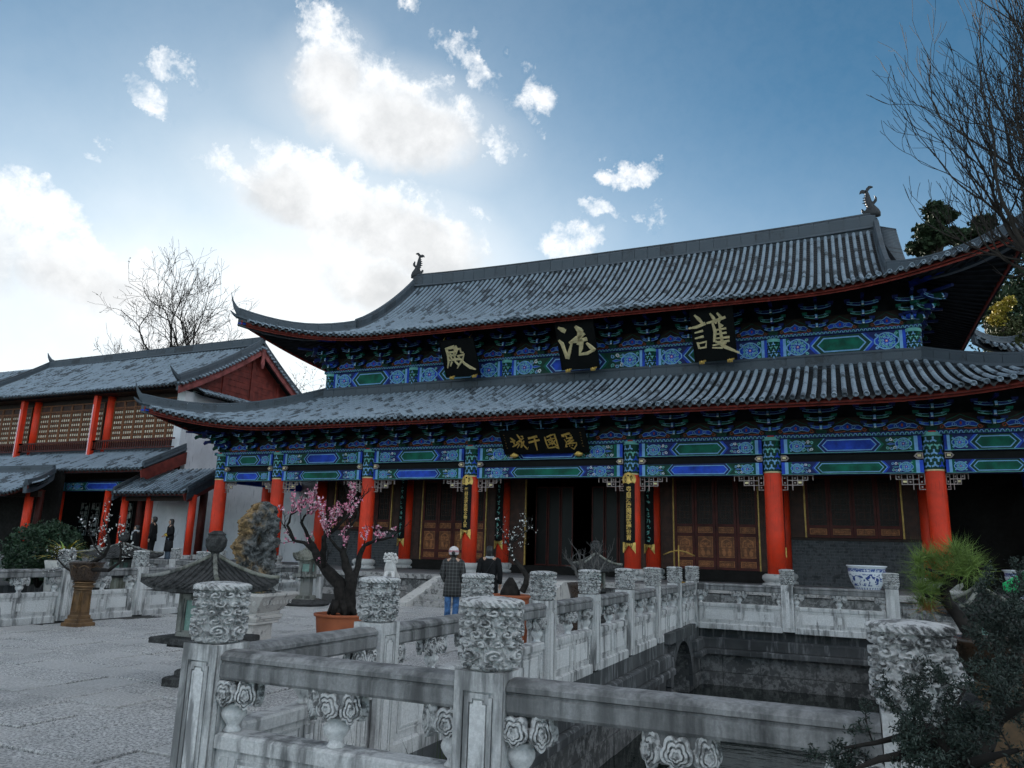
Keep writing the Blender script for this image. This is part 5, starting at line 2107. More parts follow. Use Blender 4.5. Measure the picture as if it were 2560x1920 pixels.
# ------------------------------------------------------------------ plaques with brushed characters
GLYPH = {
    # strokes as (x, y, width) in picture pixels of each plaque, y down
    'dian': [[(108, 300, 6), (140, 294, 12), (176, 284, 14)], [(175, 284, 12), (172, 320, 8)], [(116, 326, 8), (172, 318, 8)],
             [(114, 298, 12), (118, 345, 11), (112, 390, 9), (97, 431, 4)], [(126, 346, 7), (178, 337, 8)], [(136, 330, 8), (139, 376, 8)], [(162, 324, 8), (163, 370, 8)],
             [(110, 380, 6), (150, 372, 10), (197, 364, 10)], [(138, 384, 9), (120, 417, 5)], [(158, 380, 7), (182, 406, 11)],
             [(184, 276, 7), (190, 300, 12), (178, 332, 5)], [(188, 300, 8), (214, 296, 9), (213, 318, 8), (232, 322, 6)],
             [(184, 346, 7), (232, 334, 12), (214, 370, 10), (166, 427, 4)], [(190, 352, 6), (224, 394, 11), (258, 418, 13), (296, 430, 6)]],
    'fa': [[(874, 200, 8), (898, 212, 18), (917, 222, 16)], [(866, 276, 8), (884, 296, 15), (893, 340, 13), (904, 386, 15)], [(904, 388, 14), (920, 350, 13), (946, 286, 7)],
           [(980, 188, 10), (1004, 214, 24), (1022, 222, 12)], [(1006, 216, 20), (996, 262, 20), (984, 300, 14)], [(930, 292, 10), (980, 262, 18), (1030, 226, 14)],
           [(936, 286, 8), (990, 276, 14), (1042, 262, 14)], [(1010, 266, 14), (996, 320, 15), (984, 358, 14), (1030, 350, 12), (1080, 322, 10)], [(1034, 286, 9), (1058, 312, 16), (1080, 330, 14)]],
    'hu': [[(1792, 104, 6), (1816, 128, 13), (1834, 152, 9)], [(1752, 186, 7), (1800, 176, 11), (1852, 152, 12)], [(1784, 212, 5), (1834, 197, 9)], [(1782, 246, 5), (1834, 231, 9)],
           [(1794, 268, 8), (1802, 306, 8)], [(1796, 276, 6), (1846, 262, 8), (1840, 296, 8), (1804, 304, 6)],
           [(1858, 152, 7), (1910, 136, 11), (1968, 112, 10)], [(1882, 92, 6), (1900, 120, 12), (1912, 152, 7)], [(1922, 88, 7), (1940, 112, 12), (1926, 150, 6)],
           [(1892, 150, 8), (1902, 200, 13), (1890, 262, 7)], [(1930, 156, 8), (1936, 262, 11)], [(1926, 150, 6), (1948, 168, 10)],
           [(1902, 192, 6), (1966, 178, 8)], [(1902, 216, 6), (1966, 204, 8)], [(1902, 241, 6), (1980, 230, 9)], [(1898, 264, 6), (1978, 252, 8)],
           [(1880, 284, 6), (1962, 262, 9), (1932, 296, 8), (1876, 298, 4)], [(1898, 256, 6), (1950, 290, 13), (2027, 322, 7)]],
    'low': [[(458, 322, 8), (490, 352, 26), (540, 400, 18)], [(456, 412, 18), (500, 412, 26), (560, 388, 18)], [(520, 360, 16), (530, 470, 20)], [(488, 534, 14), (540, 500, 24), (640, 440, 12)],
            [(580, 436, 14), (660, 390, 22), (750, 330, 14)], [(604, 432, 16), (640, 480, 20), (588, 558, 10)], [(610, 246, 14), (640, 300, 24), (690, 400, 18), (730, 490, 16), (810, 590, 18), (826, 536, 8)],
            [(745, 396, 16), (720, 470, 18), (676, 548, 10)], [(650, 420, 12), (694, 404, 14), (668, 546, 12)], [(690, 286, 14), (738, 302, 22)],
            [(842, 338, 30), (900, 330, 26), (1040, 294, 32)], [(848, 436, 26), (960, 406, 24), (1082, 374, 28)], [(972, 310, 20), (992, 450, 24), (1012, 606, 12)],
            [(1194, 308, 18), (1214, 430, 20), (1250, 556, 18)], [(1240, 312, 16), (1330, 270, 24), (1402, 250, 24), (1440, 420, 20), (1466, 578, 18)], [(1250, 556, 18), (1340, 546, 18), (1400, 530, 20), (1466, 572, 14)],
            [(1236, 386, 12), (1320, 356, 18), (1400, 336, 12)], [(1266, 412, 12), (1290, 446, 12), (1334, 424, 12), (1322, 386, 12), (1266, 410, 10)], [(1266, 488, 14), (1320, 462, 18), (1380, 438, 10)],
            [(1312, 316, 14), (1366, 430, 18), (1432, 512, 12)], [(1400, 380, 14), (1376, 440, 16), (1340, 492, 8)],
            [(1548, 276, 22), (1620, 258, 24), (1724, 230, 30)], [(1556, 294, 14), (1606, 304, 18)], [(1624, 258, 12), (1640, 300, 18), (1656, 324, 12)], [(1720, 268, 14), (1756, 284, 18)],
            [(1640, 344, 16), (1700, 336, 18), (1772, 318, 22)], [(1772, 322, 16), (1656, 414, 14)], [(1652, 412, 14), (1794, 382, 18)], [(1790, 386, 14), (1648, 474, 14)],
            [(1648, 472, 14), (1760, 446, 18), (1844, 440, 18), (1840, 490, 16), (1780, 582, 18), (1722, 540, 8)], [(1598, 360, 10), (1640, 430, 16), (1618, 534, 16)],
            [(1630, 530, 18), (1650, 520, 14)], [(1690, 516, 18), (1710, 506, 12)], [(1748, 498, 18), (1770, 488, 12)]],
}


def glyph(mb, key, ox, oy, s, mat, h=.03, shear=0.0, skew=0.0):
    """brush strokes as raised gilt ridges; local plaque frame x right, z up, facing -Y"""
    for st in GLYPH[key]:
        pts = [((x - ox) * s + shear * (y - oy) * s, -((y - oy) + skew * (x - ox)) * s, w * s * 1.35) for (x, y, w) in st]
        n = len(pts)
        rings = []
        for i, (x, z, w) in enumerate(pts):
            a, b = pts[max(0, i - 1)], pts[min(n - 1, i + 1)]
            du, dw = b[0] - a[0], b[1] - a[1]
            k = math.hypot(du, dw) or 1
            nu, nw = -dw / k, du / k
            rings.append([(x + nu * w * .62, 0, z + nw * w * .62), (x + nu * w * .45, -h, z + nw * w * .45), (x - nu * w * .45, -h, z - nw * w * .45), (x - nu * w * .62, 0, z - nw * w * .62)])
        mb.loft(rings, mat, False)


def build_plaques():
    specs = [('dian', -14.38, 27.42, 8.68, 26.62, 10.08, 1.60, (196, 352), .0065, 'black lacquered plaque with one gilt character, leftmost of three under the upper eave'),
             ('fa', -9.20, 27.40, 8.62, 26.42, 10.42, 1.56, (975, 288), .0066, 'black lacquered plaque with one gilt character, middle of three under the upper eave'),
             ('hu', -4.02, 27.42, 8.58, 26.50, 10.36, 1.52, (1890, 208), .0062, 'black lacquered plaque with one gilt character, rightmost of three under the upper eave')]
    for (key, x, yb, zb, yt, zt, w, c, s, lab) in specs:
        h = math.hypot(yt - yb, zt - zb)
        ang = math.atan2(yb - yt, zt - zb)
        e = empty('name_plaque', (x, yb, zb), lab, 'plaque')
        R_ = Matrix.Rotation(ang, 4, 'X')

        def part(mb, nm):
            o = mb.build(nm, e)
            o.matrix_basis = R_
            return o
        mb = MB()
        mb.bbox(-w / 2, w / 2, 0, .06, 0, h, 'lacquer')
        bevel(part(mb, 'board'), .01, 1)
        mb = MB()
        glyph(mb, key, c[0], c[1], s, 'gold_pale', .03, .0, .12)
        for i, v in enumerate(mb.v):
            mb.v[i] = (v[0], v[1] - .002, v[2] + h * .52)
        part(mb, 'character')
        mb = MB()
        frame_ring(mb, -w / 2, w / 2, 0, h, .035, .03, 'lacquer', lambda u, ww, d: (u, -d, ww))
        part(mb, 'frame')
        for sg in (-1, 1):
            mb = MB()
            mb.box((sg * w * .33, -.03, -.02), (.18, .10, .10), 'gold')
            mb.lathe([(.02, -.05), (.07, 0), (.02, .06)], 'gold', (sg * w * .33, -.07, .0), 8)
            mb.box((sg * w * .33 + .1, -.02, .03), (.10, .06, .05), 'gold')
            part(mb, 'gilt_foot')
            mb = MB()
            mb.tube([(sg * w * .38, .05, h), (sg * w * .38, .45, h + .12)], .012, 'brass', 5)
            part(mb, 'hanger')
    # wide plaque over the central bay
    yb, zb, yt, zt, w = 24.92, 5.0, 24.34, 5.76, 3.2
    h = math.hypot(yt - yb, zt - zb)
    ang = math.atan2(yb - yt, zt - zb)
    e = empty('name_plaque', (-9.62, yb, zb), 'wide black plaque with four gilt characters over the central doorway', 'plaque')
    R_ = Matrix.Rotation(ang, 4, 'X')
    mb = MB()
    mb.bbox(-w / 2, w / 2, 0, .06, 0, h, 'lacquer')
    o = bevel(mb.build('board', e), .01, 1)
    o.matrix_basis = R_
    # four characters: split the strokes by x so each is a part of its own
    cuts = [(440, 832), (833, 1100), (1150, 1480), (1500, 1860)]
    for (a, b) in cuts:
        st = [q for q in GLYPH['low'] if a <= q[0][0] <= b]
        GLYPH['_'] = st
        mb = MB()
        glyph(mb, '_', 1160, 415, .00178, 'gold', .022, -.12, .03)
        for i, v in enumerate(mb.v):
            mb.v[i] = (v[0], v[1] - .002, v[2] * 1.0 + h * .50)
        o = mb.build('character', e)
        o.matrix_basis = R_
    rnd = random.Random(9)
    for xx in (-1.45, 1.42):
        P = Paint(lambda u, v, d: (u, -.001 - d, v), .004)
        for k in range(6):
            z = h * (.82 - .11 * k)
            for q in range(3):
                P.line([(xx + rnd.uniform(-.03, .03), z + rnd.uniform(-.02, .02)), (xx + rnd.uniform(-.03, .03), z + rnd.uniform(-.03, .03))], .008, 'brass', 1)
        o = P.mb.build('signature', e)
        o.matrix_basis = R_
    for sg in (-1, 1):
        mb = MB()
        mb.lathe([(.02, -.11), (.15, -.05), (.17, 0), (.10, .05), (.03, .09)], 'gold', (sg * w * .38, -.06, -.01), 12, sy=.5)
        o = mb.build('gilt_foot', e)
        o.matrix_basis = R_
    for sg in (-.9, 0, .9):
        mb = MB()
        mb.tube([(sg * w * .45, .05, h), (sg * w * .45, .15, h + .22)], .02, 'pale_blue', 5)
        o = mb.build('hanger', e)
        o.matrix_basis = R_
    frame = MB()
    frame_ring(frame, -w / 2, w / 2, 0, h, .03, .025, 'lacquer', lambda u, ww, d: (u, -d, ww))
    o = frame.build('frame', e)
    o.matrix_basis = R_


def text_mesh(ch, size):
    cu = bpy.data.curves.new('t', 'FONT')
    cu.body = ch
    cu.size = size
    cu.align_x = 'CENTER'
    cu.extrude = .006
    cu.offset = size * .012
    cu.resolution_u = 3
    o = bpy.data.objects.new('t', cu)
    COL.objects.link(o)
    me = bpy.data.meshes.new_from_object(o.evaluated_get(bpy.context.evaluated_depsgraph_get()))
    bpy.data.objects.remove(o)
    bpy.data.curves.remove(cu)
    return me


def couplet(x, y, r, z0, z1, label, chars=None, seed=1, mat='gold', yaw=0.0):
    """curved lacquered board clasping a column, gilt cloud head and foot, characters down the middle"""
    e = empty('couplet_board', (x, y, z0), label, 'couplet board', rz=yaw)
    H = z1 - z0
    R0 = r + .03
    half = .62

    def arc(rr, z, a0=-half, a1=half, n=9):
        return [(rr * math.sin(a0 + (a1 - a0) * k / (n - 1)), -rr * math.cos(a0 + (a1 - a0) * k / (n - 1)), z) for k in range(n)]
    mb = MB()
    out, inn = R0 + .035, R0
    rings = []
    for z in (.34, H * .5, H - .30):
        rings.append(arc(out, z) + list(reversed(arc(inn, z))))
    mb.loft(rings, 'lacquer', False)
    mb.build('board', e)
    # gilt head and foot
    for (nm, zc, prof) in (('gilt_head', H - .20, [(-.62, -.12), (-.72, .02), (-.62, .14), (-.3, .22), (0, .25), (.3, .22), (.62, .14), (.72, .02), (.62, -.12), (.35, -.08), (0, -.14), (-.35, -.08)]),
                           ('gilt_foot', .22, [(-.66, .14), (.66, .14), (.66, -.22), (.45, -.12), (.30, -.02), (.12, .04), (-.12, .04), (-.30, -.02), (-.45, -.12), (-.66, -.22)])):
        mb = MB()
        for rr, flip in ((out + .03, False), (out + .002, True)):
            vs = [(rr * math.sin(a), -rr * math.cos(a), zc + w) for (a, w) in prof]
            f = list(range(len(vs)))
            # fan from centre keeps the curve
            vs2 = vs + [(0, -rr, zc + .06)]
            fs = [(i, (i + 1) % len(vs), len(vs)) for i in range(len(vs))]
            mb.add(vs2, fs, 'gold')
        head = mb.build(nm, e)
        P = Paint(lambda u, w, d: ((out + .034 + d) * math.sin(u), -(out + .034 + d) * math.cos(u), zc + w), .004)
        for sg in (-1, 1):
            P.curl(sg * .28, .04, .11, 'lacquer', 1, .035, 1.1, 0, sg)
        P.disc(0, .14, .10, .03, 'lacquer', 1, 8)
        P.mb.build('scroll_carving', head)
    # characters
    zt, zb = H - .42, .42
    if chars:
        n = len(chars)
        step = (zt - zb) / n
        for i, ch in enumerate(chars):
            me = text_mesh(ch, step * 1.02)
            zc = zt - step * (i + .86)
            for v in me.vertices:
                a = v.co.x * 1.05 / out
                rr = out + .004 + v.co.z
                v.co = (rr * math.sin(a), -rr * math.cos(a), zc + v.co.y)
            me.name = 'character'
            me.materials.clear()
            me.materials.append(MATS[mat])
            inst('character', me, e)
    else:
        rnd = random.Random(seed)
        n = 11
        step = (zt - zb) / n
        for i in range(n):
            zc = zt - step * (i + .5)
            P = Paint(lambda u, w, d: ((out + .004 + d) * math.sin(u), -(out + .004 + d) * math.cos(u), zc + w), .004)
            for q in range(4):
                a = rnd.uniform(-.22, .22)
                b = rnd.uniform(-.25, .25)
                za, zb_ = rnd.uniform(-.4, .4) * step, rnd.uniform(-.4, .4) * step
                P.line([(a, za), ((a + b) / 2 + rnd.uniform(-.05, .05), (za + zb_) / 2), (b, zb_)], [.03, .045, .015], mat, 1 + q * .2)
            P.mb.build('character', e)
    return e


def build_couplets():
    couplet(XC - 3.05, YC, .275, 1.95, 4.24, 'black couplet board with ten gilt characters on the red column left of the doorway', '肇興元宗來冠文物人家', yaw=-.12)
    couplet(XC + 3.05, YC, .275, 1.62, 4.24, 'black couplet board with ten gilt characters on the red column right of the doorway', '粤自漢唐錫而簪纓世胄', yaw=-.12)
    for k, (xr, lab) in enumerate(((-7.6, 'dark couplet board with pale script on the inner column by the left brick apron'), (-3.05, 'dark couplet board with pale script on the inner column behind the white plum'),
                                   (3.05, 'dark couplet board with pale script on the inner column right of the doorway'), (7.6, 'dark couplet board with pale script on the inner column by the right brick apron'))):
        couplet(XC + xr, YU, .27, 1.62, 4.9, lab, None, 20 + k, 'pale_green', yaw=-.3)


# ------------------------------------------------------------------ the wing on the left
def simple_column(parent, x, y, z0, z1, r, mat='red_paint', base=True):
    mb = MB()
    mb.lathe([(r, z0 + (.2 if base else 0)), (r * .97, z1)], mat, (x, y, 0), 18)
    c = mb.build('column', parent)
    if base:
        mb = MB()
        mb.lathe([(r * 1.5, z0), (r * 1.6, z0 + .06), (r * 1.3, z0 + .1), (r * 1.55, z0 + .16), (r * 1.2, z0 + .21)], 'column_base', (x, y, 0), 16)
        mb.build('column_base', c)
    return c


def build_wing():
    e = empty('wing_building', (0, 0, 0), 'two storey side building with lattice windows, grey roof and dark red gable at left', 'building')
    X0, X1, Y0 = -58.0, -31.4, 29.0
    e0, yr = 27.9, 33.6
    run = yr - e0
    hw = (X1 + .45 - X0) / 2
    xc = (X1 + .45 + X0) / 2
    prof = lambda d: 9.52 + 3.45 * (.80 * (d / run) + .20 * (d / run) ** 2)
    F = Slope(lambda s, d, z: (xc + s, e0 + d, z), hw, lambda s: run, prof)
    B = Slope(lambda s, d, z: (xc - s, 2 * yr - e0 - d, z), hw, lambda s: run, prof)
    roof = roof_sheet(F, e, 'main_roof', 'soffit', n=8)
    roof_sheet(B, roof, 'roof_boarding', 'soffit', n=8)
    roof_tiles([F], .27, .066, .36, roof, 300)
    fascia(F, roof, .20, 'gable_red', 8)
    zr = prof(run)
    ridge_blocks([(-49.8, yr, zr), (xc, yr, zr + .02), (X1 + .4, yr, zr + .10)], .26, .42, .8, roof, 'main_ridge_block',
                 horn=[((X1 + .3, yr, zr + .4), .2, .3), ((X1 + .5, yr, zr + .55), .16, .26), ((X1 + .75, yr, zr + .85), .1, .16), ((X1 + .95, yr, zr + 1.05), .04, .06)])
    mb = MB()
    mb.loft([[(-49.7 - a, yr - w, zr + h), (-49.7 - a, yr + w, zr + h), (-49.7 - a + .0, yr + w, zr + h + t), (-49.7 - a, yr - w, zr + h + t)] for (a, h, t, w) in ((-.2, .3, .25, .1), (.1, .45, .22, .09), (.35, .75, .15, .06), (.5, 1.05, .06, .02))], 'tile_ridge', True)
    mb.build('ridge_horn', roof)
    for sg, xx in ((1, X1 + .25), (-1, -49.8)):
        path = [F.pt(xx - xc, run * (1 - i / 10.0), .06) for i in range(11)]
        t = path[-1]
        horn = [(t + Vector((0, .05, .18)), .18, .26), (t + Vector((0, -.15, .28)), .15, .22), (t + Vector((0, -.40, .48)), .10, .16), (t + Vector((0, -.62, .72)), .05, .07)]
        ridge_blocks(path, .22, .34, .7, roof, 'gable_ridge_block', horn=horn)
        path = [B.pt(-(xx - xc), run * (1 - i / 10.0), .06) for i in range(11)]
        ridge_blocks(path, .22, .34, .7, roof, 'gable_ridge_block')
    # gable end facing the hall: boards, bargeboards, hanging fish, pent strip of tiles, white wall
    ga = [(e0 + 1.1 + (run - 1.1) * i / 8, prof(1.1 + (run - 1.1) * i / 8) - .25) for i in range(9)]
    ga += [(2 * yr - u, w) for (u, w) in reversed(ga[:-1])]
    mb = MB()
    mb.prism(ga, .08, 'gable_red', lambda u, w, h: (X1 - .30 + h, u, w))
    gw = mb.build('gable_boards', e)
    for k in range(9):
        z = 9.6 + k * .34
        y0 = next((u for (u, w) in ga[:9] if w >= z + .3), None)
        if y0 is None:
            continue
        mb = MB()
        mb.bbox(X1 - .215, X1 - .19, y0, 2 * yr - y0, z + .01, z + .33, 'gable_red')
        mb.build('plank', gw)
    for (y, w) in ((yr, .14), (yr - 2.2, .10), (yr + 2.2, .10)):
        mb = MB()
        top = 12.6 if y == yr else 11.2
        mb.bbox(X1 - .19, X1 - .14, y - w, y + w, 9.5, top, 'gable_red')
        mb.build('gable_post', gw)
    for sg in (-1, 1):
        mb = MB()
        up = [(d, prof(d) - .10) for d in np.linspace(-.05, run, 9)]
        dn = [(d, z - .42) for d, z in reversed(up)]
        poly = [((e0 + d) if sg < 0 else (2 * yr - e0 - d), z) for d, z in up + dn]
        mb.prism(poly, .07, 'barge_red', lambda u, w, h: (X1 + .35 + h, u, w))
        mb.build('bargeboard', e)
        # round tiles along the verge
        mb = MB()
        for i in range(26):
            d = run * (i + .5) / 26
            y = (e0 + d) if sg < 0 else (2 * yr - e0 - d)
            mb.tube([(X1 + .20, y, prof(d) + .04), (X1 + .56, y, prof(d) - .06)], .07, 'tile', 6)
        o = mb.build('verge_tiles', roof)
        o['kind'] = 'stuff'
    mb = MB()
    mb.prism([(yr - .18, 12.8), (yr + .18, 12.8), (yr + .10, 12.3), (yr + .16, 11.9), (yr + .06, 11.6), (yr - .06, 11.6), (yr - .16, 11.9), (yr - .10, 12.3)], .06, 'barge_red', lambda u, w, h: (X1 + .43 + h, u, w))
    mb.build('hanging_fish_board', e)
    mb = MB()
    mb.bbox(X1 - .3, X1, Y0 + .2, 46, TERR_Z - .05, 9.4, 'white_wall')
    mb.bbox(X1 - .5, X1 + .04, Y0 - .35, Y0 + .195, 5.9, 9.3, 'white_wall')
    mb.build('white_side_wall', e)
    S = Slope(lambda s, d, z: (X1 + .7 - d, yr + s, z), 4.4, lambda s: .8, lambda d: 9.28 + .42 * d)
    pent = roof_sheet(S, e, 'pent_roof', 'soffit', n=4, m=1)
    roof_tiles([S], .27, .066, .4, pent, 0)
    # upper storey front: columns, lattice windows, balcony
    cols = [-49.5, -43.4, -37.3, -31.75]
    for x in cols[:-1]:
        simple_column(e, x + .22, Y0 - .1, 6.2, 9.45, .23, base=False)
        mb = MB()
        mb.bbox(x - .42, x - .16, Y0 - .75, Y0 - .5, 5.9, 9.35, 'red_paint')
        o = mb.build('balcony_post', e)
        mb = MB()
        mb.bbox(x - .424, x - .35, Y0 - .754, Y0 - .70, 5.9, 8.8, 'petal_pale')  # narrow pale strip down the left edge of the post
        mb.build('pale_edge', o)
    mb = MB()
    mb.bbox(X0, X1, Y0 - .05, Y0 + .15, 5.9, 9.5, 'dark_wood')
    mb.build('upper_front_wall', e)
    mb = MB()
    mb.bbox(X0, X1, Y0 - 1.0, Y0 + .1, 9.30, 9.42, 'dark_wood')
    mb.build('eave_soffit', e)
    spans = [(-49.0, -43.7), (-42.95, -37.6), (-36.85, -31.95)]
    for (a, b) in spans:
        n = 6
        for k in range(n):
            l0, l1 = a + (b - a) * k / n + .01, a + (b - a) * (k + 1) / n - .01
            mb = MB()
            yy = Y0 - .06
            mb.bbox(l0, l1, yy - .01, yy, 6.75, 9.05, 'brown_wood')
            frame_ring(mb, l0, l1, 6.75, 9.05, .06, .05, 'carved_low', lambda u, w, h: (u, yy - h, w))
            mb.bbox(l0 + .06, l1 - .06, yy - .05, yy, 8.62, 8.70, 'carved_low')
            w = mb.build('window_leaf', e)
            mb = MB()
            nx, nz = 4, 6
            for i in range(nx):
                for j in range(nz):
                    cx = l0 + .08 + (l1 - l0 - .16) * (i + .5) / nx
                    cz = 6.85 + 1.72 * (j + .5) / nz
                    mb.box((cx, yy - .015, cz), (.11, .01, .13), 'paper')
            mb.build('paper_panes', w, kind='stuff')
            mb = MB()
            lattice_rect(mb, l0 + .07, l1 - .07, 6.85, 8.57, yy - .03, 'carved_low', 4, 6, .03)
            mb.build('lattice', w)
        # balcony rail
        mb = MB()
        mb.bbox(a - .6, b + .5, Y0 - .66, Y0 - .58, 6.72, 6.80, 'red_wood')
        mb.bbox(a - .6, b + .5, Y0 - .66, Y0 - .58, 6.28, 6.34, 'red_wood')
        rail = mb.build('balcony_rail', e)
        n = int((b - a + 1.0) / .17)
        for i in range(n):
            m = MB()
            x = a - .55 + i * .17
            m.bbox(x - .022, x + .022, Y0 - .645, Y0 - .595, 6.34, 6.72, 'red_wood')
            m.build('baluster', rail)
    # skirt roof between the storeys
    se0, sdep = 26.2, 2.55
    sp = lambda d: 4.98 + 1.20 * (d / sdep)
    xl, xr = -58.0, -30.9
    S = Slope(lambda s, d, z: ((xl + xr) / 2 + s, se0 + d, z), (xr - xl) / 2, lambda s: sdep, sp)
    skirt = roof_sheet(S, e, 'skirt_roof', 'soffit', n=6)
    roof_tiles([S], .27, .066, .36, skirt, 300)
    fascia(S, skirt, .18, 'gable_red', 6)
    ridge_blocks([(xl, se0 + sdep + .05, sp(sdep)), (xr - .4, se0 + sdep + .05, sp(sdep))], .16, .20, .9, skirt, 'wall_ridge_block')
    ridge_blocks([(xr - .1, se0 + .1, sp(0) + .05), (xr - .1, se0 + sdep, sp(sdep) + .05)], .18, .22, .5, skirt, 'gable_ridge_block')
    mb = MB()
    mb.prism([(se0 - .1, 4.85), (se0 + sdep, 6.05), (se0 + sdep, 5.45), (se0 + .3, 4.45), (se0 + .12, 4.55), (se0 - .02, 4.5)], .08, 'gable_red', lambda u, w, h: (xr - .02 + h, u, w))
    mb.build('bargeboard', skirt)
    # ground floor: beams, columns, dim back wall, panes whitened for daylight shining through
    for x in (-49, -44.6, -40.9, -37.7, -34.2):
        simple_column(e, x, 27.2, TERR_Z, 4.0, .175)
    mb = MB()
    mb.bbox(-58, -31.5, 27.05, 27.35, 3.95, 4.42, 'deep_blue')
    bm_ = mb.build('painted_beam', e)
    P = Paint(lambda u, w, h: (u, 27.05 - h, w))
    paint_beam(P, -37.5, -31.6, 3.97, 4.40, 'blue', None, True)
    paint_beam(P, -43.8, -37.9, 3.97, 4.40, 'green', None, True)
    P.mb.build('painted_scrolls', bm_)
    mb = MB()
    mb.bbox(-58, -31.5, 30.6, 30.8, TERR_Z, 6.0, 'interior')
    mb.build('back_wall', e)
    mb = MB()
    mb.bbox(-58, -31.5, 27.4, 30.55, 4.5, 4.6, 'soffit')
    mb.build('porch_ceiling', e)
    rnd = random.Random(31)
    for x in (-40.2, -39.3, -36.7, -35.0, -34.6):
        mb = MB()
        mb.bbox(x - .33, x + .33, 30.55, 30.59, 1.7, 3.6, 'window_daylight')
        w = mb.build('window', e)
        mb = MB()
        for k in range(26):
            cx, cz = x + rnd.uniform(-.3, .3), rnd.uniform(1.75, 3.55)
            mb.box((cx, 30.53, cz), (rnd.choice((.04, .16, .2)), .02, rnd.choice((.04, .14, .2))), 'interior')
        lattice_rect(mb, x - .33, x + .33, 1.7, 3.6, 30.53, 'interior', 2, 4, .05)
        mb.build('lattice', w)


def build_gallery():
    e = empty('gallery', (0, 0, 0), 'low covered gallery with tiled lean-to roof and red columns between wing and hall', 'gallery')
    e0, dep = 26.0, 2.3
    xl, xr = -32.4, -27.75
    sp = lambda d: 3.80 + 1.28 * (d / dep)
    S = Slope(lambda s, d, z: ((xl + xr) / 2 + s, e0 + d, z), (xr - xl) / 2, lambda s: dep, sp)
    r = roof_sheet(S, e, 'lean_to_roof', 'soffit', n=4)
    roof_tiles([S], .27, .066, .36, r, 300)
    fascia(S, r, .18, 'gable_red', 4)
    for x in (xl - .05, xr + .05):
        ridge_blocks([(x, e0 + .05, sp(0) + .03), (x, e0 + dep, sp(dep) + .03)], .16, .16, .5, r, 'gable_ridge_block')
    mb = MB()
    mb.prism([(e0 - .1, 3.68), (e0 + dep, 4.92), (e0 + dep, 4.4), (e0 + .2, 3.35), (e0, 3.4)], .08, 'gable_red', lambda u, w, h: (xr - .0 + h, u, w))
    mb.build('bargeboard', r)
    for x in (-32.15, -30.5, -27.75):
        simple_column(e, x, 26.55, TERR_Z, 3.7, .17)
    for x in (-28.9, -33.1):
        simple_column(e, x, 28.3, TERR_Z, 4.4, .19, 'red_wood')
    mb = MB()
    mb.bbox(xl, xr, 26.45, 26.65, 3.42, 3.68, 'dark_wood')
    mb.build('beam', e)
    e2 = empty('garden_wall', (-29.2, 30.5, TERR_Z), 'plain white wall behind the gallery columns and the end of the hall', 'wall')
    mb = MB()
    mb.bbox(-2.2, 6.2, .0, .3, -.1, 3.9, 'white_wall')
    mb.build('wall_body', e2)
    mb = MB()
    mb.bbox(-3.4, -1.0, -1.9, -.003, -.1, 4.1, 'white_wall')
    mb.build('wall_return', e2)
    mb = MB()
    mb.bbox(-2.2, 6.2, -.15, .45, 3.9, 4.05, 'tile_dark')
    mb.build('wall_coping', e2)
    # dark side building seen through the end bay of the hall
    e3 = empty('brick_outbuilding', (-24.2, 31.5, TERR_Z), 'small grey brick building with tiled eave glimpsed behind the left end columns', 'building')
    mb = MB()
    mb.bbox(.4, 2.2, 0, 5, -.1, 3.2, 'brick_grey')
    mb.build('wall', e3)
    S = Slope(lambda s, d, z: (1.3 + s, -.5 + d, z), 1.2, lambda s: 1.6, lambda d: 3.1 + .55 * d)
    r = roof_sheet(S, e3, 'roof', 'soffit', n=3)
    roof_tiles([S], .27, .066, .36, r, 0)
    mb = MB()
    mb.bbox(2.3, 2.5, -.2, 0, -.1, 4.2, 'white_wall')
    mb.build('white_post', e3)
    # pavilion corner at the far left
    e4 = empty('side_pavilion', (0, 0, 0), 'corner of a grey tiled pavilion roof on red columns at the left edge', 'pavilion')
    xl, xr, e0, dep = -48.0, -34.6, 23.2, 2.6
    S = Slope(lambda s, d, z: ((xl + xr) / 2 + s, e0 + d, z), (xr - xl) / 2, lambda s: min(dep, (xr - xl) / 2 - s + .6), lambda d: 3.55 + 1.25 * (d / dep), lift=.35, span=2.2, flare=.2, pw=2.0, cl=False)
    r = roof_sheet(S, e4, 'roof', 'soffit', n=10)
    roof_tiles([S], .27, .066, .36, r, 150)
    fascia(S, r, .14, 'gable_red', 14)
    ridge_blocks([(xl, e0 + dep, 4.85), (xr - 2.0, e0 + dep, 4.85)], .2, .25, .8, r, 'main_ridge_block')
    path = [S.pt((xr - xl) / 2 - 1.9 + 1.9 * i / 8, 2.5 * (1 - i / 8), .05) for i in range(9)]
    ridge_blocks(path, .16, .14, .4, r, 'hip_ridge_block')
    for x in (-39.0, -35.9):
        simple_column(e4, x, 24.3, TERR_Z, 3.75, .19)
    simple_column(e4, -37.0, 25.6, TERR_Z, 3.9, .17, 'red_wood')
    mb = MB()
    mb.bbox(xl, xr - .6, 24.2, 24.4, 3.45, 3.72, 'dark_wood')
    mb.build('beam', e4)
    mb = MB()
    mb.bbox(xl, -36.5, 26.2, 26.4, TERR_Z, 4.9, 'interior')
    mb.build('back_wall', e4)


build_plaques()
build_couplets()
build_wing()
build_gallery()
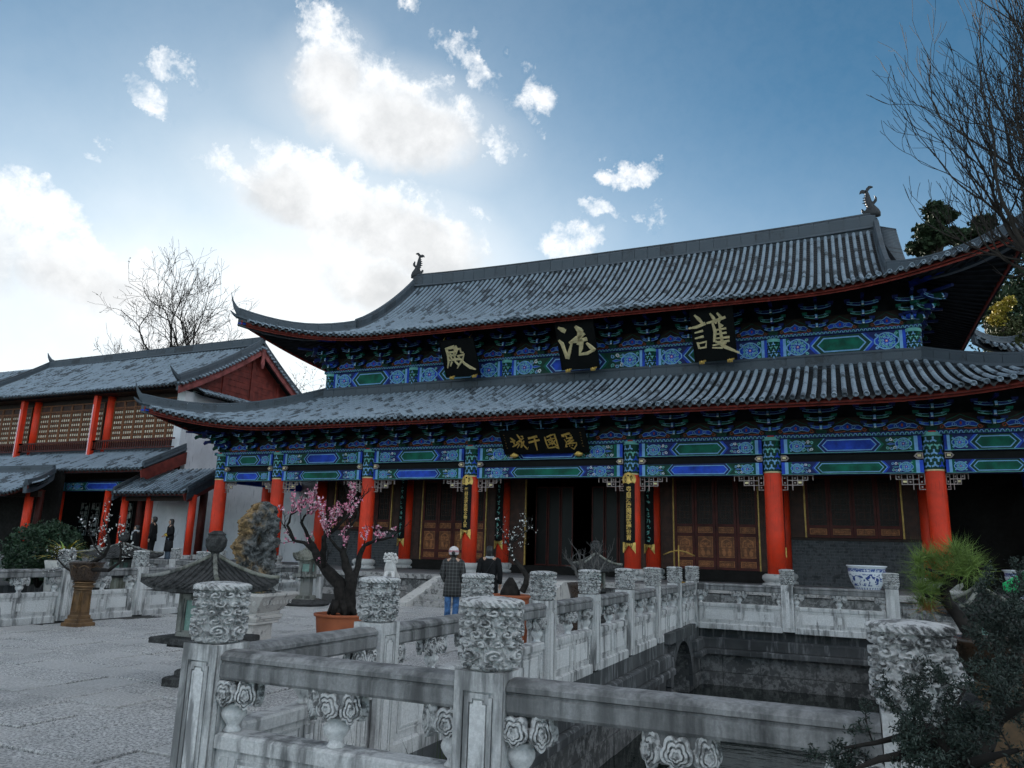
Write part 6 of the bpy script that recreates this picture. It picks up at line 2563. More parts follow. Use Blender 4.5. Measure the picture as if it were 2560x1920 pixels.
# ------------------------------------------------------------------ branching plants
def grow(segs, p, d, L, r, depth, rnd, spread=.5, up=.12, kids=(2, 3), shrink=.72, wob=.18, rshrink=.62, minr=.002, sp=.55):
    """append branch polylines (points, radii, depth)"""
    n = max(3, int(3 + depth))
    pts, rs = [Vector(p)], [r]
    d = Vector(d).normalized()
    p = Vector(p)
    side = []
    for i in range(n):
        d = (d + Vector((rnd.gauss(0, wob), rnd.gauss(0, wob), rnd.gauss(0, wob) + up * .4))).normalized()
        p = p + d * (L / n)
        pts.append(p.copy())
        rs.append(max(minr, r * (1 - (1 - rshrink) * (i + 1) / n)))
        if depth > 0 and i >= 1 and rnd.random() < sp:
            side.append((p.copy(), d.copy(), i / n))
    segs.append((pts, rs, depth))
    if depth <= 0:
        return
    for k in range(rnd.randint(*kids)):
        a = Vector((rnd.gauss(0, 1), rnd.gauss(0, 1), rnd.gauss(0, 1) + up)).normalized()
        nd = (d + a * spread).normalized()
        grow(segs, p, nd, L * shrink * rnd.uniform(.75, 1.15), rs[-1] * .85, depth - 1, rnd, spread, up, kids, shrink, wob, rshrink, minr, sp)
    for (q, dd, t) in side:
        a = Vector((rnd.gauss(0, 1), rnd.gauss(0, 1), rnd.gauss(0, 1) + up)).normalized()
        nd = (dd + a * spread * 1.5).normalized()
        grow(segs, q, nd, L * shrink * rnd.uniform(.5, .95), r * (1 - .4 * t) * .55, depth - 1, rnd, spread, up, kids, shrink, wob, rshrink, minr, sp)


def tubes(segs, mat, lo, hi, n=5):
    mb = MB()
    for (pts, rs, dep) in segs:
        if lo <= dep <= hi:
            mb.tube(pts, rs, mat, n if dep > 1 else (4 if dep == 1 else 3), True, False)
    return mb


def cards(name, P, sizes, mat, parent, rnd, elong=1.0, nrm=None, kind='stuff', fold=True):
    """many small leaf faces, each a bent pair of triangles"""
    n = len(P)
    P = np.asarray(P, dtype=float)
    S = np.broadcast_to(np.asarray(sizes, dtype=float), (n,))[:, None]
    A = rnd.normal(size=(n, 3))
    A /= np.linalg.norm(A, axis=1)[:, None]
    B = rnd.normal(size=(n, 3))
    B -= A * (A * B).sum(1)[:, None]
    B /= np.linalg.norm(B, axis=1)[:, None]
    C = np.cross(A, B)
    v0 = P - A * S * elong
    v1 = P + B * S * .5 + C * S * .18
    v2 = P + A * S * elong
    v3 = P - B * S * .5 + C * S * .18
    V = np.stack([v0, v1, v2, v3], 1).reshape(-1, 3)
    i = np.arange(n)[:, None] * 4
    F = np.concatenate([i + np.array([[0, 1, 2]]), i + np.array([[0, 2, 3]])], 0)
    return big_mesh(name, V, F, mat, parent, kind, False)


def blossoms(name, P, size, mat, parent, rnd):
    """five-petalled flowers as little cupped stars"""
    V, F = [], []
    for p in P:
        ax = Vector(rnd.normal(size=3))
        ax.normalize()
        u = ax.orthogonal().normalized()
        w = ax.cross(u)
        s = size * rnd.uniform(.7, 1.25)
        o = len(V)
        c = Vector(p)
        V.append(c - ax * s * .15)
        for k in range(10):
            a = 2 * math.pi * k / 10
            rr = s * (1.0 if k % 2 == 0 else .55)
            V.append(c + (u * math.cos(a) + w * math.sin(a)) * rr + ax * s * (.35 if k % 2 == 0 else .15))
        for k in range(10):
            F.append((o, o + 1 + k, o + 1 + (k + 1) % 10))
    if not V:
        return None
    return big_mesh(name, V, F, mat, parent, 'stuff', False)


def along(segs, lo, hi, every, rnd, t0=0.0):
    """sample points on the branches of the given depths"""
    out = []
    for (pts, rs, dep) in segs:
        if lo <= dep <= hi:
            L = sum((b - a).length for a, b in zip(pts, pts[1:]))
            n = max(1, int(L / every))
            for k in range(n):
                t = t0 + (1 - t0) * (k + rnd.random()) / n
                f = t * (len(pts) - 1)
                i = min(int(f), len(pts) - 2)
                out.append(pts[i].lerp(pts[i + 1], f - i))
    return out


# ------------------------------------------------------------------ pots and bonsai
def pot_terracotta(parent, R, H, z0=0.0):
    mb = MB()
    mb.lathe([(R * .84, z0), (R * .86, z0 + .02), (R * .92, z0 + H * .5), (R * .96, z0 + H - .07), (R * .97, z0 + H - .055), (R * 1.04, z0 + H - .04), (R * 1.05, z0 + H - .005), (R * .97, z0 + H), (R * .92, z0 + H - .03), (R * .9, z0 + H - .06)], 'terracotta', n=36)
    p = mb.build('pot', parent)
    mb = MB()
    mb.lathe([(R * .89, z0 + H - .075), (R * .5, z0 + H - .04), (R * .05, z0 + H - .02)], 'soil', n=20)
    mb.build('soil', parent)
    return p


def limb(segs, pts, r0, r1, dep):
    n = len(pts)
    segs.append(([Vector(p) for p in pts], [r0 + (r1 - r0) * i / (n - 1) for i in range(n)], dep))


def build_pink_plum():
    Y0 = 11.4
    base = px(735, 1385, Z=0)
    Y0 = base.y
    o = Vector((base.x, base.y, 0))
    e = empty('plum_bonsai', tuple(o), 'old plum bonsai with pink blossom in a round terracotta pot', 'potted tree')
    pot_terracotta(e, .46, .46)
    rnd = random.Random(12)
    segs = []

    def q(u, v, dy=0.0):
        return px(u, v, Y=Y0 + dy) - o
    # traced limbs with real spread in depth
    trunk = [q(738, 1325), q(742, 1290, .02), q(735, 1262, -.03), q(705, 1232, .02), q(682, 1195, .08), q(672, 1172, .1)]
    limb(segs, trunk, .19, .05, 4)
    limb(segs, [q(748, 1325, .02), q(752, 1290), q(762, 1258, -.05), q(748, 1225, -.1), q(742, 1195, -.12), q(746, 1160, -.1), q(758, 1135, -.05)], .14, .02, 4)
    limb(segs, [q(757, 1262, -.05), q(772, 1232, .1), q(776, 1205, .2), q(786, 1178, .22), q(812, 1168, .2), q(850, 1160, .1)], .07, .014, 3)
    limb(segs, [q(700, 1228), q(697, 1195, -.15), q(700, 1160, -.22), q(726, 1140, -.25), q(752, 1112, -.2), q(770, 1092, -.15)], .06, .012, 3)
    limb(segs, [q(680, 1190, .08), q(658, 1172, .2), q(636, 1168, .25), q(622, 1150, .3), q(616, 1138, .3)], .045, .012, 3)
    limb(segs, [q(674, 1176, .1), q(662, 1150, 0), q(650, 1128, -.1), q(662, 1110, -.15), q(676, 1096, -.1)], .04, .01, 3)
    limb(segs, [q(636, 1168, .25), q(622, 1135, .2), q(628, 1112, .1), q(650, 1100, .05)], .03, .009, 3)
    limb(segs, [q(742, 1195, -.12), q(722, 1176, -.3), q(712, 1160, -.4), q(700, 1130, -.4)], .035, .01, 3)
    limb(segs, [q(760, 1135, -.05), q(775, 1110, 0), q(765, 1092, .05), q(757, 1088, .1)], .02, .007, 3)
    for (sp, dirs, n) in ((segs[2], 1, 6), (segs[3], 1, 7), (segs[4], 1, 4), (segs[5], 1, 5), (segs[6], 1, 5), (segs[7], 1, 5), (segs[8], 1, 4), (segs[1], 1, 5), (segs[0], 1, 3)):
        pts = sp[0]
        for k in range(n):
            i = rnd.randint(max(1, len(pts) // 2), len(pts) - 1)
            d = (pts[i] - pts[i - 1]).normalized() + Vector((rnd.gauss(0, .5), rnd.gauss(0, .5), rnd.gauss(.3, .4)))
            grow(segs, pts[i], d, .22, .012, 2, rnd, .5, .25, (1, 2), .7, .16, .5, .0022)
    main = [s for s in segs if s[2] >= 3]
    mb = MB()
    for (pts, rs, dep) in main:
        # gnarled bark: resample with wobble
        P2, R2 = [], []
        for i in range(len(pts) - 1):
            for t in (0, .33, .66):
                P2.append(pts[i].lerp(pts[i + 1], t) + Vector((rnd.gauss(0, .006), rnd.gauss(0, .006), 0)))
                R2.append((rs[i] + (rs[i + 1] - rs[i]) * t) * rnd.uniform(.86, 1.16))
        P2.append(pts[-1])
        R2.append(rs[-1])
        mb.tube(P2, R2, 'bark', 9)
    # root flare
    for k in range(7):
        a = k * .9
        mb.tube([q(740, 1300) + Vector((.1 * math.cos(a), .1 * math.sin(a), 0)), q(740, 1325) + Vector((.26 * math.cos(a), .22 * math.sin(a), -.02))], [.09, .03], 'bark', 6)
    tr = mb.build('trunk', e)
    tubes(segs, 'bark', 0, 2, 4).build('twigs', tr)
    r2 = np.random.RandomState(3)
    pts = along(segs, 0, 2, .02, rnd)
    # blossom gathers in clumps
    cl = [p for p in pts if (math.sin(p.x * 9.1 + 1.3) + math.sin(p.z * 11.7) + math.sin(p.y * 7 + p.x * 5)) > -.25]
    rnd.shuffle(cl)
    jit = lambda p: p + Vector((rnd.gauss(0, .014), rnd.gauss(0, .014), rnd.gauss(0, .014)))
    a = [jit(p) for p in cl[:720]]
    b = [jit(p) for p in cl[720:1150]]
    c = [jit(p) for p in cl[1150:1300]]
    blossoms('pink_blossom', a, .027, 'petal_pink', e, r2)
    blossoms('pale_blossom', b, .025, 'petal_pale', e, r2)
    blossoms('white_buds', c, .016, 'petal_white', e, r2)


def small_plum(label, base, pot, dirs, seed, flower, nfl, H=.6, L=.42, twig='bark', depth=3, trunk_r=.045, z0=0.0, lean=(.0, .0), spread=.6):
    e = empty('plum_bonsai', (base.x, base.y, base.z), label, 'potted tree')
    pot(e)
    rnd = random.Random(seed)
    segs = []
    for d in dirs:
        grow(segs, Vector((lean[0], lean[1], z0)), d, L, trunk_r, depth, rnd, spread, .3, (1, 2), .74, .2, .6, .003)
    tr = tubes(segs, twig, 2, depth, 7).build('trunk', e)
    tubes(segs, twig, 0, 1, 4).build('twigs', tr)
    if nfl:
        pts = along(segs, 0, 1, .05, rnd)
        rnd.shuffle(pts)
        blossoms('blossom', [p + Vector((rnd.gauss(0, .012), rnd.gauss(0, .012), rnd.gauss(0, .012))) for p in pts[:nfl]], .022, flower, e, np.random.RandomState(seed))
    return e


def build_small_plums():
    # white plum in a terracotta pot behind the side balustrade
    b = px(1135, 1330, Z=0)
    b = Vector((-4.75, 10.9, 0))

    def pot(e):
        pot_terracotta(e, .30, .92)
    e = empty('plum_bonsai', tuple(b), 'white flowering plum bonsai leaning in a tall terracotta pot by the side balustrade', 'potted tree')
    pot_terracotta(e, .30, .95)
    rnd = random.Random(77)
    segs = []
    q = lambda u, v, dy=0.0: px(u, v, Y=b.y + dy) - b
    limb(segs, [q(1128, 1278), q(1136, 1262), q(1138, 1245), q(1128, 1228, .03), q(1112, 1210, .05), q(1102, 1190, .05), q(1106, 1172, .05), q(1118, 1160, .04)], .055, .014, 3)
    limb(segs, [q(1104, 1186, .05), q(1092, 1166, .1), q(1086, 1150, .12)], .016, .006, 3)
    limb(segs, [q(1118, 1160, .04), q(1132, 1150, 0), q(1148, 1140, -.05)], .014, .005, 3)
    for s_ in segs[:]:
        for k in range(9):
            pts = s_[0]
            i = rnd.randint(len(pts) // 2, len(pts) - 1)
            grow(segs, pts[i], Vector((rnd.gauss(0, .8), rnd.gauss(0, .6), rnd.gauss(.4, .6))), .16, .006, 2, rnd, .5, .2, (1, 2), .75, .18, .5, .0018)
    mb = tubes(segs, 'bark', 3, 3, 8)
    mb.lathe([(.17, .90), (.15, 1.0), (.09, 1.12), (.03, 1.2)], 'bark', n=10)
    tr = mb.build('trunk', e)
    tubes(segs, 'bark', 0, 2, 4).build('twigs', tr)
    pts = along(segs, 0, 2, .05, rnd)
    rnd.shuffle(pts)
    blossoms('blossom', [p for p in pts[:130]], .016, 'petal_white', e, np.random.RandomState(5))
    # bare grey bonsai in a brown pot in front of the doorway's right column
    b = Vector((-5.1, 15.6, 0))

    def pot2(e):
        mb = MB()
        mb.lathe([(.26, 0), (.30, .1), (.30, .7), (.36, .92), (.38, .98), (.33, .98), (.30, .93)], 'glazed_brown', n=20)
        mb.build('pot', e)
    small_plum('bare grey bonsai in a brown pot before the right doorway column', b, pot2, [(-.8, 0, .45), (.75, .1, .5), (.15, .1, .9), (-.4, -.2, .8)], 21, None, 0, L=.40, twig='twig_pale', depth=3, trunk_r=.04, z0=.95, spread=.55)
    # white plum on the bronze pedestal at the left
    b = px(168, 1352, Z=0)

    def pot3(e):
        mb = MB()
        # pedestal: stepped foot, square shaft with sunk panels, mouldings
        for (w, z0, z1) in ((.40, 0, .07), (.33, .07, .13), (.27, .13, .20)):
            mb.cbox(-w / 2, w / 2, -w / 2, w / 2, z0, z1, 'bronze', .015)
        mb.box((0, 0, .42), (.23, .23, .44), 'bronze', None, .92)
        for k in range(4):
            a = k * math.pi / 2
            c, s = math.cos(a), math.sin(a)
            frame_ring(mb, -.09, .09, .24, .60, .02, .012, 'bronze', lambda u, w, h, c=c, s=s: (u * c + (.113 + h) * s, u * s - (.113 + h) * c, w))
        for (r, z0, z1) in ((.16, .64, .69), (.19, .69, .735), (.165, .735, .77), (.20, .77, .80)):
            mb.lathe([(r * .92, z0), (r, (z0 + z1) / 2), (r * .92, z1)], 'bronze', n=20)
        mb.build('pedestal', e)
        mb = MB()
        mb.lathe([(.16, .80), (.22, .83), (.25, .92), (.27, 1.02), (.29, 1.12), (.31, 1.13), (.31, 1.16), (.26, 1.16), (.24, 1.12)], 'glazed_brown', n=28)
        P = Paint(lambda u, w, h: ((.275 + h) * math.sin(u), -(.275 + h) * math.cos(u), w), .004)
        po = mb.build('pot', e)
        for k in range(8):
            a = k * math.pi / 4
            P.curl(a, .99, .06, 'bronze', 3, .016, 1.0, .5, 1)
            P.line([(a - .3, 1.06), (a, 1.10), (a + .3, 1.06)], .012, 'bronze', 4)
        P.mb.build('relief', po, kind='stuff')
        mb = MB()
        mb.lathe([(.25, 1.11), (.15, 1.13), (.02, 1.14)], 'soil', n=16)
        mb.build('soil', e)
    e = empty('plum_bonsai', tuple(b), 'white plum bonsai in a dark glazed pot on a bronze pedestal at left', 'potted tree')
    pot3(e)
    rnd = random.Random(45)
    segs = []
    q = lambda u, v, dy=0.0: px(u, v, Y=b.y + dy) - b
    limb(segs, [q(172, 1240), q(185, 1225), q(205, 1212, .05), q(224, 1202, .06), q(236, 1178, .05), q(232, 1150, 0), q(222, 1120, -.05)], .06, .012, 3)
    limb(segs, [q(172, 1240), q(200, 1230, -.05), q(235, 1232, -.1), q(258, 1215, -.1), q(262, 1190, -.12), q(256, 1160, -.1)], .05, .010, 3)
    limb(segs, [q(165, 1240), q(140, 1225, .05), q(122, 1205, .1)], .03, .008, 3)
    limb(segs, [q(224, 1202, .06), q(204, 1180, .1), q(192, 1150, .12)], .025, .006, 3)
    for s_ in segs[:]:
        for k in range(6):
            pts = s_[0]
            i = rnd.randint(len(pts) // 2, len(pts) - 1)
            grow(segs, pts[i], Vector((rnd.gauss(0, .6), rnd.gauss(0, .5), rnd.gauss(.6, .5))), .20, .009, 2, rnd, .5, .25, (1, 2), .75, .18, .5, .0022)
    tr = tubes(segs, 'bark', 3, 3, 8).build('trunk', e)
    tubes(segs, 'bark', 0, 2, 4).build('twigs', tr)
    pts = along(segs, 0, 2, .05, rnd)
    rnd.shuffle(pts)
    blossoms('blossom', pts[:170], .022, 'petal_white', e, np.random.RandomState(6))


# ------------------------------------------------------------------ stone lanterns
def lantern(label, loc, s=1.0, rz=0.0, roofw=.62, tall=1.0, box=(.19, .36), plat=1.0, rh0=.36, curved=True, rm='lantern_roof'):
    e = empty('stone_lantern', loc, label, 'stone lantern', rz=rz)

    def B(mb, nm, par=None):
        return mb.build(nm, par or e)
    # foot and shaft
    mb = MB()
    for (w, z0, z1) in ((.62, -.02, .10), (.44, .10, .18)):
        mb.cbox(-w / 2 * s, w / 2 * s, -w / 2 * s, w / 2 * s, z0 * s, z1 * s, rm, .02)
    B(mb, 'foot')
    sh = .62 * tall
    mb = MB()
    w = .13 * s
    mb.cbox(-w, w, -w, w, .18 * s, (.18 + sh) * s, 'lantern_stone', .01)
    for k in range(4):
        a = k * math.pi / 2
        c, sn = math.cos(a), math.sin(a)
        frame_ring(mb, -w * .7, w * .7, .24 * s, (.12 + sh) * s, .018 * s, .008, 'lantern_stone', lambda u, z, h, c=c, sn=sn: (u * c + (w + h) * sn, u * sn - (w + h) * c, z))
    B(mb, 'shaft')
    z = (.18 + sh) * s
    mb = MB()
    for (ww, h) in ((.42 * plat, .05), (.62 * plat, .07)):
        mb.cbox(-ww / 2 * s, ww / 2 * s, -ww / 2 * s, ww / 2 * s, z, z + h * s, rm, .012)
        z += h * s
    B(mb, 'platform')
    # fire box: four corner posts with glazed openings
    bh, bw = box[1] * s, box[0] * s
    mb = MB()
    mb.bbox(-bw, bw, -bw, bw, z, z + .05 * s, 'lantern_stone')
    mb.bbox(-bw, bw, -bw, bw, z + bh - .06 * s, z + bh, 'lantern_stone')
    for sx in (-1, 1):
        for sy in (-1, 1):
            mb.box((sx * (bw - .035 * s), sy * (bw - .035 * s), z + bh / 2), (.07 * s, .07 * s, bh - .11 * s), 'lantern_stone')
    fb = B(mb, 'fire_box')
    for k in range(4):
        a = k * math.pi / 2
        m = MB()
        c, sn = math.cos(a), math.sin(a)
        fr = lambda u, w_, h, c=c, sn=sn: (u * c + (bw - .05 * s + h) * sn, u * sn - (bw - .05 * s + h) * c, w_)
        m.prism([(-bw + .07 * s, z + .05 * s), (bw - .07 * s, z + .05 * s), (bw - .07 * s, z + bh - .06 * s), (-bw + .07 * s, z + bh - .06 * s)], .01, 'glass_green', fr)
        frame_ring(m, -bw + .07 * s, bw - .07 * s, z + .05 * s, z + bh - .06 * s, .02 * s, .03 * s, 'lantern_stone', fr)
        m.build('pane', fb)
    z += bh
    mb = MB()
    bc = bw + .08 * s
    mb.cbox(-bc, bc, -bc, bc, z, z + .05 * s, rm, .012)
    B(mb, 'cornice')
    z += .05 * s
    # tiled pyramid roof with upturned corners
    rw, rh = roofw * s, rh0 * s
    mb = MB()
    n = 10

    def hgt(t, q):
        """t 0 eave..1 apex ; q -1..1 along the eave"""
        return rh * (t ** 1.35) + (1 - t) ** 2 * .10 * s * abs(q) ** 3 * (1 if curved else 0)
    for k in range(4):
        a = k * math.pi / 2
        c, sn = math.cos(a), math.sin(a)
        vs, fs = [], []
        for i in range(9):
            t = i / 8
            for j in range(n + 1):
                q = -1 + 2 * j / n
                u, d = q * rw * (1 - t), -rw * (1 - t)
                vs.append((u * c - d * sn, u * sn + d * c, z + .03 * s + hgt(t, q)))
        for i in range(8):
            for j in range(n):
                fs.append((i * (n + 1) + j, i * (n + 1) + j + 1, (i + 1) * (n + 1) + j + 1, (i + 1) * (n + 1) + j))
        mb.add(vs, fs, rm, True)
        vs = []
        for j in range(n + 1):
            q = -1 + 2 * j / n
            for zz in (z - .02 * s + hgt(0, q), z + .03 * s + hgt(0, q)):
                u, d = q * rw, -rw
                vs.append((u * c - d * sn, u * sn + d * c, zz))
        mb.add(vs, [(2 * j, 2 * j + 2, 2 * j + 3, 2 * j + 1) for j in range(n)], rm)
    mb.add([(-rw, -rw, z - .015 * s), (rw, -rw, z - .015 * s), (rw, rw, z - .015 * s), (-rw, rw, z - .015 * s)], [(3, 2, 1, 0)], rm)
    roof = B(mb, 'roof')
    nr = 13
    for k in range(4):
        a = k * math.pi / 2
        c, sn = math.cos(a), math.sin(a)
        for j in range(nr):
            q0 = -1 + 2 * (j + .5) / nr
            t1 = 1 - abs(q0)
            pts = []
            for i in range(6):
                t = t1 * i / 5
                u = q0 * rw
                d = -rw * (1 - t) - (.012 if i == 0 else 0)
                q = u / max(1e-4, rw * (1 - t))
                pts.append((u * c - d * sn, u * sn + d * c, z + .034 * s + hgt(t, max(-1, min(1, q)))))
            m = MB()
            m.tube(pts, .019 * s, rm, 5)
            m.build('roof_roll', roof)
        # hip rolls
        pts = []
        for i in range(8):
            t = i / 7
            u, d = rw * (1 - t), -rw * (1 - t)
            pts.append((u * c - d * sn, u * sn + d * c, z + .05 * s + hgt(t, 1)))
        m = MB()
        m.tube(pts, .028 * s, 'lantern_stone', 6)
        m.build('hip_roll', roof)
    mb = MB()
    z += rh
    mb.lathe([(.06 * s, z - .03), (.05 * s, z + .06 * s), (.09 * s, z + .08 * s), (.125 * s, z + .14 * s), (.13 * s, z + .22 * s), (.10 * s, z + .27 * s), (.11 * s, z + .29 * s), (.05 * s, z + .33 * s)], rm, n=8, smooth=False)
    B(mb, 'finial')
    return e


def build_lanterns():
    # near lantern behind the corner post: its roof peak is at the eye line
    lantern('weathered stone lantern with tiled roof and pale green pane behind the nearest corner post', (-6.92, 7.05, 0), .95, .06, .57, .42, (.25, .50), 1.45, .38)
    lantern('slim pale stone lantern on a dark base behind the pink plum', (-13.6, 17.3, .08), .96, .3, .34, .75, rm='lantern_stone')
    lantern('small stone lantern with ribbed roof behind the bare bonsai at the doorway', (-5.55, 17.8, 0), 1.0, .5, .52, .8)
    lantern('stone lantern with ribbed roof at the right behind the potted pine', (1.38, 10.6, 0), .86, .3, .46, .75)
    lantern('broad roofed stone lantern beyond the left balustrade in front of the two people', (-19.7, 16.4, -.3), 1.08, .2, .75, .9)
    # dark base slab of the slim lantern
    e = empty('lantern_base', (-13.6, 17.3, 0), 'low dark rocky base under the slim pale lantern', 'stone base')
    mb = MB()
    mb.lathe([(.62, 0), (.66, .05), (.55, .12), (.40, .16)], 'lantern_roof', n=9, smooth=False)
    mb.build('rock', e)


# ------------------------------------------------------------------ rock on its planter
def build_rock():
    b = px(548, 1398, Z=0)
    b = Vector((-8.98, 10.05, 0))
    e = empty('stone_planter', tuple(b), 'carved white stone planter on a square pedestal under the tall rock', 'planter', rz=.12)
    mb = MB()
    mb.cbox(-.26, .26, -.26, .26, -.02, .34, 'carved_stone', .01)
    for k in range(4):
        a = k * math.pi / 2
        c, s = math.cos(a), math.sin(a)
        fr = lambda u, w, h, c=c, s=s: (u * c + (.26 + h) * s, u * s - (.26 + h) * c, w)
        frame_ring(mb, -.24, .24, .01, .32, .015, .008, 'carved_stone', fr)
    ped = mb.build('pedestal', e)
    for k in range(4):
        a = k * math.pi / 2
        c, s = math.cos(a), math.sin(a)
        P = Paint(lambda u, w, h, c=c, s=s: (u * c + (.26 + h) * s, u * s - (.26 + h) * c, w), .006)
        P.line([(-.12, .06), (-.02, .12), (.10, .14), (.02, .22), (.12, .27)], .02, 'light_stone', 1)
        P.disc(.06, .16, .05, .03, 'light_stone', 1)
        P.disc(-.08, .24, .05, .05, 'light_stone', 1)
        P.mb.build('relief', ped, kind='stuff')
    mb = MB()
    z = .34
    for (w, h) in ((.34, .05), (.36, .035), (.38, .05), (.34, .05)):
        mb.cbox(-w, w, -w * .95, w * .95, z, z + h, 'carved_stone', .012)
        z += h
    mb.build('mouldings', e)
    mb = MB()
    mb.loft([[(sx * w * rx, sy * w, zz) for (sx, sy) in ((-1, -1), (1, -1), (1, 1), (-1, 1))] for (w, rx, zz) in ((.34, 1.0, z), (.40, 1.05, z + .10), (.47, 1.1, z + .22), (.50, 1.12, z + .26), (.50, 1.12, z + .30), (.44, 1.1, z + .30), (.40, 1.08, z + .24))], 'carved_stone', False)
    tr = mb.build('trough', e)
    for k in range(2):
        P = Paint(lambda u, w, h, k=k: ((u, -.44 - h, w) if k == 0 else (.485 + h, u, w)), .01)
        for i in range(9):
            P.curl(-.36 + i * .09, z + .15, .035, 'light_stone', 1.0, .014, 1.2, i, 1 if i % 2 else -1)
        P.mb.build('relief', tr, kind='stuff')
    mb = MB()
    mb.add([(-.45, -.42, z + .26), (.45, -.42, z + .26), (.45, .42, z + .26), (-.45, .42, z + .26)], [(0, 1, 2, 3)], 'soil')
    mb.build('soil', e)
    zt = z + .26
    # the rock itself: displaced, pierced by a hollow
    r = empty('scholar_rock', (b.x, b.y, zt), 'tall pitted ochre and grey rock with a hollow, standing in the planter', 'rock', rz=.73)
    nu, nv = 96, 110
    H = 1.50
    V = []
    outline = [(0, .30, .20), (.08, .34, .05), (.2, .33, -.02), (.35, .34, -.01), (.5, .36, 0), (.65, .36, .0), (.78, .33, .01), (.88, .27, .04), (.95, .19, .08), (1.0, .05, .08)]
    from mathutils import noise as mn
    for j in range(nv):
        t = j / (nv - 1)
        for a, c in zip(outline, outline[1:]):
            if a[0] <= t <= c[0]:
                f = (t - a[0]) / (c[0] - a[0])
                R_, ox = a[1] + (c[1] - a[1]) * f, a[2] + (c[2] - a[2]) * f
                break
        for i in range(nu):
            an = 2 * math.pi * i / nu
            dx, dy = math.cos(an), math.sin(an)
            p = Vector((dx * R_ * 1.6, dy * R_ * 1.6, t * H * 1.5))
            n1 = mn.fractal(p * 2.2, .9, 2.1, 5)
            n2 = abs(mn.noise(p * 6.0)) * .16 + abs(mn.noise(p * 14.0)) * .09
            rr = R_ * (1 + .26 * n1) - n2 + .05
            # hollow on the face towards the path
            z = t * H
            hx, hz = rr * dx - .08, z - .86
            if dy < 0:
                k = math.exp(-((hx / .10) ** 2 + (hz / .12) ** 2))
                rr *= (1 - .85 * k)
                k = math.exp(-(((rr * dx - .10) / .05) ** 2 + ((z - .50) / .06) ** 2))
                rr *= (1 - .4 * k)
            V.append((ox * .6 + rr * dx * .88, rr * dy * .8, z))
    F = [(j * nu + i, j * nu + (i + 1) % nu, (j + 1) * nu + (i + 1) % nu, (j + 1) * nu + i) for j in range(nv - 1) for i in range(nu)]
    mb = MB()
    mb.add(V, F, 'rock', True)
    mb.build('rock_body', r)
    rnd = np.random.RandomState(2)
    P = np.stack([rnd.uniform(-.42, .42, 260), rnd.uniform(-.4, -.2, 260), rnd.uniform(zt + .0, zt + .07, 260)], -1)
    cards('moss', P, .02, 'leaf_shrub', e, rnd)


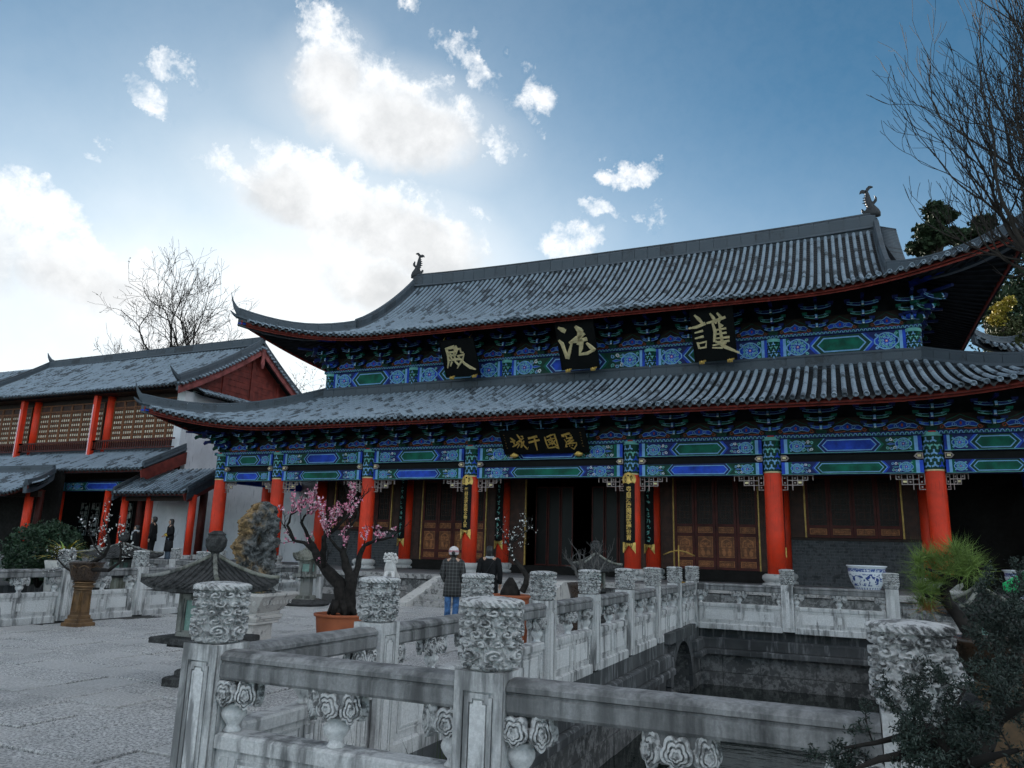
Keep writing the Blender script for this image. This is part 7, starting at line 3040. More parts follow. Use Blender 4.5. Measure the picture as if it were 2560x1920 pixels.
# ------------------------------------------------------------------ guardian lion
def build_lion():
    b = px(842, 1252, X=-12.55)
    b = Vector((-12.55, 19.85, .45))
    pd = empty('lion_plinth', (b.x, b.y, 0), 'squat carved stone plinth beneath the white lion', 'plinth')
    mb = MB()
    mb.cbox(-.30, .30, -.36, .36, 0, .36, 'terrace_stone', .02)
    mb.cbox(-.34, .34, -.40, .40, .36, .45, 'terrace_stone', .02)
    mb.build('block', pd)
    e = empty('guardian_lion', (b.x, b.y, .45), 'small white stone guardian lion sitting upright left of the steps', 'statue', rz=.35)
    # body by skinned skeleton
    me = bpy.data.meshes.new('body')
    J = [((0, .22, .20), .17), ((0, .10, .34), .19), ((0, -.06, .50), .18), ((0, -.14, .66), .15), ((0, -.17, .80), .14), ((0, -.25, .86), .12),
         ((-.11, -.14, .42), .07), ((-.12, -.24, .20), .055), ((-.12, -.26, .04), .06), ((-.12, -.33, .03), .05),
         ((.11, -.14, .42), .07), ((.12, -.24, .20), .055), ((.12, -.26, .04), .06), ((.12, -.33, .03), .05),
         ((-.17, .16, .18), .11), ((-.20, -.02, .10), .08), ((-.20, -.10, .03), .05), ((.17, .16, .18), .11), ((.20, -.02, .10), .08), ((.20, -.10, .03), .05),
         ((0, .34, .24), .06), ((0, .40, .40), .07), ((0, .36, .56), .05)]
    E_ = [(0, 1), (1, 2), (2, 3), (3, 4), (4, 5), (2, 6), (6, 7), (7, 8), (8, 9), (2, 10), (10, 11), (11, 12), (12, 13), (0, 14), (14, 15), (15, 16), (0, 17), (17, 18), (18, 19), (0, 20), (20, 21), (21, 22)]
    body = skin_body(J, E_, 'lion_stone', 2)
    o = inst('body', body, e)
    mb = MB()
    # mane curls
    rnd = random.Random(8)
    for k in range(46):
        a = rnd.uniform(0, 2 * math.pi)
        h = rnd.uniform(-.16, .16)
        r = math.sqrt(max(0, .17 ** 2 - h * h)) + .02
        p = Vector((r * math.cos(a), -.15 + r * .85 * math.sin(a) + .04, .80 + h))
        if p.y < -.25 and abs(p.x) < .13:
            continue
        mb.lathe([(.012, -.03), (.04, -.012), (.045, .01), (.03, .03), (.008, .04)], 'lion_stone', tuple(p), 8)
    mb.build('mane', e)
    mb = MB()
    # face: brow, eyes, nose, jaw, ears
    for sx in (-1, 1):
        mb.lathe([(.006, -.03), (.034, -.01), (.034, .012), (.006, .03)], 'lion_stone', (sx * .06, -.355, .885), 10)
        mb.lathe([(.004, -.018), (.02, 0), (.004, .018)], 'blocks', (sx * .06, -.382, .88), 8)
        mb.lathe([(.01, -.04), (.04, 0), (.03, .03), (.008, .05)], 'lion_stone', (sx * .15, -.20, .93), 8)
        mb.box((sx * .06, -.36, .925), (.09, .05, .03), 'lion_stone', Matrix.Rotation(sx * .3, 3, 'Y'))
    mb.lathe([(.01, -.03), (.05, -.01), (.045, .02), (.015, .045)], 'lion_stone', (0, -.385, .84), 10)
    mb.box((0, -.365, .755), (.16, .08, .05), 'lion_stone', None, .85)
    mb.box((0, -.355, .79), (.13, .06, .02), 'blocks')
    mb.build('face', e)
    mb = MB()
    mb.lathe([(.02, -.05), (.07, -.03), (.075, .03), (.03, .06)], 'lion_stone', (.12, -.36, .06), 12)
    mb.build('ball', e)


def skin_body(J, E_, mat, sub=1):
    """continuous surface grown round a skeleton (joint, radius)"""
    me = bpy.data.meshes.new('sk')
    me.from_pydata([j[0] for j in J], E_, [])
    o = bpy.data.objects.new('sk', me)
    COL.objects.link(o)
    md = o.modifiers.new('skin', 'SKIN')
    md.use_smooth_shade = True
    for i, v in enumerate(me.skin_vertices[0].data):
        r = J[i][1]
        v.radius = (r, r) if not hasattr(r, '__len__') else r
        v.use_root = (i == 0)
    sd_ = o.modifiers.new('sub', 'SUBSURF')
    sd_.levels = sub
    sd_.render_levels = sub
    res = bpy.data.meshes.new_from_object(o.evaluated_get(bpy.context.evaluated_depsgraph_get()))
    bpy.data.objects.remove(o)
    bpy.data.meshes.remove(me)
    res.materials.clear()
    res.materials.append(MATS[mat])
    res.polygons.foreach_set('use_smooth', [True] * len(res.polygons))
    return res


# ------------------------------------------------------------------ porcelain planters and other pots
def porcelain(label, loc, s=1.0):
    e = empty('porcelain_planter', loc, label, 'planter')
    mb = MB()
    prof = [(.30, 0), (.30, .03), (.27, .05), (.31, .12), (.38, .25), (.43, .40), (.45, .54), (.445, .58), (.45, .63), (.49, .655), (.49, .68), (.44, .685), (.42, .66), (.40, .60)]
    mb.lathe([(r * s, z * s) for r, z in prof], 'porcelain', n=40)
    mb.build('bowl', e)
    mb = MB()
    mb.lathe([(.41 * s, .60 * s), (.2 * s, .62 * s), (.02 * s, .63 * s)], 'soil', n=20)
    mb.build('soil', e)


def build_pots():
    porcelain('blue and white porcelain planter standing before the right brick apron', (0.42, 23.4, TERR_Z), 1.06)
    porcelain('blue and white porcelain planter at the right edge half hidden by green canvas', (4.2, 24.0, TERR_Z), 1.06)
    porcelain('blue and white porcelain planter on the terrace behind the tall rock', (-21.4, 23.6, TERR_Z), .95)
    # glazed pot with pine on a pedestal at right
    b = Vector((.98, 6.9, 0))
    e = empty('potted_pine', tuple(b), 'pine bonsai with long green needles in a brown glazed pot on a bronze pedestal', 'potted tree')
    mb = MB()
    for (w, z0, z1) in ((.44, 0, .08), (.36, .08, .15), (.30, .15, .22)):
        mb.cbox(-w / 2, w / 2, -w / 2, w / 2, z0, z1, 'bronze', .015)
    mb.box((0, 0, .42), (.25, .25, .40), 'bronze', None, .92)
    for (r, z0, z1) in ((.17, .62, .67), (.21, .67, .72), (.18, .72, .76)):
        mb.lathe([(r * .92, z0), (r, (z0 + z1) / 2), (r * .92, z1)], 'bronze', n=20)
    mb.build('pedestal', e)
    mb = MB()
    mb.lathe([(.18, .76), (.22, .79), (.26, .90), (.29, 1.01), (.31, 1.03), (.31, 1.06), (.27, 1.06), (.25, 1.02)], 'glazed_brown', n=28)
    mb.build('pot', e)
    q = lambda u, v, dy=0.0: px(u, v, Y=b.y + dy) - b
    rnd = random.Random(5)
    segs = []
    limb(segs, [q(2085, 1405), q(2096, 1370), q(2070, 1330, .05), q(2046, 1300, .05), q(2040, 1272, .02), q(2062, 1255, 0), q(2095, 1245, -.05), q(2128, 1222, -.08)], .06, .02, 3)
    limb(segs, [q(2046, 1300, .05), q(2020, 1290, 0), q(1995, 1285, -.06)], .025, .012, 3)
    limb(segs, [q(2040, 1272, .02), q(2048, 1240, .08), q(2056, 1215, .12)], .02, .010, 3)
    limb(segs, [q(2062, 1255, 0), q(2030, 1240, -.1), q(2000, 1228, -.12)], .02, .01, 3)
    tubes(segs, 'bark', 0, 4, 8).build('trunk', e)
    tufts = []
    for (u, v, dy) in ((1985, 1215, -.1), (2005, 1205, 0), (1990, 1240, .05), (2020, 1225, .1), (2045, 1205, .12), (2062, 1190, .1), (2085, 1205, .05), (2075, 1225, -.05), (2100, 1222, -.1), (2050, 1235, -.12),
                       (2015, 1255, -.1), (2035, 1255, .1), (1995, 1275, -.05), (2010, 1290, 0), (1990, 1300, .05), (2005, 1315, .05), (2025, 1280, .1), (2100, 1245, .1), (2115, 1235, 0), (2065, 1250, .1), (2085, 1240, -.1), (2030, 1212, -.05), (2070, 1200, 0)):
        tufts.append(q(u, v, dy))
    r2 = np.random.RandomState(4)
    for (nm, sel, mat) in (('needles', lambda i: i != 15, 'needle'), ('tip_needles', lambda i: i == 15, 'needle_warm')):
        V, F = [], []
        for i, t in enumerate(tufts):
            if not sel(i):
                continue
            for k in range(130):
                d = r2.normal(size=3)
                d[2] += .9
                d /= np.linalg.norm(d)
                L = r2.uniform(.12, .23)
                s = np.cross(d, r2.normal(size=3))
                s /= np.linalg.norm(s)
                c0 = np.array(t) + r2.normal(size=3) * .012
                o = len(V)
                tip = c0 + d * L + np.array([0, 0, -.02])
                V += [c0 - s * .0022, c0 + s * .0022, tip]
                F.append((o, o + 1, o + 2))
        big_mesh(nm, V, F, mat, e, 'stuff', False)
    # green canvas at the right edge
    e = empty('green_parasol', (1.74, 9.6, 0), 'bright green canvas parasol edge behind the juniper at the right edge', 'parasol')
    mb = MB()
    n = 8
    c = Vector((.32, 0, 1.80))
    rim = [Vector((c.x + .62 * math.cos(2 * math.pi * k / n + .2), .62 * math.sin(2 * math.pi * k / n + .2), 1.42)) for k in range(n)]
    vs = [c] + rim
    mb.add(vs, [(0, 1 + k, 1 + (k + 1) % n) for k in range(n)], 'umbrella_green')
    vs = rim + [p + Vector((0, 0, -.09)) for p in rim]
    mb.add(vs, [(k, (k + 1) % n, n + (k + 1) % n, n + k) for k in range(n)], 'umbrella_green')
    can = mb.build('canopy', e)
    sol = can.modifiers.new('solid', 'SOLIDIFY')
    sol.thickness = .006
    mb = MB()
    mb.tube([(.32, 0, 0), (.32, 0, 1.78)], .018, 'dark_wood', 8)
    mb.build('pole', e)
    mb = MB()
    mb.lathe([(.25, 0), (.25, .06), (.06, .10)], 'lantern_stone', (.32, 0, 0), 16)
    mb.build('base', e)
    # slender crossbar stand on the terrace
    b = px(1478, 1255, Z=TERR_Z)
    b = Vector((-4.9, 24.4, TERR_Z))
    e = empty('brass_stand', tuple(b), 'thin brass post with curved crossbar before the carved doors', 'stand')
    mb = MB()
    mb.tube([(0, 0, 0), (0, 0, 1.15)], .025, 'brass', 6)
    mb.build('post', e)
    mb = MB()
    mb.tube([(-.48, 0, .85), (-.25, 0, .95), (0, 0, 1.0), (.25, 0, .95), (.50, 0, .84)], .022, 'brass', 6)
    mb.build('crossbar', e)
    mb = MB()
    mb.lathe([(.2, 0), (.2, .04), (.04, .08)], 'brass', n=14)
    mb.build('foot', e)


# ------------------------------------------------------------------ shrubs, juniper, trees
def build_shrubs():
    rnd = np.random.RandomState(9)
    # clipped dark shrub at left
    b = Vector((-24.3, 17.2, 0))
    e = empty('round_shrub', tuple(b), 'large rounded dark green shrub behind the left balustrade', 'shrub')
    P = []
    for (cx, cy, cz, rx, rz, n) in ((.0, 0, 1.15, 1.35, .92, 5200), (-.9, .2, .7, .9, .75, 2200), (.9, -.1, .8, .7, .7, 1600), (.5, 0, 1.5, .8, .55, 1500)):
        d = rnd.normal(size=(n, 3))
        d /= np.linalg.norm(d, axis=1)[:, None]
        r = rnd.uniform(.55, 1.02, n) ** .5
        bump_ = 1 + .10 * np.sin(d[:, 0] * 9 + cx) * np.sin(d[:, 2] * 8) + .06 * np.sin(d[:, 1] * 15)
        P.append(np.stack([cx + d[:, 0] * rx * r * bump_, cy + d[:, 1] * rx * .8 * r * bump_, np.maximum(.05, cz + d[:, 2] * rz * r * bump_)], -1))
    cards('foliage', np.concatenate(P), rnd.uniform(.035, .075, sum(len(p) for p in P)), 'leaf_shrub', e, rnd, 1.2)
    mb = MB()
    for k in range(6):
        a = k * 1.1
        mb.tube([(0, 0, 0), (.3 * math.cos(a), .3 * math.sin(a), .5), (.8 * math.cos(a), .6 * math.sin(a), 1.1)], [.06, .04, .015], 'bark', 6)
    mb.build('stems', e)
    # yellow-green strap-leaved plant on the near post line
    b = Vector((-16.6, 12.3, .22))
    e = empty('strap_leaf_plant', tuple(b), 'yellow green arching strap-leaved plant behind the left balustrade post', 'plant')
    mb = MB()
    for k in range(120):
        a = rnd.uniform(0, 2 * math.pi)
        L = rnd.uniform(.45, .95)
        el = rnd.uniform(.5, 1.4)
        pts = []
        for i in range(6):
            t = i / 5
            r = L * t * math.cos(el) + .25 * t * t * L
            z = .85 + L * math.sin(el) * t - .45 * t * t * L
            pts.append(Vector((r * math.cos(a), r * math.sin(a), z)))
        s = Vector((-math.sin(a), math.cos(a), 0))
        w = [.018, .022, .022, .018, .012, .002]
        vs = []
        for p, ww in zip(pts, w):
            vs += [p - s * ww, p + s * ww]
        mb.add(vs, [(2 * i, 2 * i + 1, 2 * i + 3, 2 * i + 2) for i in range(5)], 'leaf_yellow' if k % 4 else 'needle', True)
    mb.build('leaves', e)
    mb = MB()
    mb.lathe([(.24, 0), (.32, .1), (.36, .7), (.40, .85), (.36, .86), (.3, .8)], 'light_stone', n=20)
    mb.build('pot', e)
    # drum-shaped stone with scrolls beside it
    e = empty('drum_stone', (-18.9, 11.6, -.2), 'rounded carved drum stone beside the yellow plant at left', 'stone')
    mb = MB()
    mb.lathe([(.03, -.16), (.26, -.16), (.34, -.10), (.36, 0), (.34, .10), (.26, .16), (.03, .16)], 'light_stone', (0, 0, .95), 24, M=Matrix.Rotation(rad(90), 3, 'X') @ Matrix.Rotation(rad(35), 3, 'Y') if False else Matrix.Rotation(rad(90), 3, 'X'))
    mb.cbox(-.40, .40, -.2, .2, 0, .62, 'light_stone', .03)
    mb.build('drum', e)
    # water grasses inside the pond corner
    e = empty('reeds', (-2.95, 5.6, WATER), 'dark green reeds growing from the pond behind the near rail', 'plant')
    mb = MB()
    for k in range(150):
        a = rnd.uniform(0, 2 * math.pi)
        x0, y0 = rnd.normal() * .16, rnd.normal() * .5
        L = rnd.uniform(.9, 1.75)
        lean = rnd.uniform(.05, .45)
        s = Vector((-math.sin(a), math.cos(a), 0))
        vs = []
        for i in range(5):
            t = i / 4
            p = Vector((x0 + math.cos(a) * lean * L * t * t, y0 + math.sin(a) * lean * L * t * t, L * t * (1 - .15 * t * lean)))
            w = .010 * (1 - t) + .001
            vs += [p - s * w, p + s * w]
        mb.add(vs, [(2 * i, 2 * i + 1, 2 * i + 3, 2 * i + 2) for i in range(4)], 'grass_blade', True)
    mb.build('blades', e)


def build_juniper():
    """dark bonsai juniper in the right foreground, nearer than the rail"""
    b = Vector((.98, 2.75, 0))
    e = empty('juniper_bonsai', tuple(b), 'dark foreground juniper bonsai spilling over the nearest balustrade at lower right', 'potted tree')
    rnd = random.Random(17)
    q = lambda u, v, Y: px(u, v, Y=Y) - b
    segs = []
    limb(segs, [q(2330, 1900, 2.75), q(2180, 1760, 2.8), q(2080, 1660, 2.85), q(2030, 1600, 2.9), q(2005, 1575, 3.0)], .05, .022, 3)
    limb(segs, [q(2020, 1590, 2.9), q(1960, 1630, 2.85), q(1900, 1640, 2.8), q(1850, 1660, 2.8)], .02, .006, 3)
    limb(segs, [q(2100, 1680, 2.85), q(2150, 1560, 3.0), q(2170, 1450, 3.2), q(2150, 1370, 3.4), q(2100, 1330, 3.5)], .03, .008, 3)
    limb(segs, [q(2170, 1450, 3.2), q(2220, 1380, 3.2), q(2260, 1300, 3.3)], .018, .006, 3)
    limb(segs, [q(2150, 1560, 3.0), q(2210, 1520, 2.9), q(2280, 1480, 2.9)], .018, .006, 3)
    limb(segs, [q(2150, 1370, 3.4), q(2190, 1290, 3.5), q(2230, 1270, 3.5)], .012, .004, 3)
    limb(segs, [q(2080, 1660, 2.85), q(2120, 1640, 2.75), q(2200, 1620, 2.7)], .02, .006, 3)
    limb(segs, [q(2005, 1575, 3.0), q(1950, 1590, 2.95), q(1890, 1605, 2.9), q(1825, 1615, 2.85)], .014, .004, 3)
    limb(segs, [q(2030, 1600, 2.9), q(2050, 1550, 3.1), q(2085, 1490, 3.25)], .014, .004, 3)
    main = list(segs)
    for (pts, rs, dep) in main:
        n = len(pts)
        for k in range(9 if n > 4 else (7 if n == 3 else 5)):
            i = rnd.randint(1, n - 1)
            t = rnd.random()
            p = pts[i - 1].lerp(pts[i], t)
            grow(segs, p, Vector((rnd.gauss(0, .8), rnd.gauss(0, .6), rnd.gauss(.1, .6))), .095, .004, 2, rnd, .6, .1, (1, 3), .75, .2, .5, .0012)
    tr = tubes(segs, 'bark', 3, 3, 8).build('trunk', e)
    tubes(segs, 'bark', 0, 2, 4).build('twigs', tr)
    r2 = np.random.RandomState(12)
    pts = along(segs, 0, 2, .0018, rnd)
    P = np.array([[p.x, p.y, p.z] for p in pts])
    P = P + r2.normal(size=P.shape) * .009
    keep = r2.rand(len(P)) < min(1.0, 80000 / max(1, len(P)))
    P = P[keep]
    cards('foliage', P, r2.uniform(.003, .0068, len(P)), 'leaf_dark', e, r2, 1.5)
    mb = MB()
    mb.cbox(.15, .75, -.3, .3, 0, .55, 'glazed_brown', .03)
    mb.build('pot', e)


def bare_tree(label, loc, H, r, seed, lean=(0, 0, 1), depth=5, spread=.42, limbs=4, start=.35, mat='bark_grey', up=.25, leaves=0, shrink=.74, wob=.12, minr=.006, first=None, sp=.4):
    e = empty('bare_tree', loc, label, 'tree')
    rnd = random.Random(seed)
    segs = []
    d = Vector(lean).normalized()
    base = [Vector((0, 0, -.1)) + d * H * start * k / 5 + Vector((rnd.gauss(0, .03), rnd.gauss(0, .03), 0)) * k for k in range(6)]
    limb(segs, base, r, r * .7, depth + 1)
    top = base[-1]
    for k in range(limbs):
        a = 2 * math.pi * k / limbs + rnd.random()
        dd = first[k % len(first)] if first else (d + Vector((math.cos(a), math.sin(a), rnd.uniform(.2, .9))) * .7)
        grow(segs, base[-1 - (k % 2)], Vector(dd), H * (1 - start) * .42, r * .5, depth, rnd, spread, up, (1, 2), shrink, wob, .6, minr, sp)
    tr = tubes(segs, mat, depth, depth + 1, 9).build('trunk', e)
    br = tubes(segs, mat, 2, depth - 1, 5).build('branches', e)
    tubes(segs, mat, 0, 1, 3).build('twigs', br)
    if leaves:
        r2 = np.random.RandomState(seed)
        pts = along(segs, 0, 1, .3, rnd)
        rnd.shuffle(pts)
        P = np.array([[p.x, p.y, p.z] for p in pts[:leaves]])
        P = P + r2.normal(size=P.shape) * .12
        cards('leaves', P, r2.uniform(.06, .13, len(P)), 'leaf_olive', e, r2, 1.0)
    return e


def clump_tree(label, loc, clumps, mat, seed, size=(.12, .25), trunk_r=.25, name='conifer_tree', dens=420):
    e = empty(name, loc, label, 'tree')
    r2 = np.random.RandomState(seed)
    P = []
    for (x, y, z, rx, rz) in clumps:
        n = int(dens * rx * rx)
        d = r2.normal(size=(n, 3))
        d /= np.linalg.norm(d, axis=1)[:, None]
        r = r2.uniform(.2, 1.0, n) ** .45
        lump = 1 + .25 * np.sin(d[:, 0] * 5 + x) * np.sin(d[:, 2] * 6 + z) + .12 * np.sin(d[:, 1] * 11)
        P.append(np.stack([x + d[:, 0] * rx * r * lump, y + d[:, 1] * rx * r * lump, z + d[:, 2] * rz * r * lump], -1))
    P = np.concatenate(P)
    cards('crown', P, r2.uniform(size[0], size[1], len(P)), mat, e, r2, 1.1)
    mb = MB()
    top = max(c[2] for c in clumps)
    mb.tube([(0, 0, 0), (.1, 0, top * .4), (0, .1, top * .75), (0, 0, top)], [trunk_r, trunk_r * .8, trunk_r * .5, trunk_r * .15], 'bark_grey', 9)
    for (x, y, z, rx, rz) in clumps:
        mb.tube([(0, 0, max(.5, z - abs(x) * .8 - .8)), (x * .6, y * .6, z - .2), (x, y, z)], [trunk_r * .35, trunk_r * .2, .03], 'bark_grey', 6)
    mb.build('trunk', e)
    return e


def build_trees():
    # bare tree overhanging from the right
    bare_tree('leafless tree with fine ascending twigs overhanging the right edge of the roof', (5.5, 13.4, 0), 11.0, .17, 6, (-.06, 0, 1), 5, .42, 11, .36, 'bark_grey', .30,
              first=[(-.85, 0, .8), (-.65, .15, 1.0), (-.95, -.1, .55), (-.45, -.2, 1.1), (-.8, .25, .7), (-.3, .3, 1.0), (-1, .1, .6), (-.6, -.15, .9), (-.9, .0, .7)], shrink=.72, wob=.11, minr=.0045, sp=.42)
    # trees behind the wing
    p = px(405, 720, Y=62)
    bare_tree('tall bare tree with a few brown leaves rising behind the left wing roof', (p.x - 1.0, 62, 0), 32.0, .42, 8, (0, 0, 1), 5, .58, 8, .50, 'bark', .12, 700, minr=.016, wob=.13, sp=.36)
    p = px(300, 720, Y=64)
    bare_tree('lower bare tree with clinging leaves left of the tall one behind the wing', (p.x, 64, 0), 25, .36, 19, (-.1, 0, 1), 5, .66, 6, .55, 'bark', .08, 700, minr=.016, wob=.14, sp=.34)
    p = px(655, 800, Y=66)
    bare_tree('small leafy-twigged tree in the gap between wing and hall', (p.x, 66, 0), 20.5, .32, 23, (0, 0, 1), 5, .6, 6, .45, 'bark_grey', .1, 1500, minr=.010, wob=.14, sp=.35)
    # dark pine above the roof at right
    p = px(2020, 480, Y=70)
    clump_tree('dark rounded pine crown standing above the roof beside the ridge end', (p.x, 70, 0), [(-.5, 0, p.z - .8, 1.2, .7), (0.4, 0, p.z + .5, 1.2, .8), (-.9, .5, p.z - 2.0, 1.4, .6), (1.0, -.4, p.z - 1.6, 1.1, .6), (0, 0, p.z + 1.3, .8, .5)], 'leaf_conifer', 3, (.14, .28), .5, 'pine_tree', 900)
    p = px(2110, 490, Y=74)
    clump_tree('second dark pine crown above the roof nearer the right edge', (p.x, 74, 0), [(0, 0, p.z - .8, 1.3, .7), (.6, 0, p.z + .3, 1.0, .6), (.9, .5, p.z - 1.8, 1.1, .6), (-1.0, 0, p.z - 1.6, .9, .5)], 'leaf_conifer', 5, (.14, .28), .5, 'pine_tree', 900)
    # evergreens right of the hall
    p = px(2190, 690, Y=44)
    clump_tree('tall olive green conifer to the right behind the hall', (p.x + .5, 44, 0), [(0, 0, p.z + 2.4, 1.2, 1.8), (-.3, 0, p.z + .4, 1.9, 1.6), (.4, .5, p.z - 1.6, 2.4, 1.8), (-.4, 0, p.z - 3.8, 2.8, 2.0), (0, 0, p.z - 6.2, 3.0, 2.2)], 'leaf_conifer', 7, (.10, .2), .3, 'conifer_tree', 700)
    p = px(2175, 705, Y=40)
    clump_tree('yellow green leafy tree in front of the conifer at the right edge', (p.x, 40, 0), [(0, 0, p.z - .2, .8, .8), (.6, 0, p.z - 1.2, 1.3, 1.0), (-.2, 0, p.z - 1.8, 1.0, .8), (0, 0, p.z - 3.2, 1.6, 1.4)], 'leaf_olive', 9, (.07, .13), .2, 'broadleaf_tree', 900)
    p = px(2162, 652, Y=39.5)
    clump_tree('bright yellow leaved sprig tree at the right beside the pale roof corner', (p.x, 39.5, 0), [(0, 0, p.z - .3, .34, .3), (.35, 0, p.z, .3, .22), (-.2, .1, p.z - .8, .4, .35)], 'leaf_yellow', 11, (.06, .1), .08, 'broadleaf_tree', 2500)


def build_right_side():
    """buildings that close the view on the right"""
    e = empty('side_hall', (0, 0, 0), 'dark walled side building behind the right end of the hall', 'building')
    mb = MB()
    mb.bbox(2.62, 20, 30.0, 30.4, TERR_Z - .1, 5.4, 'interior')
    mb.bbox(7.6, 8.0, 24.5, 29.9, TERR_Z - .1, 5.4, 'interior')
    mb.build('wall', e)
    # pale upturned roof corner between hall and trees
    p = px(2140, 735, Y=38)
    e = empty('far_roof', (p.x, 38, 0), 'pale upturned tiled roof corner glimpsed right of the upper storey', 'roof corner')
    S = Slope(lambda s, d, z: (3.0 + s, d, z + p.z), 3.4, lambda s: min(2.6, 3.4 - abs(s) + .2), lambda d: .0 + .55 * d - .7, lift=.9, span=2.2, flare=.3, pw=2.0)
    r = roof_sheet(S, e, 'roof', 'soffit', n=12)
    roof_tiles([S], .27, .08, .36, r, 0)
    path = [S.pt(-3.4 + 2.6 * (1 - i / 8), 2.6 * (1 - i / 8), .05) for i in range(9)]
    ridge_blocks(path, .2, .22, .5, r, 'hip_ridge_block')
    mb = MB()
    mb.bbox(.8, 6, 1.2, 5, -.5, p.z - .4, 'white_wall')
    mb.build('wall', e)
    # long enclosing wall in the distance
    e = empty('enclosing_wall', (0, 75, 0), 'long white enclosing wall far behind the halls', 'wall')
    mb = MB()
    mb.bbox(-160, 120, 0, .5, -.1, 4.5, 'white_wall')
    mb.build('wall', e)


build_pink_plum()
build_small_plums()
build_lanterns()
build_rock()
build_lion()
build_pots()
build_shrubs()
build_juniper()
build_trees()
build_right_side()
# ------------------------------------------------------------------ people
def ring(cx, cy, cz, rx, ry, n=14, tilt=0.0):
    return [(cx + rx * math.cos(2 * math.pi * k / n), cy + ry * math.sin(2 * math.pi * k / n), cz + tilt * math.sin(2 * math.pi * k / n)) for k in range(n)]


def hand_into(mb, wrist, d, mat='skin', s=1.0, curl=.5):
    """palm, four bent fingers and a thumb from the side of the palm"""
    w = Vector(wrist)
    d = Vector(d).normalized()
    side = d.orthogonal().normalized()
    nrm = d.cross(side)
    pal = w + d * .045 * s
    mb.loft([[tuple(w + (side * math.cos(a) * .024 + nrm * math.sin(a) * .017) * s) for a in [k * math.pi / 4 for k in range(8)]],
             [tuple(pal + (side * math.cos(a) * .038 + nrm * math.sin(a) * .015) * s) for a in [k * math.pi / 4 for k in range(8)]],
             [tuple(w + d * .085 * s + (side * math.cos(a) * .036 + nrm * math.sin(a) * .012) * s) for a in [k * math.pi / 4 for k in range(8)]]], mat)
    for k, L in enumerate((.060, .072, .075, .066)):
        o = w + (d * .082 + side * (.028 - .0185 * k)) * s
        p1 = o + d * L * .5 * s
        p2 = p1 + (d * (1 - curl) + nrm * curl).normalized() * L * .5 * s
        mb.tube([o, p1, p2], [.0088 * s, .0082 * s, .006 * s], mat, 6)
    o = w + (d * .03 + side * .034) * s
    mb.tube([o, o + (d * .5 + side * .6) * .045 * s, o + (d * .85 + side * .55) * .075 * s], [.011 * s, .010 * s, .007 * s], mat, 6)


def head_into(mb, c, s=1.0, yaw=0.0, mat='skin'):
    """skull with brow, nose, mouth, chin, ears; faces -Y before yaw"""
    c = Vector(c)
    R_ = Matrix.Rotation(yaw, 3, 'Z')
    prof = [(-.115, .02, .03, -.035), (-.105, .040, .045, -.03), (-.075, .055, .066, -.012), (-.035, .066, .082, 0), (.0, .072, .09, .004), (.04, .074, .094, .008), (.08, .066, .082, .01), (.105, .045, .055, .01), (.118, .012, .016, .01)]
    rings = []
    for (z, rx, ry, oy) in prof:
        pts = []
        for k in range(16):
            a = 2 * math.pi * k / 16
            x, y = rx * math.cos(a), oy + ry * math.sin(a)
            fx = abs(x)
            if y < 0:
                if -.03 < z < .02 and fx < .02:
                    y -= .022
                if z == .0 and .02 < fx < .05:
                    y += .008
            pts.append(tuple(c + R_ @ (Vector((x, y, z)) * s)))
        rings.append(pts)
    mb.loft(rings, mat)

    def at(x, y, z):
        return tuple(c + R_ @ (Vector((x, y, z)) * s))
    for sx in (-1, 1):
        mb.lathe([(.003, -.008), (.010, 0), (.003, .008)], 'hair', at(sx * .03, -.086, .008), 6)
        mb.lathe([(.006, -.03), (.016, -.01), (.018, .012), (.005, .03)], mat, at(sx * .074, .0, -.01), 8)
        mb.tube([at(sx * .018, -.094, .026), at(sx * .045, -.082, .028)], .005, 'hair', 4)
    mb.tube([at(-.022, -.088, -.058), at(0, -.094, -.06), at(.022, -.088, -.058)], .006, 'pink_paint', 5)
    mb.tube([at(0, -.09, .02), at(0, -.108, -.025)], [.008, .013], mat, 6)


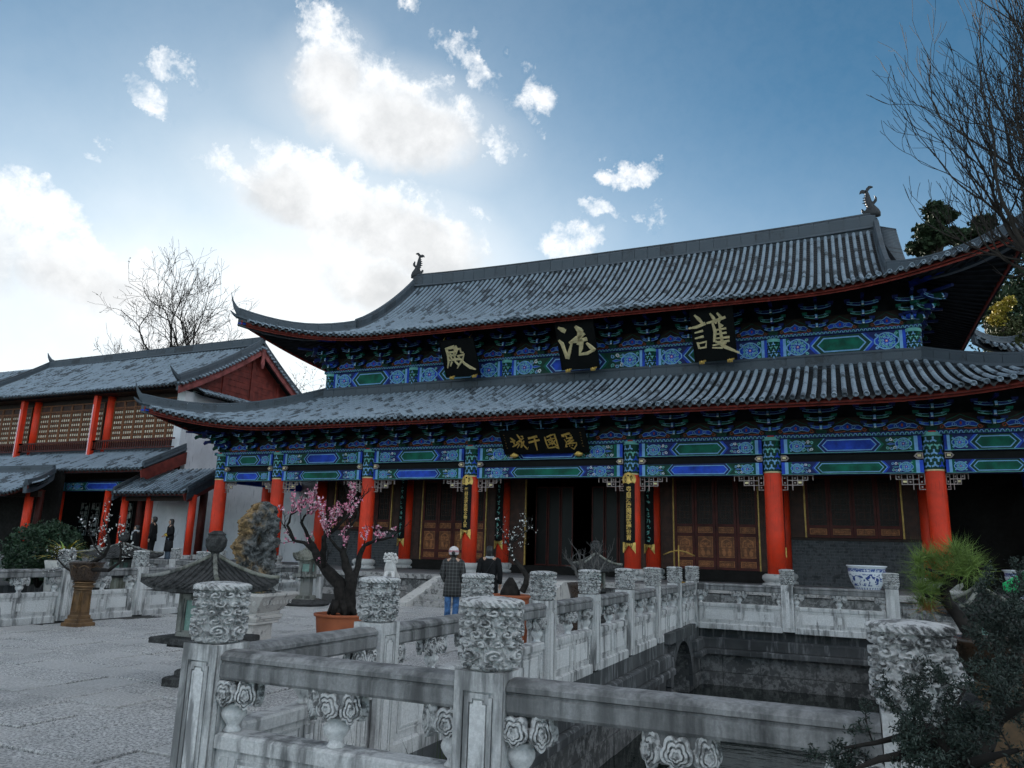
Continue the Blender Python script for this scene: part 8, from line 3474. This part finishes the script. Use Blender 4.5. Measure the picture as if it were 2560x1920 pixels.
def person(label, loc, yaw, H=1.62, legs='cloth_black', shoe='leather_brown', arms=None, step=0.0, headyaw=0.0, skirt=None):
    """standing figure facing -Y before yaw; returns (empty, scale) with the body built as one mesh"""
    e = empty('person', loc, label, 'person', rz=yaw)
    k = H / 1.70
    a = arms or {}
    la = a.get('L', ((-.19, 0, 1.40), (-.25, .03, 1.12), (-.25, -.02, .88)))
    ra = a.get('R', ((.19, 0, 1.40), (.25, .03, 1.12), (.25, -.02, .88)))
    J = [((0, 0, .95), .135), ((0, .01, 1.12), .125), ((0, .01, 1.30), .14), ((0, .01, 1.42), .09), ((0, 0, 1.50), .055), ((0, -.01, 1.55), .052)]
    E_ = [(0, 1), (1, 2), (2, 3), (3, 4), (4, 5)]
    for pts in (la, ra):
        b = len(J)
        J += [(pts[0], .062), (pts[1], .048), (pts[2], .032)]
        E_ += [(3, b), (b, b + 1), (b + 1, b + 2)]
    for sx, st in ((-1, step), (1, -step)):
        b = len(J)
        J += [((sx * .09, 0, .86), .085), ((sx * .095, -st * .5 - .01, .48), .062), ((sx * .095, st * .2, .10), .042), ((sx * .10, st * .2 - .12, .035), .035)]
        E_ += [(0, b), (b, b + 1), (b + 1, b + 2), (b + 2, b + 3)]
    J = [((x * k, y * k, z * k), r * k) for ((x, y, z), r) in J]
    body = skin_body(J, E_, 'skin', 2)
    mb = MB()
    head_into(mb, (0, -.015 * k, 1.60 * k), k * .93, headyaw)
    for pts in (la, ra):
        w, el = Vector(pts[2]) * k, Vector(pts[1]) * k
        hand_into(mb, w, (w - el), 'skin', k)
    # join head and hands to the body
    vs = [tuple(v.co) for v in body.vertices]
    fs = [tuple(p.vertices) for p in body.polygons]
    mb.add(vs, fs, 'skin', True)
    mb.build('body', e)
    # trousers and shoes
    mb = MB()
    for sx, st in ((-1, step), (1, -step)):
        mb.loft([ring(sx * .08 * k, .0, .95 * k, .10 * k, .125 * k), ring(sx * .088 * k, -st * .2 * k, .80 * k, .098 * k, .11 * k), ring(sx * .095 * k, (-st * .5 - .01) * k, .50 * k, .078 * k, .085 * k),
                 ring(sx * .095 * k, (st * .0) * k, .28 * k, .074 * k, .08 * k), ring(sx * .097 * k, (st * .2) * k, .07 * k, .078 * k, .088 * k)], legs)
    mb.build('trousers', e)
    mb = MB()
    for sx, st in ((-1, step), (1, -step)):
        y = st * .2 * k
        mb.loft([ring(sx * .10 * k, y - .05 * k, .0, .045 * k, .125 * k), ring(sx * .10 * k, y - .05 * k, .03 * k, .048 * k, .13 * k), ring(sx * .10 * k, y - .03 * k, .075 * k, .042 * k, .10 * k), ring(sx * .098 * k, y, .12 * k, .04 * k, .055 * k)], shoe)
    mb.build('shoes', e)
    return e, k, la, ra


def coat(e, k, la, ra, mat, hem=.62, flare=.20, name='coat', collar=True, sleeve=1.0):
    mb = MB()
    mb.loft([ring(0, .01 * k, hem * k, flare * k, .155 * k), ring(0, .01 * k, (hem + .2) * k, (flare - .01) * k, .155 * k), ring(0, .01 * k, 1.05 * k, .175 * k, .14 * k), ring(0, .01 * k, 1.25 * k, .19 * k, .145 * k),
             ring(0, .01 * k, 1.36 * k, .195 * k, .13 * k), ring(0, .01 * k, 1.42 * k, .15 * k, .105 * k), ring(0, .005 * k, 1.47 * k, .085 * k, .08 * k), ring(0, .0, 1.51 * k, .075 * k, .07 * k)], mat)
    for pts in (la, ra):
        p0, p1, p2 = [Vector(p) * k for p in pts]
        p2 = p1.lerp(p2, sleeve)
        sh = p0 + Vector((-math.copysign(.05, p0.x), 0, .02)) * k
        mb.tube([sh, p0 + Vector((0, 0, -.01)) * k, p0.lerp(p1, .5), p1, p1.lerp(p2, .6), p2], [.075 * k, .082 * k, .074 * k, .066 * k, .060 * k, .056 * k], mat, 12)
    o = mb.build(name, e)
    return o


def hair_shell(e, k, c, long=.0, mat='hair', face=True, name='hair', yaw=0.0):
    """cap of hair, open at the face; long adds a fall behind"""
    mb = MB()
    R_ = Matrix.Rotation(yaw, 3, 'Z')
    rings = []
    for (z, rx, ry) in ((.132, .02, .025), (.12, .06, .07), (.085, .083, .10), (.04, .09, .11), (.0, .09, .108), (-.05, .086, .10)) + (((-.12, .088, .095), (-long * .6, .10, .09), (-long, .105, .07)) if long else ((-.085, .07, .085),)):
        pts = []
        for q in range(16):
            a = 2 * math.pi * q / 16
            x, y = rx * math.cos(a), .012 + ry * math.sin(a)
            if face and y < -.02 and z < .06:
                y = max(y, -.035)
            p = R_ @ Vector((x, y, z))
            pts.append((c[0] + p.x * k, c[1] + p.y * k, c[2] + p.z * k))
        rings.append(pts)
    mb.loft(rings, mat)
    return mb.build(name, e)


def build_people():
    # woman in a checked coat and knitted hat, seen from behind, walking towards the steps
    b = px(974, 1343, Z=0)
    arms = {'L': ((-.19, 0, 1.39), (-.26, .05, 1.12), (-.19, -.10, .93)), 'R': ((.19, 0, 1.39), (.26, .05, 1.12), (.19, -.10, .93))}
    e, k, la, ra = person('woman in dark checked coat, white knitted hat and jeans walking to the steps', tuple(b), rad(180 + 22), 1.60, 'denim', 'leather_brown', arms, .10)
    coat(e, k, la, ra, 'plaid', .58, .225)
    hair_shell(e, k, (0, -.01 * k, 1.60 * k), .0)
    mb = MB()
    mb.loft([ring(0, .0, 1.56 * k, .108 * k, .115 * k, 18), ring(0, .005, 1.60 * k, .122 * k, .128 * k, 18), ring(0, .01, 1.66 * k, .122 * k, .128 * k, 18), ring(0, .01, 1.72 * k, .10 * k, .105 * k, 18), ring(0, .01, 1.755 * k, .05 * k, .05 * k, 18), ring(0, .01, 1.765 * k, .005, .005, 18)], 'knit_white')
    hat = mb.build('knitted_hat', e)
    mb = MB()
    for z, r in ((1.63, .1245), (1.655, .1245)):
        mb.lathe([(r * k, z * k - .012), (r * k + .003, z * k), (r * k, z * k + .012)], 'knit_pink', (0, .01, 0), 18, sy=1.04, cap=False)
    mb.build('pink_band', hat)
    mb = MB()
    mb.lathe([(.01, -.05), (.04, -.03), (.046, .01), (.03, .04), (.01, .05)], 'hair', (0, .125 * k, 1.60 * k), 10)
    mb.build('hair_bun', e)
    # dark haired person in black with a strap, just beyond
    b = Vector((-7.55, 16.1, 0))
    e, k, la, ra = person('person in black coat with a grey strap across the back beside the checked coat', tuple(b), rad(180 + 20), 1.66, 'cloth_black', 'cloth_black', None, .04)
    coat(e, k, la, ra, 'cloth_black', .66, .22)
    hair_shell(e, k, (0, -.01 * k, 1.60 * k), .20, face=True)
    mb = MB()
    mb.tube([(-.13 * k, .06 * k, 1.44 * k), (-.05 * k, .155 * k, 1.30 * k), (.08 * k, .17 * k, 1.08 * k), (.17 * k, .12 * k, .92 * k)], .012 * k, 'cloth_charcoal', 5)
    mb.build('bag_strap', e)
    mb = MB()
    mb.lathe([(.10 * k, -.02), (.115 * k, 0), (.10 * k, .03), (.08 * k, .04)], 'scarf_grey', (0, .0, 1.46 * k), 16, cap=False)
    mb.build('hood_lining', e)
    # three figures under the gallery
    fz = TERR_Z
    b = px(360, 1214, Z=fz)
    clasp = {'L': ((-.18, 0, 1.39), (-.24, .0, 1.14), (-.05, -.20, 1.06)), 'R': ((.18, 0, 1.39), (.24, .0, 1.14), (.05, -.20, 1.05))}
    e, k, la, ra = person('woman in long dark dress with yellow cuffs and clasped hands by the white wall', tuple(b), rad(-25), 1.66, 'denim_grey', 'cloth_black', clasp)
    mb = MB()
    mb.loft([ring(0, 0, .42 * k, .22 * k, .17 * k), ring(0, 0, .7 * k, .21 * k, .16 * k), ring(0, 0, 1.0 * k, .17 * k, .14 * k)], 'cloth_charcoal')
    mb.build('skirt', e)
    coat(e, k, la, ra, 'cloth_black', .86, .20, 'jacket', True, .72)
    mb = MB()
    for pts in (la, ra):
        p1, p2 = Vector(pts[1]) * k, Vector(pts[2]) * k
        mb.tube([p1.lerp(p2, .66), p1.lerp(p2, .96)], [.060 * k, .046 * k], 'cuff_yellow', 10)
    mb.build('cuffs', e)
    hair_shell(e, k, (0, -.01 * k, 1.60 * k), .34)
    b = px(322, 1213, Z=fz)
    e, k, la, ra = person('tall young man in a black jacket standing behind a shorter companion at left', tuple(b), rad(-60), 1.72, 'cloth_black', 'cloth_black', None)
    coat(e, k, la, ra, 'cloth_black', .78, .21)
    hair_shell(e, k, (0, -.0 * k, 1.61 * k), 0)
    b = px(303, 1215, Z=fz)
    b = b + Vector((.0, -.35, 0))
    e, k, la, ra = person('person with grey scarf and black open jacket seated lower in front of the tall man', (b.x, b.y, fz - .12), rad(-50), 1.46, 'cloth_black', 'cloth_black', None)
    coat(e, k, la, ra, 'cloth_black', .6, .21)
    hair_shell(e, k, (0, .0, 1.60 * k), .12)
    mb = MB()
    mb.lathe([(.10 * k, -.05), (.125 * k, -.02), (.12 * k, .03), (.08 * k, .06)], 'scarf_grey', (0, 0, 1.47 * k), 14, cap=False)
    mb.tube([(-.05 * k, -.13 * k, 1.44 * k), (-.02 * k, -.17 * k, 1.25 * k), (0, -.165 * k, 1.10 * k)], [.035, .03, .02], 'petal_white', 6)
    mb.tube([(.05 * k, -.13 * k, 1.44 * k), (.03 * k, -.17 * k, 1.28 * k)], [.035, .025], 'scarf_grey', 6)
    mb.build('scarf', e)


build_people()

GROUPS = {'stone_balustrade': 'carved marble balustrades round the ponds', 'stone_lantern': 'stone lanterns in the courtyard', 'plum_bonsai': 'potted plum trees in the courtyard',
          'porcelain_planter': 'blue and white porcelain planters on the terrace', 'name_plaque': 'black plaques under the eaves', 'couplet_board': 'couplet boards on the hall columns',
          'bare_tree': 'leafless trees round the hall', 'pine_tree': 'dark pines behind the hall', 'person': 'visitors in the courtyard', 'pond_wall': 'stone walls of the ponds'}
for o in SC.objects:
    if o.parent is None and o.name.split('.')[0] in GROUPS:
        o['group'] = GROUPS[o.name.split('.')[0]]
